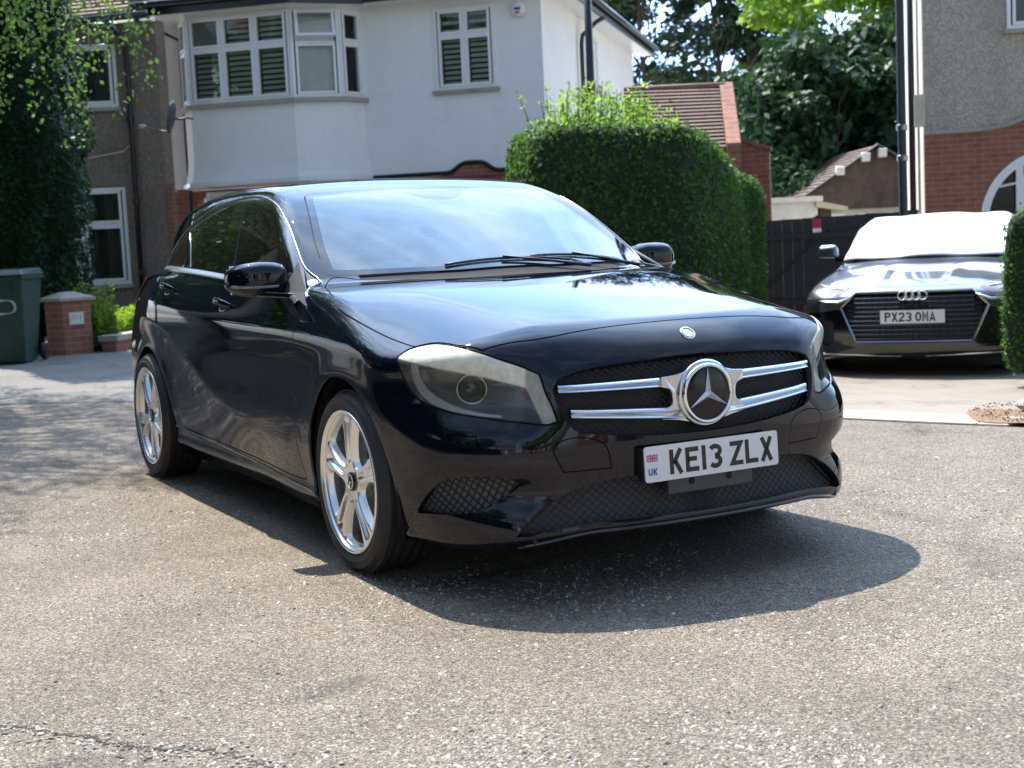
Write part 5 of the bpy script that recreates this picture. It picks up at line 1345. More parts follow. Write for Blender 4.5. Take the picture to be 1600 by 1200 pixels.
def make_wheel(root, rr_, rt, wid, star=True, mat='alloy', nsp=5):
    """wheel with its outer face towards -y, centred on the tyre"""
    hw = wid/2
    prof = [(rr_-.012, -hw+.012), (rr_+.0015, -hw+.008), (rr_+.006, -hw+.003), (rr_+.009, -hw+.0045), (rr_+.012, -hw+.001), (rr_+.026, -hw-.001), (rr_+.028, -hw-.003), (rr_+.031, -hw-.003), (rr_+.033, -hw-.0008), (rr_+.048, -hw+.003), (rr_+.050, -hw+.0015), (rr_+.053, -hw+.004), (rt-.014, -hw+.014), (rt-.005, -hw+.026)]
    for k in range(5):
        c = -hw+.040+k*(wid-.08)/4
        if k < 4 or True:
            prof += [(rt-.0005, c-.014), (rt, c+.0), (rt-.0005, c+.012)]
            if k < 4: prof += [(rt-.008, c+.0135), (rt-.008, c+.0215)]
    prof += [(rt-.005, hw-.026), (rt-.014, hw-.014), (rr_+.03, hw+.002), (rr_-.005, hw-.01)]
    seen = sorted(set(prof), key=lambda p: prof.index(p))
    o = empty('wheel'); o.parent = root
    MB().lathe(seen, 96, 'y').build('tyre', MATS['tyre'], o, smooth=True, angle=35)
    f0 = -hw+.003
    MB().lathe([(rr_-.030, f0+.16), (rr_-.026, f0+.05), (rr_-.018, f0+.02), (rr_-.009, f0+.004), (rr_-.004, f0-.004), (rr_+.000, f0-.005), (rr_+.003, f0-.001), (rr_+.003, f0+.012)], 96, 'y').build('rim', MATS[mat], o, smooth=True)
    # spoked face: polar sheet, windows cut out of it
    nt, nr = 300, 46; r0, r1 = .030, rr_-.009
    th = np.linspace(0, 2*np.pi, nt, endpoint=False); rd_ = np.linspace(r0, r1, nr)
    RR, TH = np.meshgrid(rd_, th, indexing='ij'); V = np.stack([RR*np.cos(TH), np.zeros_like(RR), RR*np.sin(TH)], -1).reshape(-1, 3)
    i, j = np.meshgrid(np.arange(nr-1), np.arange(nt), indexing='ij'); a = i*nt+j; b = i*nt+(j+1) % nt
    Q = np.stack([a, b, b+nt, a+nt], -1).reshape(-1, 4); T = tris(Q)
    k_ = rr_/.240
    def polar(P):
        r = np.hypot(P[:, 0], P[:, 2]); t = np.arctan2(P[:, 2], P[:, 0])
        q = (t % (2*np.pi/nsp)); q = np.where(q > np.pi/nsp, q-2*np.pi/nsp, q)
        return r, r*np.sin(q), r*np.cos(q)
    def window(P):        # negative inside a window between two spokes
        r, p, al = polar(P); hwid = (.0330+.066*np.clip((r/k_-.09)/.13, 0, 1)**2*.40)*k_
        return -smin(smin(np.abs(p)-hwid, r-.070*k_, .02*k_), .213*k_-r, .016*k_)
    def prj(P): return P
    for _ in range(1):
        V, T = refine(V, T, np.abs(window(V[T].mean(1))) < .006, prj)
    V, T = cut(V, T, window, prj)
    keep = window(V[T].mean(1)) > 0
    V, T = compact(V, T[keep])
    def hgt(P):
        r, p, al = polar(P); w = window(P)
        base = .012*np.exp(-((r-.03)/.05)**2)+.005*np.clip((r-.06)/.17, 0, 1)
        bev = .026*np.clip(1-w/(.013*k_), 0, 1)**1.4
        gw = (.0075+.0085*np.clip((r-.06)/.15, 0, 1))*k_
        gro = .015*np.exp(-(p/gw)**4)*sstep(.058*k_, .085*k_, r)*sstep(.222*k_, .198*k_, r)
        return base+bev+gro
    Y = lambda P: np.stack([P[:, 0], f0+.004+hgt(P), P[:, 2]], 1)
    e = 5e-4; gx = (hgt(V+[e, 0, 0])-hgt(V-[e, 0, 0]))/(2*e); gz = (hgt(V+[0, 0, e])-hgt(V-[0, 0, e]))/(2*e)
    N = np.stack([gx, -np.ones(len(V)), gz], 1); N /= np.linalg.norm(N, axis=1)[:, None]
    VV = Y(V); fn = np.cross(VV[T[:, 1]]-VV[T[:, 0]], VV[T[:, 2]]-VV[T[:, 0]])
    if fn[:, 1].mean() > 0: T = T[:, ::-1].copy()
    rim_r = lambda c: np.hypot(c[:, 0], c[:, 2])
    N0 = np.tile([0., -1, 0], (len(V), 1))
    B = boundary(T); cr = rim_r(V[B].mean(1)); B = B[(cr > .04) & (cr < r1-.003)]
    u, inv = np.unique(B, return_inverse=True); inv = inv.reshape(B.shape); m = len(u); nV = len(VV)
    R1 = VV[u]; R2 = VV[u]*[.985, 1, .985]+[0, .030, 0]
    VA = np.concatenate([VV, R1, R2]); out_ = np.stack([-V[u][:, 0], 0*V[u][:, 0], -V[u][:, 2]], 1)
    TA = np.concatenate([T, np.stack([inv[:, 1]+nV, inv[:, 0]+nV, inv[:, 0]+nV+m], 1), np.stack([inv[:, 1]+nV, inv[:, 0]+nV+m, inv[:, 1]+nV+m], 1)])
    t_ = np.zeros((m, 3))
    for kk in (0, 1): np.add.at(t_, inv[:, kk], np.cross(V[B[:, 1]]-V[B[:, 0]], [0, 1., 0]))
    t_ /= np.linalg.norm(t_, axis=1)[:, None]+1e-9
    mesh_obj('spokes', VA, TA, MATS[mat], o, np.concatenate([N, -t_, -t_]))
    MB().lathe([(0, f0+.010), (.020, f0+.0095), (.027, f0+.011), (.0315, f0+.0085), (.034, f0+.016)], 32, 'y').build('hub_cap', MATS['badge_black' if star else 'black_plastic'], o, smooth=True)
    if star:
        mb = MB(); y0 = f0+.0085
        for k in range(3):
            a = R(90+120*k+14); p = []
            for aa, r_ in ((a, .0225), (a+R(60), .004), (a-R(60), .004)): p.append((math.cos(aa)*r_, y0, math.sin(aa)*r_))
            mb.add([(0, y0-.004, 0)]+p, [(0, 1, 2), (0, 3, 1), (1, 3, 2)])
        mb.lathe([(.0225, y0+.001), (.0235, y0-.002), (.026, y0-.002), (.0265, y0+.002)], 32, 'y'); mb.build('cap_star', MATS['chrome'], o)
    for k in range(5):
        a = R(72*k+36); MB().lathe([(.009, f0+.019), (.008, f0+.04), (0, f0+.04)], 12, 'y', (math.cos(a)*.052, 0, math.sin(a)*.052)).build('lug_bolt', MATS['hole'], o)
    MB().lathe([(.07, f0+.075), (.150, f0+.075), (.150, f0+.10), (.07, f0+.10)], 48, 'y').build('brake_disc', MATS['disc'], o, smooth=True, angle=40)
    MB().lathe([(0, f0+.13), (rr_-.03, f0+.135)], 32, 'y').build('wheel_back', MATS['hole'], o)
    return o
# ================================================================ planting
def leaf_mesh(name, P, Nrm, size, mat, parent=None, rng=None, aspect=.55, jitter=.6, fold=True, extra=None):
    """one small folded leaf (two triangles) per point, facing roughly along Nrm"""
    n = len(P); a = rng.normal(size=(n, 3)); nn = Nrm+a*jitter; nn /= np.linalg.norm(nn, axis=1)[:, None]+1e-9
    t = np.cross(nn, rng.normal(size=(n, 3))); t /= np.linalg.norm(t, axis=1)[:, None]+1e-9; b = np.cross(nn, t)
    s = (size*(.6+.8*rng.random(n)))[:, None]
    V = np.stack([P-t*s, P-b*s*aspect+nn*s*.15*(1 if fold else 0), P+t*s, P+b*s*aspect+nn*s*.15*(1 if fold else 0)], 1).reshape(-1, 3)
    k = np.arange(n)*4; T = np.concatenate([np.stack([k, k+1, k+2], 1), np.stack([k, k+2, k+3], 1)])
    ml = [mat]; mi = None
    if extra:
        EV, ET, em = extra; V = np.concatenate([V, EV]); T = np.concatenate([T, ET+4*n]); ml = [mat, em]; mi = np.r_[np.zeros(2*n, int), np.ones(len(ET), int)]
    return mesh_obj(name, V, T, ml, parent, smooth=False, midx=mi)
def limb(mb, p0, p1, r0, r1, rng, n=6, wob=.12, sides=8):
    p0 = np.array(p0, float); p1 = np.array(p1, float); L = np.linalg.norm(p1-p0); pts = []
    o = np.zeros(3)
    for i in range(n+1):
        t = i/n
        if 0 < i < n: o = o*.6+rng.normal(size=3)*wob*L/n
        pts.append(tuple(p0+(p1-p0)*t+o*(1-abs(2*t-1)*.3)*(0 if i in (0, n) else 1)))
    mb.tube(pts, [r0+(r1-r0)*i/n for i in range(n+1)], sides); return pts
def tree(name, loc, H, trunk_h, crown, leafmat, label, cat='tree', group=None, seed=1, nclump=60, per=130, lsize=.12, spread=.6, r=.18, bark='bark', drop=0.0, shell=.55, zsc=1.0, limbs=2):
    """tapered trunk with limbs, clumps of leaves at the limb ends; crown = (rx, ry, rz, zc)"""
    rng = np.random.default_rng(seed); t = empty(name, loc, 0, label, cat, group)
    mb = MB(); rx, ry, rz, zc = crown
    top = (rng.normal()*.2, rng.normal()*.2, min(H*.93, zc+rz*.6)); tp = limb(mb, (0, 0, -.3), top, r, r*.2, rng, 8, .10)
    C = []
    for i in range(nclump):
        d = rng.normal(size=3); d /= np.linalg.norm(d); k = shell+(1-shell)*rng.random()
        c = np.array([d[0]*rx*k, d[1]*ry*k, zc+d[2]*rz*k])
        if c[2] < trunk_h*.8: c[2] = trunk_h*.8+rng.random()*.6
        C.append(c)
        if i % limbs == 0:
            q = tp[int(np.clip((c[2]-rz*.45)/H*8, 2, 7))]; limb(mb, q, tuple(c*.92+np.array([0, 0, c[2]*.08])*1.0), r*.28, r*.05, rng, 5, .25, 5)
    mb.build('trunk', MATS[bark], t, smooth=True)
    C = np.array(C); cs = spread*(.6+.8*rng.random(len(C)))
    idx = rng.integers(0, len(C), len(C)*per)
    d = rng.normal(size=(len(idx), 3)); d /= np.linalg.norm(d, axis=1)[:, None]; rr_ = rng.random(len(idx))**.5
    P = C[idx]+d*(cs[idx]*rr_)[:, None]*[1, 1, .62*zsc]
    if drop: P[:, 2] -= drop*rng.random(len(P))**2
    leaf_mesh('crown', P, d*.5+[0, 0, .6], np.full(len(P), lsize), MATS[leafmat], t, rng)
    return t
def hedge(name, outline, heights, label, seed, dens=2600, lsize=.024, group=None, leaf='leaf_hedge', z0=-.05, bulge=.05):
    """clipped hedge: closed plan outline with a height at every corner"""
    rng = np.random.default_rng(seed); L = spl([(x, y, z) for (x, y), z in zip(outline, heights)], n=5); n = len(L); c = L[:, :2].mean(0)
    rows = []
    zr = [0, .08, .3, .55, .8, .93, .985, 1.0]; ins = [.06, .0, -.03, -.02, .0, .03, .09, .20]
    d = L[:, :2]-c; ln = np.linalg.norm(d, axis=1)[:, None]; u = d/ln
    for a, b in zip(zr, ins):
        rows.append(np.column_stack([L[:, :2]-u*b, z0+(L[:, 2]-z0)*a]))
    for f in (.75, .45, .15):
        rows.append(np.column_stack([c+(rows[7][:, :2]-c)*f, z0+(L[:, 2]-z0)*1.0*f+(L[:, 2].mean()-z0)*(1-f)+.01]))
    m = len(rows); V = np.concatenate(rows)
    for i, v in enumerate(V): V[i] += np.array(mnoise.noise_vector(Vector(v)*1.3))*bulge+np.array(mnoise.noise_vector(Vector(v)*6))*bulge*.3
    T = []
    for i in range(m-1):
        for j in range(n):
            j2 = (j+1) % n; T += [(i*n+j, i*n+j2, (i+1)*n+j2), (i*n+j, (i+1)*n+j2, (i+1)*n+j)]
    V = np.concatenate([V, [V[-n:].mean(0)]]); T += [((m-1)*n+j, (m-1)*n+(j+1) % n, m*n) for j in range(n)]
    T = np.array(T); fn = np.cross(V[T[:, 1]]-V[T[:, 0]], V[T[:, 2]]-V[T[:, 0]]); ar = np.linalg.norm(fn, axis=1)/2
    if (fn[:, 2]*1).sum() < 0: T = T[:, ::-1]; fn = -fn
    N_ = int(ar.sum()*dens); k = rng.choice(len(T), N_, p=ar/ar.sum()); a, b = rng.random((2, N_)); s = a+b > 1; a[s] = 1-a[s]; b[s] = 1-b[s]
    P = V[T[k, 0]]+(V[T[k, 1]]-V[T[k, 0]])*a[:, None]+(V[T[k, 2]]-V[T[k, 0]])*b[:, None]; nn = fn[k]/(2*ar[k])[:, None]
    P = P+nn*(rng.normal(size=N_)*.022)[:, None]
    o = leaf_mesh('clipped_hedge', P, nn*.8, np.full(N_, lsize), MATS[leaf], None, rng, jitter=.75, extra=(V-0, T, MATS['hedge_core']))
    o.name = name; tag(o, label, 'hedge', group); return o
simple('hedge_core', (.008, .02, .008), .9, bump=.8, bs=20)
def columnar():
    """dark narrow evergreen at the left edge"""
    rng = np.random.default_rng(5); t = empty('columnar_conifer', (-14.62, .62, 0), 0, 'tall dark columnar evergreen standing behind the green wheelie bin', 'tree')
    MB().tube([(0, 0, -.2), (.03, 0, 2), (0, .03, 5), (0, 0, 8.6)], [.13, .11, .07, .02], 8).build('trunk', MATS['bark'], t, smooth=True)
    n = 60000; z = .25+8.4*rng.random(n)**.9; a = rng.random(n)*2*np.pi
    R_ = .74+.10*np.sin(z*.8)-.25*sstep(5, 9, z)-.12*sstep(2.5, .4, z); R_ = R_*(1+.10*np.sin(5*a+z*2.1)+.07*np.sin(11*a-3*z))
    r_ = R_*(1-.18*rng.random(n)**2)
    P = np.stack([r_*np.cos(a), r_*np.sin(a), z], 1)
    for k in range(1, 3): P += .04*np.sin(P[:, [1, 2, 0]]*7*k+k)/k
    leaf_mesh('crown', P, np.stack([np.cos(a), np.sin(a), .9+0*a], 1), np.full(n, .035), MATS['leaf_conifer'], t, rng, jitter=.5)
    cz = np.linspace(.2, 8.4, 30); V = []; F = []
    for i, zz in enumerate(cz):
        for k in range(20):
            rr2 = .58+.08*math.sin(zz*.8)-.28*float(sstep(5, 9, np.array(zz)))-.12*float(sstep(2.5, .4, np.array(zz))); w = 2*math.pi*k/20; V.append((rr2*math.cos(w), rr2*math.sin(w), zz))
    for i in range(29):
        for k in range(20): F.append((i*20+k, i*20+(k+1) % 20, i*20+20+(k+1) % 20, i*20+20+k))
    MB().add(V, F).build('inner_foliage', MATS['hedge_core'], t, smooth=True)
def birch():
    rng = np.random.default_rng(11); loc = np.array([-8.62, -1.88, 0.])
    t = empty('birch_tree', tuple(loc), 0, 'birch with bright drooping leaves hanging into the top left corner', 'tree')
    mb = MB(); limb(mb, (-.3, -1.2, -.2), (-.4, -.8, 8.5), .16, .04, rng, 8, .05); P = []; D = []
    for i in range(430):
        a = rng.random()*2*np.pi; rad = 2.75*rng.random()**.5; h = 4.0+3.2*rng.random()
        e = np.array([rad*math.cos(a), rad*math.sin(a), h])
        w = loc+e; dd = w-np.array([4.4525, -2.6369, 1.1]); dep = dd@f_; lx = 800+2189*(dd@rr)/dep
        drop_ = 1.2+1.6*rng.random()
        if i % 2 == 0: limb(mb, (-.38, -.9, h*.75), tuple(e), .035, .006, rng, 6, .2, 5)
        for s in range(int(drop_/.03)):
            q = e+np.array([rng.normal()*.05+.06*math.sin(s*.15+i), rng.normal()*.05+.06*math.cos(s*.13+i), -s*.03])
            P.append(q); D.append((rng.normal(), rng.normal(), .3))
            if rng.random() < .7: P.append(q+rng.normal(size=3)*.05); D.append((rng.normal(), rng.normal(), .3))
        mb.tube([tuple(e), tuple(e+[.03, .02, -drop_*.3]), tuple(e+[.0, .03, -drop_*.55])], .0035, 4)
    mb.build('trunk', MATS['birch_bark'], t, smooth=True)
    P = np.array(P); keep = P[:, 2] > 2.35+.25*np.sin(P[:, 0]*3)+.2*np.cos(P[:, 1]*4); P = P[keep]; D = np.array(D)[keep]
    leaf_mesh('crown', P, D, np.full(len(P), .023), MATS['leaf_birch'], t, rng, aspect=.72, jitter=.8)
def shoots(name, loc, ext, n, hgt, leaf, label, cat, seed, lsize=.05, per=40, group=None):
    """loose upright shoots with paired leaves"""
    rng = np.random.default_rng(seed); t = empty(name, loc, 0, label, cat, group); mb = MB(); P = []; D = []
    for i in range(n):
        b = np.array([ext[0]*(rng.random()-.5), ext[1]*(rng.random()-.5), 0]); L = hgt*(.55+.45*rng.random())*(1-.45*(2*abs(b[0])/max(ext[0], 1e-3))**2*.8)
        tip = b+np.array([rng.normal()*.12*L, rng.normal()*.12*L, L]); mb.tube([tuple(b), tuple((b+tip)/2+rng.normal(size=3)*.02*L), tuple(tip)], [.008, .006, .003], 4)
        for k in range(per):
            s = (k+.5)/per; P.append(b+(tip-b)*s+rng.normal(size=3)*lsize*.9); D.append((rng.normal()*.7, rng.normal()*.7, .8))
    mb.build('stem', MATS['bark'], t); leaf_mesh('foliage', np.array(P), np.array(D), np.full(len(P), lsize), MATS[leaf], t, rng, aspect=.45)

# ================================================================ small things
def wheelie_bin():
    b = empty('wheelie_bin', (-12.62, .02, .004), R(62), 'dark green wheelie bin with a pale smeared ring on its side beside the brick pier', 'bin')
    MB().hexa([(-.24, -.27, .012), (.24, -.27, .012), (.22, .20, .012), (-.22, .20, .012), (-.29, -.34, .98), (.29, -.34, .98), (.29, .36, .98), (-.29, .36, .98)]).build('body', MATS['bin_green'], b, bevel=.02, seg=3)
    MB().box(-.31, .31, -.36, .38, .965, 1.01).build('rim', MATS['bin_green'], b, bevel=.01)
    lid = MB().hexa([(-.32, -.39, 1.012), (.32, -.39, 1.012), (.32, .38, 1.012), (-.32, .38, 1.012), (-.27, -.32, 1.075), (.27, -.32, 1.075), (.28, .36, 1.09), (-.28, .36, 1.09)]).build('lid', MATS['bin_green'], b, bevel=.015, seg=3)
    MB().tube([(-.25, .42, 1.05), (.25, .42, 1.05)], .016, 8).build('handle', MATS['bin_green'], lid)
    MB().tube([(-.30, .26, .10), (.30, .26, .10)], .012, 8).build('axle', MATS['rubber'], b)
    for sx in (-.29, .29): MB().lathe([(0, -.03), (.05, -.03), (.055, -.02), (.095, -.025), (.105, 0), (.095, .025), (.055, .02), (.05, .03), (0, .03)], 24, 'x', (sx, .26, .107)).build('wheel', MATS['rubber'], b, smooth=True, angle=40)
    for xx in (-.16, .0, .16): MB().box(xx-.012, xx+.012, -.345, -.30, .80, .965).build('rib', MATS['bin_green'], b)
    # weathered pale smear, a flattened ring of paint on the front
    pts = []
    for i in range(40):
        a = 2*math.pi*i/40; z = .66+.085*math.sin(a)+.01*math.sin(3*a); y = -.27-.07*(z-.06)/.92-.0015; pts.append((.02+.16*math.cos(a), y, z))
    MB().tube(pts, [.012+.006*math.sin(i*.7) for i in range(40)], 4, closed=True, flat=.12, up=(0, -1, .07)).build('paint_ring', MATS['chalk'], b)
def brick_pier():
    p = empty('gate_pier', (-13.55, .86, 0), R(20), 'short square brick gate pier with a stone cap beside the wheelie bin', 'pier')
    MB().box(-.20, .20, -.20, .20, -.05, .66).build('brick_shaft', MATS['brick_pier'], p, bevel=.004, seg=1)
    MB().hexa([(-.25, -.25, .661), (.25, -.25, .661), (.25, .25, .661), (-.25, .25, .661), (-.25, -.25, .70), (.25, -.25, .70), (.25, .25, .70), (-.25, .25, .70)]).hexa([(-.25, -.25, .7005), (.25, -.25, .7005), (.25, .25, .7005), (-.25, .25, .7005), (-.06, -.06, .775), (.06, -.06, .775), (.06, .06, .775), (-.06, .06, .775)]).build('stone_cap', MATS['concrete'], p, bevel=.005, seg=1)
    rng = np.random.default_rng(4)
    for face in (0,):
        pl = MB().box(.201, .206, -.11, .09, .37, .52).build('plaque', MATS['white_paint'], p)
        m = MB()
        for k in range(5): m.box(.2065, .208, -.10+.035*k, -.085+.035*k, .42+.01*(k % 2), .47+.015*((k*7) % 3))
        m.build('worn_mark', MATS['chalk'], pl)
def dish():
    # bracket on the bay apron
    dp_ = pix(297, 21.2); d = empty('satellite_dish', (dp_[0], dp_[1], 3.22), Z46, 'dark grey satellite dish on a bracket at the left end of the white bay', 'satellite dish')
    rot = Vector((-.93, -.28, .22)).to_track_quat('Z', 'Y').to_matrix().to_4x4()
    o = MB().lathe([(0, -.045), (.10, -.037), (.18, -.018), (.24, .008), (.245, .003), (.18, -.026), (.10, -.045), (0, -.053)], 32).build('reflector', MATS['dish_grey'], d, smooth=True); o.matrix_local = rot
    MB().tube([(.03, 0, -.03), (.15, .02, -.04), (.19, .08, -.02), (.19, .30, -.02)], .016, 8).build('mounting_arm', MATS['dish_grey'], d)
    MB().tube([(.0, -.02, -.22), (-.20, -.08, -.19), (-.38, -.13, -.13)], .009, 6).build('feed_arm', MATS['dish_grey'], d)
    MB().lathe([(0, -.05), (.03, -.05), (.03, .0), (.022, .04), (0, .04)], 16, 'x', (-.40, -.13, -.12)).build('feed_horn', MATS['chalk'], d, smooth=True)
def alarm_box():
    s = empty('alarm_box', (-16.30+.687*1.40+.01, 7.49+.7266*1.40-.01, 4.80), Z46, 'round white burglar alarm box high on the white house beside its upper window', 'alarm box')
    MB().lathe([(.0, -.09), (.07, -.088), (.115, -.07), (.125, -.03), (.125, .0)], 32, 'y').build('cover', MATS['upvc'], s, smooth=True)
    MB().box(-.05, .05, -.096, -.088, -.02, .02).build('badge', MATS['flag_blue'], s); MB().box(-.035, .035, -.098, -.093, -.075, -.045).build('strobe', MATS['flag_red'], s)
def outbuilding():
    # tiled roof with a brick parapet to the right of the hedge
    o = empty('tiled_outbuilding', (-13.18, 9.0, -.08), R(55), 'low brick outbuilding with a brown tiled roof behind the big hedge', 'outbuilding')
    mb = MB(); tiled_roof(mb, (.0, -1.35, 2.35), (1.42, -1.35, 2.35), (1.42, .35, 3.34), (.0, .35, 3.38), .115, .022); mb.build('roof', MATS['roof_old'], o)
    MB().box(.02, 1.40, -1.2, .1, -.1, 2.33).build('brick_wall', MATS['brick_red'], o)
    MB().prism([(-1.45, -.1), (-1.45, 2.42), (.40, 3.44), (.40, -.1)], lambda a, b: (1.425, a, b), lambda a, b: (1.62, a, b)).build('gable_parapet', MATS['brick_red'], o)
    MB().tube([(.0, .38, 3.40), (1.5, .38, 3.38)], .06, 8).build('ridge_tile', MATS['roof_tile'], o, smooth=True)
    w = empty('garden_wall', (-12.35, 10.0, -.08), R(48), 'sloping-topped red brick wall running right from the tiled outbuilding', 'wall')
    MB().prism([(0, -.1), (0, 2.72), (.62, 2.42), (.80, 2.36), (.80, -.1)], lambda a, b: (a, 0, b), lambda a, b: (a, .22, b)).build('brickwork', MATS['brick_red'], w)
    MB().prism([(-.02, 2.722), (-.02, 2.78), (.62, 2.48), (.83, 2.42), (.83, 2.362), (.62, 2.422)], lambda a, b: (a, -.03, b), lambda a, b: (a, .25, b)).build('coping', MATS['roof_tile'], w)
def bungalow():
    o = empty('bungalow', (-19.2, 19.3, -.08), R(62), 'brown-roofed bungalow with a cream wall and floodlights on its gable', 'bungalow')
    MB().box(-1.45, 2.6, .05, 5, -.1, 1.70).build('wall', MATS['cream_wall'], o)
    MB().prism([(-1.75, 1.66), (.22, 2.92), (2.2, 1.75), (2.2, 1.60), (-1.75, 1.60)], lambda a, b: (a, .0, b), lambda a, b: (a, .08, b)).build('gable_cladding', MATS['roof_brown'], o)
    mb = MB(); tiled_roof(mb, (-1.85, 5.2, 1.62), (-1.85, -.12, 1.62), (.22, -.12, 2.96), (.22, 5.2, 2.96), .14); tiled_roof(mb, (2.3, -.12, 1.68), (2.3, 5.2, 1.68), (.22, 5.2, 2.96), (.22, -.12, 2.96), .14); mb.build('roof', MATS['roof_brown'], o)
    MB().tube([(-1.85, -.14, 1.64), (.22, -.14, 2.98), (2.3, -.14, 1.70)], .035, 4).build('barge_board', MATS['fence_black'], o)
    MB().box(-1.2, -.5, .02, .06, 1.05, 1.5).box(-.2, .6, .02, .06, 1.05, 1.5).build('window_frame', MATS['upvc'], o)
    for x, z in ((-.05, 2.72), (.32, 2.80), (-.62, 2.45)):
        MB().hexa([(x-.09, -.20, z-.10), (x+.09, -.20, z-.10), (x+.09, -.06, z-.10), (x-.09, -.06, z-.10), (x-.09, -.26, z+.08), (x+.09, -.26, z+.08), (x+.09, -.10, z+.10), (x-.09, -.10, z+.10)]).build('floodlight', MATS['white_paint'], o, bevel=.01)
    g = empty('white_garage', (-15.9, 14.4, -.08), R(62), 'small white flat-roofed garage behind the black fence', 'garage')
    MB().box(-.72, .48, 0, 2.6, -.1, 1.70).build('wall', MATS['white_paint'], g); MB().box(-.80, .56, -.10, 2.7, 1.702, 1.80).build('roof_edge', MATS['white_paint'], g)
    MB().box(-.62, .02, -.02, -.001, .1, 1.5).build('door_panel', MATS['white_paint'], g); MB().box(.56, .78, .2, 2.4, -.1, 1.55).build('side_porch', MATS['roof_brown'], g)
    MB().prism([(.44, 1.72), (1.02, 1.58), (1.02, 1.50), (.44, 1.60)], lambda a, b: (a, -.08, b), lambda a, b: (a, 2.0, b)).build('porch_roof', MATS['cream_wall'], g)
def fence():
    a = np.array(pix(1165, 18.4)); b = np.array(pix(1440, 18.0)); L = np.linalg.norm(b-a); f = empty('board_fence', (a[0], a[1], -.12), math.atan2(b[1]-a[1], b[0]-a[0]), 'black close-boarded fence between the big hedge and the lamp post', 'fence')
    n = int(L/.125); mb = MB(); rng = random.Random(2)
    for i in range(n): x = i*L/n; mb.box(x+.0005, x+L/n-.0005, rng.uniform(-.006, .006), .02, -.1, 1.36+.05*(x/L)+rng.uniform(-.006, .006))
    mb.build('board_panel', MATS['fence_black'], f)
    for x in np.arange(0, L, .9): MB().box(x-.05, x+.05, .022, .12, -.1, 1.36).build('post', MATS['fence_black'], f)
    for z in (.3, 1.15): MB().box(0, L, -.035, -.008, z-.04, z+.04).build('rail', MATS['fence_black'], f)
    for x in np.arange(.0, L-.8, 1.3): MB().tube([(x, -.028, .2), (x+1.1, -.028, 1.25)], .016, 4).build('brace', MATS['fence_black'], f)
    s = pix(1283, 17.7); t = empty('warning_sign', (s[0], s[1], 1.18), R(60), 'tiny red and white sign fixed at the top of the black fence', 'sign')
    MB().box(-.05, .05, -.01, .01, -.06, .06).build('red_panel', MATS['red_paint'], t); MB().box(-.05, .05, -.01, .01, -.11, -.061).build('white_panel', MATS['white_paint'], t); MB().box(-.015, .015, .011, .03, -.11, .1).build('batten', MATS['fence_black'], t)
def lamp_post():
    p = pix(1417, 17.4); l = empty('lamp_post', (p[0], p[1], -.17), 0, 'tall slim black lamp post rising past the brick house corner', 'lamp post')
    MB().lathe([(.085, -.1), (.085, 1.1), (.075, 1.2), (.052, 1.28), (.045, 6.8), (.035, 6.9)], 16).build('column', MATS['black_gloss_paint'], l, smooth=True, angle=40)
    for zz in (2.05, 2.42): MB().lathe([(.05, zz), (.066, zz+.01), (.066, zz+.07), (.05, zz+.08)], 16).build('band_clamp', MATS['dark_chrome'], l)
    MB().hexa([(-.1, -.25, 6.85), (.1, -.25, 6.85), (.1, .25, 6.85), (-.1, .25, 6.85), (-.06, -.2, 7.0), (.06, -.2, 7.0), (.06, .2, 7.0), (-.06, .2, 7.0)]).build('lantern', MATS['black_gloss_paint'], l, bevel=.02)
    q = pix(942, 21.5); u = empty('utility_pole', (q[0], q[1], -.08), 0, 'thin dark pole standing beside the flank of the white house', 'pole')
    MB().tube([(0, 0, -.1), (0, .0, 3), (.02, 0, 5.7)], [.075, .065, .05], 12).build('shaft', MATS['black_gloss_paint'], u, smooth=True)
def kerbs():
    i0 = [i for i, p in enumerate(e_in) if p[0] > -5.2][0]; L = e_in[i0:]; d = np.r_[0, np.cumsum(np.linalg.norm(np.diff(L, axis=0), axis=1))]
    k = 0; pos = 0.0; ordn = ['first', 'second', 'third', 'fourth', 'fifth', 'sixth', 'seventh']
    while pos < 4.75 and k < 8:
        mb = MB(); ln = min(.915, 4.75-pos)
        a = [np.interp(pos+.004, d, L[:, j]) for j in (0, 1)]; b = [np.interp(pos+ln-.004, d, L[:, j]) for j in (0, 1)]
        a, b = np.array(a), np.array(b); t = (b-a)/np.linalg.norm(b-a); n = np.array([-t[1], t[0]]); w = .30
        z = .012+float(gz(0, a[1])); mb.hexa([(*(a), -.1), (*(b), -.1), (*(b+n*w), -.1), (*(a+n*w), -.1), (*(a), z), (*(b), z), (*(b+n*w), z+.002), (*(a+n*w), z+.002)])
        o = mb.build('kerb_stone', MATS['kerbstone'], None, bevel=.006)
        tag(o, 'flush pale kerb stone, '+ordn[5-k]+' from the brown soil patch, between road and drive', 'kerb stone', 'flush kerb stones along the drive'); pos += ln; k += 1
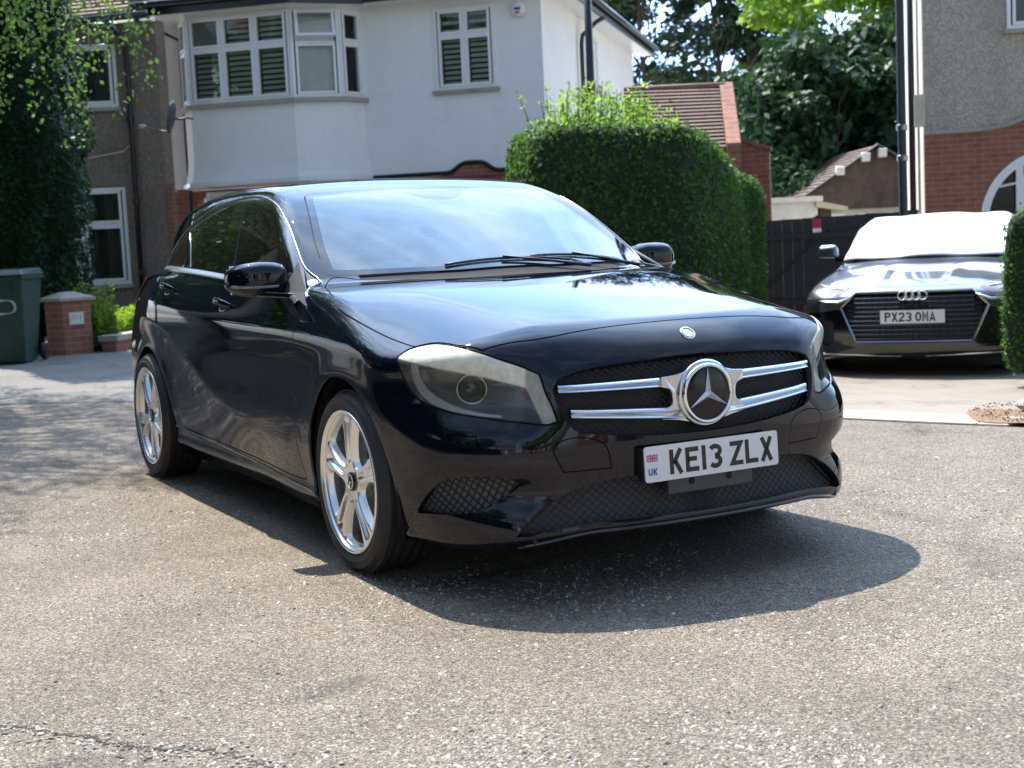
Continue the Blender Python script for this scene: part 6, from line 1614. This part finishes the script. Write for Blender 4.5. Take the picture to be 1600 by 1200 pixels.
def plant_bed():
    # low garden wall and bright grass behind it
    a = np.array([-13.25, 1.30]); b = np.array([-15.6, 3.0]); rz = math.atan2(b[1]-a[1], b[0]-a[0]); L = np.linalg.norm(b-a)
    w = empty('low_garden_wall', (a[0], a[1], 0), rz, 'low kerb-like garden wall retaining the grass beside the gate pier', 'wall')
    MB().box(0, L, -.06, .12, -.05, .13).build('brickwork', MATS['brick_pier'], w)
    MB().box(-.04, L, -.10, .16, .132, .21).build('coping', MATS['concrete'], w, bevel=.01)
    o = sheet('flower_bed', MATS['soil'], [(a[0]-.15, a[1]+.0), (b[0], b[1]), (-17.9, 3.6), (-16.4, 1.2), (-14.4, .6)], .08, 1.0)
    rng = np.random.default_rng(8); n = 26000; u, v = rng.random((2, n)); P = np.array([-13.4, 1.2])+np.outer(u, [-2.5, 1.9])+np.outer(v, [-1.5, -.2])
    h = .10+.16*rng.random(n)*(1+.8*np.sin(P[:, 0]*4)*np.cos(P[:, 1]*5)); P = np.column_stack([P, .14+h])
    g = leaf_mesh('grass', P, np.tile([0, 0, 1.], (n, 1)), np.full(n, .035), MATS['leaf_grass'], None, rng, aspect=.3, jitter=1.0); tag(g, 'bright sunlit tufts of grass and weeds in the bed behind the low wall', 'grass', kind='stuff')
    shoots('small_shrub', (-13.75, 1.25, .1), (.55, .45), 34, .85, 'leaf_acacia', 'light green feathery shrub growing between the gate pier and the white-framed window', 'shrub', 21, .028, 40)
def debris():
    rng = np.random.default_rng(3)
    for k, (x, y, s) in enumerate(((-1.22, 3.86, .07), (-1.02, 3.72, .045))):
        bm = bmesh.new(); bmesh.ops.create_icosphere(bm, subdivisions=3, radius=1)
        for v in bm.verts: v.co = Vector((v.co.x*s*1.3, v.co.y*s, v.co.z*s*.6))*(1+.25*mnoise.noise(v.co*2+Vector((k*5, 0, 0))))
        me = bpy.data.meshes.new('rubble'); bm.to_mesh(me); bm.free(); me.materials.append(MATS['kerbstone']); o = bpy.data.objects.new('rubble_stone', me); col.objects.link(o); o.location = (x, y, s*.45)
        tag(o, ['larger pale broken stone on the brown soil at the right edge', 'smaller pale stone chip lying in front of the larger one'][k], 'stone')
    pts = [(-1.02, 3.22), (-.72, 3.40), (-.35, 3.68), (.1, 4.1), (-.5, 4.35), (-1.25, 3.95), (-1.45, 3.62)]
    sheet('bare_soil', MATS['soil'], spl(pts, n=6).tolist(), .017, .3)
    n = 1500; a = rng.random(n)*6.28; r = rng.random(n)**.5; P = np.column_stack([-.75+.75*r*np.cos(a), 3.78+.50*r*np.sin(a), np.full(n, .022)])
    g = leaf_mesh('leaf_litter', P, np.tile([0, 0, 1.], (n, 1)), np.full(n, .009), MATS['litter'], None, rng, jitter=.5); tag(g, 'scatter of brown dead leaves and grit at the end of the kerb', 'leaf litter', kind='stuff')
    # stones standing out of the worn tarmac near the camera, thickest where the surface is eroded
    n = 150000; dd = 1.6+5.2*rng.random(n)**1.6; lx = rng.uniform(-.40, .40, n)*dd
    x = 4.4525+dd*f_[0]+lx*rr[0]; y = -2.6369+dd*f_[1]+lx*rr[1]
    m = np.array([mnoise.noise(Vector((a*1.1, b*1.1, 5)))+.5*mnoise.noise(Vector((a*3.1, b*3.1, 9))) for a, b in zip(x, y)])
    keep = rng.random(n) < np.clip(.34+1.0*(m+.02), .15, 1)*.62; x, y, m, dd = x[keep], y[keep], m[keep], dd[keep]; n = len(x)
    s = (.0018+.0026*rng.random(n)+.0050*rng.random(n)**6)*(1+.35*np.clip(m, 0, .5))
    k6 = np.arange(6)/6*2*np.pi; rad = .75+.5*rng.random((n, 6)); B = np.stack([np.cos(k6)*rad, np.sin(k6)*rad*.75], -1)*s[:, None, None]
    ang = rng.random(n)*6.28; c, q = np.cos(ang)[:, None], np.sin(ang)[:, None]
    X = B[..., 0]*c-B[..., 1]*q+x[:, None]; Y = B[..., 0]*q+B[..., 1]*c+y[:, None]
    Z0 = np.full((n, 6), -.001); hgt = s*(.16+.30*rng.random(n)); tl = rng.normal(size=(n, 2))*.18
    Zt = hgt[:, None]*.75+(X-x[:, None])*tl[:, :1]+(Y-y[:, None])*tl[:, 1:]
    R0 = np.stack([X, Y, Z0], -1); R1 = np.stack([x[:, None]+(X-x[:, None])*.72, y[:, None]+(Y-y[:, None])*.72, Zt+hgt[:, None]*.25], -1)
    V = np.concatenate([R0, R1], 1).reshape(-1, 3); kb_ = np.arange(n)*12; T = []
    for i in range(6):
        j = (i+1) % 6; T += [np.stack([kb_+i, kb_+j, kb_+6+j], 1), np.stack([kb_+i, kb_+6+j, kb_+6+i], 1)]
    for i in range(1, 5): T.append(np.stack([kb_+6, kb_+6+i, kb_+7+i], 1))
    g = mesh_obj('loose_grit', V, np.concatenate(T), MATS['chippings'], smooth=False); tag(g, 'pale and dark chippings standing out of the worn tarmac', 'grit', kind='stuff')
    # eroded crack across the near corner
    CR = CRACK; P = spl(CR, closed=False, n=14); t = np.gradient(P, axis=0); t /= np.linalg.norm(t, axis=1)[:, None]; nn = np.stack([-t[:, 1], t[:, 0]], 1)
    P = P+nn*(rng.normal(size=len(P))*.008)[:, None]; w1 = .003+.012*rng.random(len(P))**2; w2 = .003+.010*rng.random(len(P))**2; z = .0015
    L = np.column_stack([P+nn*w1[:, None], np.full(len(P), z)]); Rr = np.column_stack([P-nn*w2[:, None], np.full(len(P), z)]); m_ = len(P); q = np.arange(m_-1)
    T = np.concatenate([np.stack([q, q+m_, q+m_+1], 1), np.stack([q, q+m_+1, q+1], 1)])
    o = mesh_obj('road_crack', np.concatenate([L, Rr]), T, MATS['crack_dark']); o['kind'] = 'structure'
    # the stones that have come out of it
    n = 480; k = rng.integers(0, len(P), n); o_ = np.abs(rng.normal(size=n))*.035+.004; sgn = np.where(rng.random(n) < .7, -1, 1)
    C0 = P[k]+nn[k]*(o_*sgn)[:, None]+rng.normal(size=(n, 2))*.008; s = .0025+.0055*rng.random(n)**2
    ico = np.array([(0, 0, 1.), (.9, 0, .45), (.28, .85, .45), (-.72, .53, .45), (-.72, -.53, .45), (.28, -.85, .45), (.9, 0, -.3), (.28, .85, -.3), (-.72, .53, -.3), (-.72, -.53, -.3), (.28, -.85, -.3)])
    F = [(0, 1, 2), (0, 2, 3), (0, 3, 4), (0, 4, 5), (0, 5, 1)]+[t_ for i in range(5) for t_ in ((1+i, 6+i, 1+(i+1) % 5), (1+(i+1) % 5, 6+i, 6+(i+1) % 5))]
    ang = rng.random(n)*6.28; c, q = np.cos(ang)[:, None], np.sin(ang)[:, None]; I = ico[None]*(s[:, None, None])*(1+.22*rng.normal(size=(n, 11, 1)))*np.array([1.25, .9, .55])
    X = I[..., 0]*c-I[..., 1]*q+C0[:, :1]; Y = I[..., 0]*q+I[..., 1]*c+C0[:, 1:]; V = np.stack([X, Y, I[..., 2]+s[:, None]*.2], -1).reshape(-1, 3)
    T = (np.array(F)[None]+(np.arange(n)*11)[:, None, None]).reshape(-1, 3); g = mesh_obj('crack_gravel', V, T, MATS['chippings'], smooth=False); tag(g, 'pale broken stones lying along the eroded crack in the near left corner', 'gravel', kind='stuff')
CRACK = [(1.05, -2.35), (.95, -2.22), (.99, -2.16), (1.17, -2.02), (1.31, -1.94), (1.40, -1.83), (1.52, -1.76), (1.62, -1.73), (1.74, -1.60), (1.90, -1.52)]
def m_chip():
    n = NT('chippings'); ge = n.n('NewGeometry'); c = n.ramp(ge.outputs['Random Per Island'], [(0, (.10, .092, .083)), (.2, (.20, .18, .158)), (.5, (.29, .262, .228)), (.85, (.37, .34, .30)), (1, (.43, .405, .36))])
    n.col(c); n.set(Roughness=.85); MATS['chippings'] = n.m
m_chip(); simple('crack_dark', (.045, .038, .03), .95, bump=.8, bs=150, var=.4)
simple('litter', (.16, .08, .035), .8, var=.5, vs=30)
# ================================================================ the second car
def F_saloon(P):
    x, s, z = P[:, 0], np.abs(P[:, 1]), P[:, 2]
    ss = np.sqrt(s*s+1e-6)
    Y = sp1([.10, .22, .4, .6, .75, .85, .95, 1.05], [.86, .93, .955, .972, .965, .93, .885, .84], z)
    Y = Y-.30*np.maximum(x-.25, 0)**2-.10*np.maximum(-x-2.7, 0)**2
    for wx in (0., -2.93): Y = Y+.02*np.exp(-((np.hypot(x-wx, z-.36)-.42)/.07)**2)
    X = sp1([.1, .2, .3, .5, .62, .70, .78], [.86, .93, .945, .94, .93, .905, .80], z)-.22*ss**2.4-.5*np.maximum(ss-.75, 0)**2
    Z = sp1([-4, -3, -1.2, -.6, 0, .5, .8], [1.02, 1.0, .98, .955, .905, .845, .79], x)-.07*(ss/.85)**3
    Z = Z-.06*splus(ss-.50, .01)*sstep(-.4, .2, x)+.012*np.exp(-((ss-.30)/.06)**2)*sstep(-.4, .2, x)
    B = smax(s-Y, x-X, .14); B = smax(B, z-Z, .09); B = smax(B, -4.02+.2*ss**2.5-x, .12); B = smax(B, .15-z, .03)
    G = .82-.40*(z-1.0)-.2*np.maximum(z-1.0, 0)**2-.09*np.maximum(-x-2.3, 0)**2
    Zr = sp1([-4, -3.4, -2.8, -2.2, -1.7, -1.3], [1.02, 1.17, 1.31, 1.375, 1.38, 1.33], x)-.08*ss**2.2
    Xw = -.52-2.0*(z-.98)-.35*ss*ss
    H = smax((s-G)*.93, (x-Xw)*.44, .05); H = smax(H, z-Zr, .08); H = smax(H, .75-z, .02)
    return smin(B, H, .03)
def saloon():
    ax = pix(1447, 12.6); rz = R(309)
    root = empty('dark_saloon', (ax[0], ax[1], -.17), rz, 'dark grey saloon with a wide hexagonal grille parked on the drive with its windscreen covered', 'car')
    PB = MATS['paint_grey']; GB = MATS['gloss_black']; F = F_saloon
    V0, Q = box_grid(-3.95, .9, -.93, 0, .18, 1.33, .035)
    O = np.stack([np.clip(V0[:, 0], -3.3, .2), np.zeros(len(V0)), np.full(len(V0), .6)], 1); D = V0-O; D[V0[:, 1] > -1e-9, 1] = 0
    V = shoot(O, D, .2, 1.9, F); T = tris(Q); nrm = np.cross(V[T[:, 1]]-V[T[:, 0]], V[T[:, 2]]-V[T[:, 0]]); fl = (nrm*(V[T].mean(1)-np.array([-1.5, 0, .6]))).sum(1) < 0; T[fl] = T[fl][:, ::-1]
    def proj(P):
        m = np.abs(P[:, 1]) < 1e-6; Pn = to_surf(P, 2, F); Pn[m, 1] = 0; return Pn
    F2 = lambda P: np.stack([-P[:, 1], P[:, 2]], 1); S2 = lambda P: np.stack([P[:, 0], P[:, 2]], 1); T2 = lambda P: np.stack([P[:, 0], -P[:, 1]], 1)
    gri = np.array([(-.1, .725), (.47, .725), (.60, .60), (.47, .305), (-.1, .295)]); vent = np.array([(.66, .48), (.88, .54), (.90, .33), (.72, .27), (.66, .31)])
    hlp = np.array([(.52, .745), (.62, .69), (.90, .725), (.92, .79), (.75, .805), (.55, .78)]); ws = np.array([(-.56, -.1), (-.60, .3), (-.75, .66), (-1.27, .575), (-1.24, .3), (-1.22, -.1)])
    win = np.array([(-.80, 1.0), (-3.3, 1.07), (-2.7, 1.24), (-2.0, 1.305), (-1.5, 1.28)]); bon = spl([(-.50, -.1), (-.52, .3), (-.62, .66), (-.3, .80), (.2, .78), (.50, .70), (.72, .52), (.80, .3), (.82, -.1)], n=5, sharp=(0, 8))
    fr = lambda f, m: (lambda P: np.where(m(P), f(P), 1.))
    dist = {'gr': fr(lambda P: sdf(F2(P), gri), lambda P: P[:, 0] > .3), 've': fr(lambda P: sdf(F2(P), vent), lambda P: P[:, 0] > .3), 'hl': fr(lambda P: sdf(F2(P), hlp), lambda P: P[:, 0] > .1),
            'ws': fr(lambda P: sdf(T2(P), ws), lambda P: P[:, 2] > .9), 'wi': fr(lambda P: sdf(S2(P), win), lambda P: -P[:, 1] > .4), 'bo': fr(lambda P: sdf(T2(P), bon), lambda P: P[:, 2] > .6),
            'bz': fr(lambda P: P[:, 2]-.585+.12*np.maximum(-P[:, 1]-.60, 0), lambda P: P[:, 0] > .12), 'bx': (lambda P: .30+.35*(P[:, 2]-.3)-P[:, 0]),
            'a1': fr(lambda P: np.hypot(P[:, 0], P[:, 2]-.36)-.40, lambda P: -P[:, 1] > .5), 'a2': fr(lambda P: np.hypot(P[:, 0]+2.93, P[:, 2]-.36)-.40, lambda P: -P[:, 1] > .5)}
    c = V[T].mean(1); near = np.zeros(len(T), bool)
    for f in dist.values(): near |= np.abs(f(c)) < .03
    V, T = refine(V, T, near, proj)
    for k, o in (('gr', 0), ('ve', 0), ('hl', 0), ('ws', 0), ('wi', 0), ('bo', 0), ('bo', .006), ('bz', 0), ('bx', 0), ('a1', 0), ('a2', 0)): V, T = cut(V, T, (lambda P, k=k, o=o: dist[k](P)+o), proj)
    N = normF(V, F); c = V[T].mean(1); d = {k: f(c) for k, f in dist.items()}; lab = np.full(len(T), 'body', dtype='<U8')
    def put(n, m): lab[m & (lab == 'body')] = n
    put('none', (d['a1'] < 0) | (d['a2'] < 0)); put('gr', d['gr'] < 0); put('hl', d['hl'] < 0); put('ve', d['ve'] < 0); put('ws', d['ws'] < 0); put('wi', d['wi'] < 0); put('bo', d['bo'] < -.006); put('gap', d['bo'] < 0); put('lo', (d['bz'] < 0) & (d['bx'] < 0))
    def add(name, k, mat, depth=.01, sym=True, off=0.):
        v, t, n = compact(V, T[lab == k], N); v2, t2, n2 = v*[1, -1, 1], t[:, ::-1], n*[1, -1, 1]; r = []
        sets = [(np.concatenate([v, v2]), np.concatenate([t, t2+len(v)]), np.concatenate([n, n2]))] if sym else [(v, t, n), (v2, t2.copy(), n2)]
        for a, b, n_ in sets:
            a = a+n_*off
            if depth: a, b, n_ = lip(a, b, n_, depth, keep=lambda cc: np.abs(cc[:, 1]) > .003)
            r.append(mesh_obj(name, a, b, mat, root, n_))
        return r
    add('body_shell', 'body', PB); add('front_bumper', 'lo', GB, .004); add('bonnet', 'bo', PB); add('panel_gap', 'gap', GB, 0, off=-.008); add('grille_backing', 'gr', MATS['grille_back'], 0, off=-.03); add('side_vent', 've', MATS['grille_back'], 0, sym=False, off=-.03)
    hs = add('headlight', 'hl', MATS['lens_clear'], .02, sym=False, off=.001); v, t, n = compact(V, T[lab == 'hl'], N)
    for k, o in enumerate(hs):
        vb = (v-n*.03)*[1, -1 if k else 1, 1]; mesh_obj('lamp_housing', vb, (t[:, ::-1] if k else t).copy(), MATS['lamp_grey'], o)
    add('side_window', 'wi', MATS['side_glass'], 0, sym=False, off=-.004); add('windscreen', 'ws', MATS['frit'], 0, off=-.003)
    sx = lambda s, z: shoot(np.array([[.2, -abs(s), z]]), np.array([[1., 0, 0]]), 0, 1.2, F)[0][0]
    mb = MB()
    for zz in np.linspace(.33, .71, 11):
        e = float(np.interp(zz, [.30, .60, .725], [.46, .59, .465])); mb.tube([(sx(s, zz)-.012, s, zz) for s in np.linspace(-e, e, 17)], .006, 4)
    for ss_ in np.arange(-.55, .56, .055):
        z1 = float(np.interp(abs(ss_), [.47, .60], [.72, .61])); z0 = float(np.interp(abs(ss_), [.47, .60], [.305, .58]))
        if z1 > z0: mb.tube([(sx(ss_, z)-.014, ss_, z) for z in np.linspace(z0, z1, 6)], .004, 4)
    mb.build('grille_bars', GB, root)
    tr = [(-.60, .60), (-.47, .725), (.47, .725), (.60, .60), (.47, .305), (-.47, .305)]; P = []
    for a, b in zip(tr, tr[1:]+tr[:1]):
        for t_ in np.linspace(0, 1, 8, endpoint=False): s = a[0]+(b[0]-a[0])*t_; z = a[1]+(b[1]-a[1])*t_; P.append((sx(s, z)+.002, s, z))
    MB().tube(P, .013, 6, closed=True).build('grille_surround', MATS['dark_chrome'], root)
    for sg in (1, -1):
        MB().tube([(sx(s, z)+.004, sg*s, z) for s, z in ((.50, .69), (.62, .645), (.75, .65), (.90, .67))], [.022, .026, .022, .012], 6, flat=.5).build('light_blade', MATS['satin_chrome'], root, smooth=True)
        MB().tube([(sx(.60+k*.05, .748+.006*k)+.004, sg*(.60+k*.05), .748+.006*k) for k in range(6)], .011, 6).build('running_light', MATS['drl'], hs[0 if sg < 0 else 1])
        MB().tube([(sx(.3, .19)-.03*k*k*.1, sg*(.1+.13*k), .185+.004*k) for k in range(7)], .008, 6).build('lip_trim', MATS['satin_chrome'], root)
        m = MB().hexa([(-.66, sg*.86, .99), (-.80, sg*.86, .99), (-.80, sg*1.08, 1.0), (-.70, sg*1.08, 1.0), (-.68, sg*.88, 1.12), (-.80, sg*.88, 1.12), (-.80, sg*1.06, 1.12), (-.73, sg*1.06, 1.11)]).build('wing_mirror', PB, root, bevel=.045, seg=4)
        MB().box(-.74, -.70, min(sg*.80, sg*.90), max(sg*.80, sg*.90), .955, 1.0).build('mirror_foot', GB, m)
    for wx in (0, -2.93):
        for sg in (1, -1):
            mb = MB(); V_ = []; F_ = []
            for i in range(25):
                a = math.pi*(-.1+1.2*i/24)
                for yy in (.93, .55): V_.append((wx+.42*math.cos(a), sg*yy, .36+.42*math.sin(a)))
            for i in range(24): F_.append((2*i, 2*i+1, 2*i+3, 2*i+2))
            mb.add(V_, F_).build('wheel_arch_liner', MATS['black_plastic'], root, fix=False)
    w0 = make_wheel(root, .275, .36, .28, star=False, mat='dark_chrome')
    for i, (x, sg) in enumerate(((0, -1), (-2.93, -1), (0, 1), (-2.93, 1))):
        w = w0 if i == 0 else copy_tree(w0, root); w.location = (x, sg*.825, .36); w.rotation_euler = (0, R(20*i), 0 if sg < 0 else math.pi)
    MB().box(.05, .8, -.7, .7, .17, .19).build('undertray', MATS['black_plastic'], root)
    mb = MB()
    for k in range(4):
        cy = -.0825+.055*k; xx = sx(.03, .69)+.012; mb.tube([(xx+.002*(k % 2), cy+.036*math.cos(a), .690+.036*math.sin(a)) for a in np.linspace(0, 2*math.pi, 24, endpoint=False)], .0068, 6, closed=True)
    mb.build('ring_badge', MATS['chrome'], root, smooth=True)
    xx = sx(0, .515)+.02; place = lambda u, v, dd: (xx+dd, u, .515+v)
    pl = MB().prism([(-.26, -.0555), (.26, -.0555), (.26, .0555), (-.26, .0555)], lambda a, b: place(a, b, -.004), lambda a, b: place(a, b, 0)).build('number_plate', MATS['plate_white'], root)
    mb = MB(); u = -.224
    for ch in 'PX23 OMA':
        if ch != ' ': glyph(mb, ch, u, -.0385, .050, .077, .014, place)
        u += .0565 if ch != ' ' else .022
    mb.build('plate_lettering', MATS['plate_black'], pl)
    # padded white screen cover lying on the glass, a thing of its own
    V_ = []; nu, nv = 26, 18
    rng = np.random.default_rng(1)
    for i in range(nu+1):
        for j in range(nv+1):
            a = -1+2*i/nu; b = j/nv; y = a*(.80-.13*b); 
            xg = -.50-.95*b-.17*a*a*(1-.3*b)
            V_.append((xg, y))
    A = np.array(V_); O = np.column_stack([A[:, 0], -np.abs(A[:, 1]), np.full(len(A), .6)]); Pn = shoot(O, np.tile([0., 0, 1], (len(A), 1)), 0, 1.2, F); nn = normF(Pn, F)
    wr = np.array([mnoise.noise(Vector((p[0]*5, p[1]*5, 3))) for p in A]); Pn = Pn+nn*(.022+.010*wr+.008*np.cos(A[:, 1]*9))[:, None]; Pn[:, 1] *= np.where(A[:, 1] > 0, -1, 1)
    T = []
    for i in range(nu):
        for j in range(nv): k = i*(nv+1)+j; T += [(k, k+nv+1, k+nv+2), (k, k+nv+2, k+1)]
    T = np.array(T); fn = np.cross(Pn[T[:, 1]]-Pn[T[:, 0]], Pn[T[:, 2]]-Pn[T[:, 0]])
    if fn[:, 2].mean() < 0: T = T[:, ::-1].copy()
    o = mesh_obj('windscreen_cover', Pn, T, MATS['cover_white']); o.location = root.location; o.rotation_euler = root.rotation_euler; so_ = o.modifiers.new('s', 'SOLIDIFY'); so_.thickness = .012
    tag(o, 'white padded cover spread over the windscreen of the dark saloon', 'windscreen cover')
paint('paint_grey', (.19, .205, .235), rough=.28, metal=.9, ior=1.9); simple('cover_white', (.86, .86, .84), .38, bump=.25, bs=18, var=.03, coat=.2)
# ================================================================ assemble the place
white_house(); grey_house(); right_house(); outbuilding(); bungalow(); fence(); lamp_post(); dish(); alarm_box()
wheelie_bin(); brick_pier(); plant_bed(); kerbs(); debris()
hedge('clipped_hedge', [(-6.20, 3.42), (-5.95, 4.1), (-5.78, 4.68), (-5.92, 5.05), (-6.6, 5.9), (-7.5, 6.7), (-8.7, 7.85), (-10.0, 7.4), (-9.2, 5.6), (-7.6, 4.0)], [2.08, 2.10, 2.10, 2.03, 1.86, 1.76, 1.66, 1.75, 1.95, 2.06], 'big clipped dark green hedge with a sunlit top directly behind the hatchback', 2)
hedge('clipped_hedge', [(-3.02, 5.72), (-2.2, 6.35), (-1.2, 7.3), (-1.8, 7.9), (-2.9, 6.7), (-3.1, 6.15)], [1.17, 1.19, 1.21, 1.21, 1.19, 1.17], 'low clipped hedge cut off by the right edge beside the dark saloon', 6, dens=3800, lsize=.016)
shoots('leafy_shrub', (-7.35, 4.85, 1.7), (1.2, 1.15), 170, 1.02, 'leaf_lime', 'bright lime-green shrub sprouting above the top of the big hedge', 'shrub', 9, .033, 34)
columnar(); birch()
# trees beyond the houses
TR = 'dark trees beyond the outbuilding and the fence'
for px_, D, H, cr_, leaf, lab_, sd_, nc, per_, ls in (
    (1205, 40, 8, (1.9, 2.3, 2.7, 3.6), 'leaf_dark', 'dark round-headed tree directly above the red brick wall', 1, 56, 150, .15),
    (1290, 37, 7, (2.3, 2.4, 3.0, 3.5), 'leaf_dark', 'broad dark tree directly above the white garage', 2, 80, 160, .15),
    (1385, 39, 8, (2.2, 2.2, 3.2, 3.8), 'leaf_dark', 'dark tree rising beside the lamp post', 3, 80, 150, .15),
    (1135, 52, 14, (1.9, 1.9, 4.0, 8.8), 'leaf_pine', 'tall thin-stemmed pine right of the others against the bright sky', 4, 24, 100, .15),
    (1040, 56, 15, (3.0, 3, 5.0, 9.8), 'leaf_pine', 'wide pine with its crown above the ridge of the tiled outbuilding', 5, 52, 110, .15),
    (975, 60, 17, (3.2, 3, 4.8, 11.2), 'leaf_pine', 'pine whose crown shows just above the eaves of the white house', 6, 46, 110, .16),
    (1205, 52, 12, (2.4, 2.2, 2.0, 9.3), 'leaf_pine', 'high dark crown at the top edge over the red brick wall', 10, 34, 110, .15),
    (1225, 34, 4, (1.5, 1.5, 1.3, 1.5), 'leaf_dark', 'low dark tree between the brick wall and the bungalow roof', 7, 26, 130, .10),
    (1335, 43, 9.6, (3.3, 2.2, 2.3, 7.9), 'leaf_acacia', 'light yellow-green leafy tree lit from behind at the top beside the lamp post', 8, 70, 120, .15)):
    x, y = pix(px_, D); tree('tree', (x, y, -.15), H, H*.1 if 'leaf_dark' == leaf else H*.4, cr_, leaf, lab_, 'tree', TR, sd_, nc, per_, ls, spread=.85 if leaf != 'leaf_acacia' else .6, r=.17 if leaf != 'leaf_acacia' else .08, limbs=2 if leaf != 'leaf_acacia' else 9)
# what the paint and glass reflect: the other side of the street
def street_house(name, x, y, rz, wallm, label, seed):
    h = empty(name, (x, y, 0), rz, label, 'house', 'houses across the street behind the camera'); W = MB()
    holes = [(.8, 2.6, .9, 2.2), (5.2, 7.0, .9, 2.2), (.8, 2.6, 3.6, 4.8), (5.2, 7.0, 3.6, 4.8), (3.3, 4.4, 3.7, 4.7)]
    wall_boxes(W, 0, 8, 2.7, 5.3, 0, .3, holes); W.box(0, .3, .302, 7, -.1, 5.3).box(7.7, 8, .302, 7, -.1, 5.3).build('wall', MATS[wallm], h)
    W = MB(); wall_boxes(W, 0, 8, -.1, 2.698, 0, .3, holes+[(3.4, 4.4, -.1, 2.1)]); W.build('ground_floor_wall', MATS['brick_red'], h)
    MB().box(3.4, 4.4, .1, .15, -.1, 2.1).build('front_door', MATS['red_paint' if seed % 2 else 'white_paint'], h)
    for a, b, c, d in holes: window(h, (a, -.0, c), 0, b-a, d-c, (1, 1, 1) if b-a > 1.3 else (1, 1), .65, 'curtain')
    mb = MB(); tiled_roof(mb, (-.3, -.5, 5.3), (8.3, -.5, 5.3), (8.3, 3.5, 8.2), (-.3, 3.5, 8.2), .2); tiled_roof(mb, (-.3, 7.5, 5.3), (8.3, 7.5, 5.3), (8.3, 3.5, 8.2), (-.3, 3.5, 8.2), .2); mb.build('roof', MATS['roof_tile'], h)
    for xx in (0.0, 7.8): MB().prism([(0.1, 5.3), (3.5, 8.0), (6.9, 5.3)], lambda a, b, xx=xx: (xx, a, b), lambda a, b, xx=xx: (xx+.2, a, b)).build('gable', MATS[wallm], h)
    MB().box(6.4, 7.2, 3.1, 3.9, 7.6, 9.2).build('chimney', MATS['brick_red'], h)
street_house('street_house', -2.0, -13.5, R(180), 'render_white', 'white-walled house with a red door across the street, left of the brick-faced one', 1)
street_house('street_house', 8.5, -15.0, R(180), 'pebble_brown', 'brown pebbledashed house with a white door across the street', 2)
street_house('street_house', -12.0, -14.0, R(165), 'render_cream', 'cream house with a red door farthest back across the street', 3)
street_house('street_house', 19.5, -11.5, R(238), 'render_white', 'white house with a white door facing the front of the hatchback', 4)
street_house('street_house', 23.5, -2.0, R(268), 'pebble_grey', 'grey house with a red door facing the front of the hatchback', 5)
street_house('street_house', 22.5, 8.5, R(280), 'render_cream', 'cream house with a white door facing the front of the hatchback', 6)
for k, (x, y, H, lab_) in enumerate(((-5.5, -9.0, 7.5, 'leafy street tree nearest the rear of the hatchback'), (1.2, -9.6, 8.5, 'leafy street tree level with the front wheel'), (7.0, -11.5, 8, 'leafy street tree beside the brown house'), (17.5, -5.0, 7, 'leafy street tree facing the grille'), (18.0, 5.5, 8, 'leafy street tree between the grey and cream houses'), (-11, -10.0, 8, 'leafy street tree farthest to the rear'))):
    tree('street_tree', (x, y, 0), H, H*.3, (2.3, 2.3, H*.32, H*.62), 'leaf_acacia' if k in (0, 3) else 'leaf_birch', lab_, 'tree', 'street trees across the road', 30+k, 90, 120, .10, .75, r=.16)
for k, (x, y, H, rx_, lab_) in enumerate(((-7.4, -6.9, 7.5, 3.3, 'big dark street tree whose shade falls behind the rear wheel'), (-11.6, -3.9, 8.0, 3.0, 'big light-green street tree farther back along the near kerb'), (-19.0, -4.8, 9.0, 3.6, 'big light-green tree on the bend well behind the hatchback'), (-25.5, -6.5, 11.0, 4.0, 'biggest dark tree, farthest behind the hatchback on the bend'), (-2.6, -7.6, 7.5, 2.9, 'big dark street tree across from the front door of the hatchback'))):
    tree('street_tree', (x, y, 0), H, H*.3, (rx_, rx_, H*.33, H*.63), 'leaf_dark' if k not in (1, 3) else 'leaf_birch', lab_, 'tree', 'street trees across the road', 70+k, 120 if k not in (1, 3) else 85, 140 if k not in (1, 3) else 110, .10 if k < 3 else .15, .85, r=.2)
shoots('garden_bush', (-7.2, -7.4, 0), (2.6, 1.6), 90, 1.9, 'leaf_lime', 'bright green garden bush across the road from the rear door', 'bush', 51, .06, 40)
saloon()
hedge('reflection_hedge', [(-8.2, -8.2), (6.5, -8.6), (6.5, -7.6), (-3, -7.1), (-8.2, -7.1)], [1.7, 1.6, 1.6, 1.8, 1.75], 'long dark hedge added across the road to darken the reflections in the hatchback doors', 61, dens=420, lsize=.05)  # unseen hedge, put in to darken what the doors mirror
hatchback()
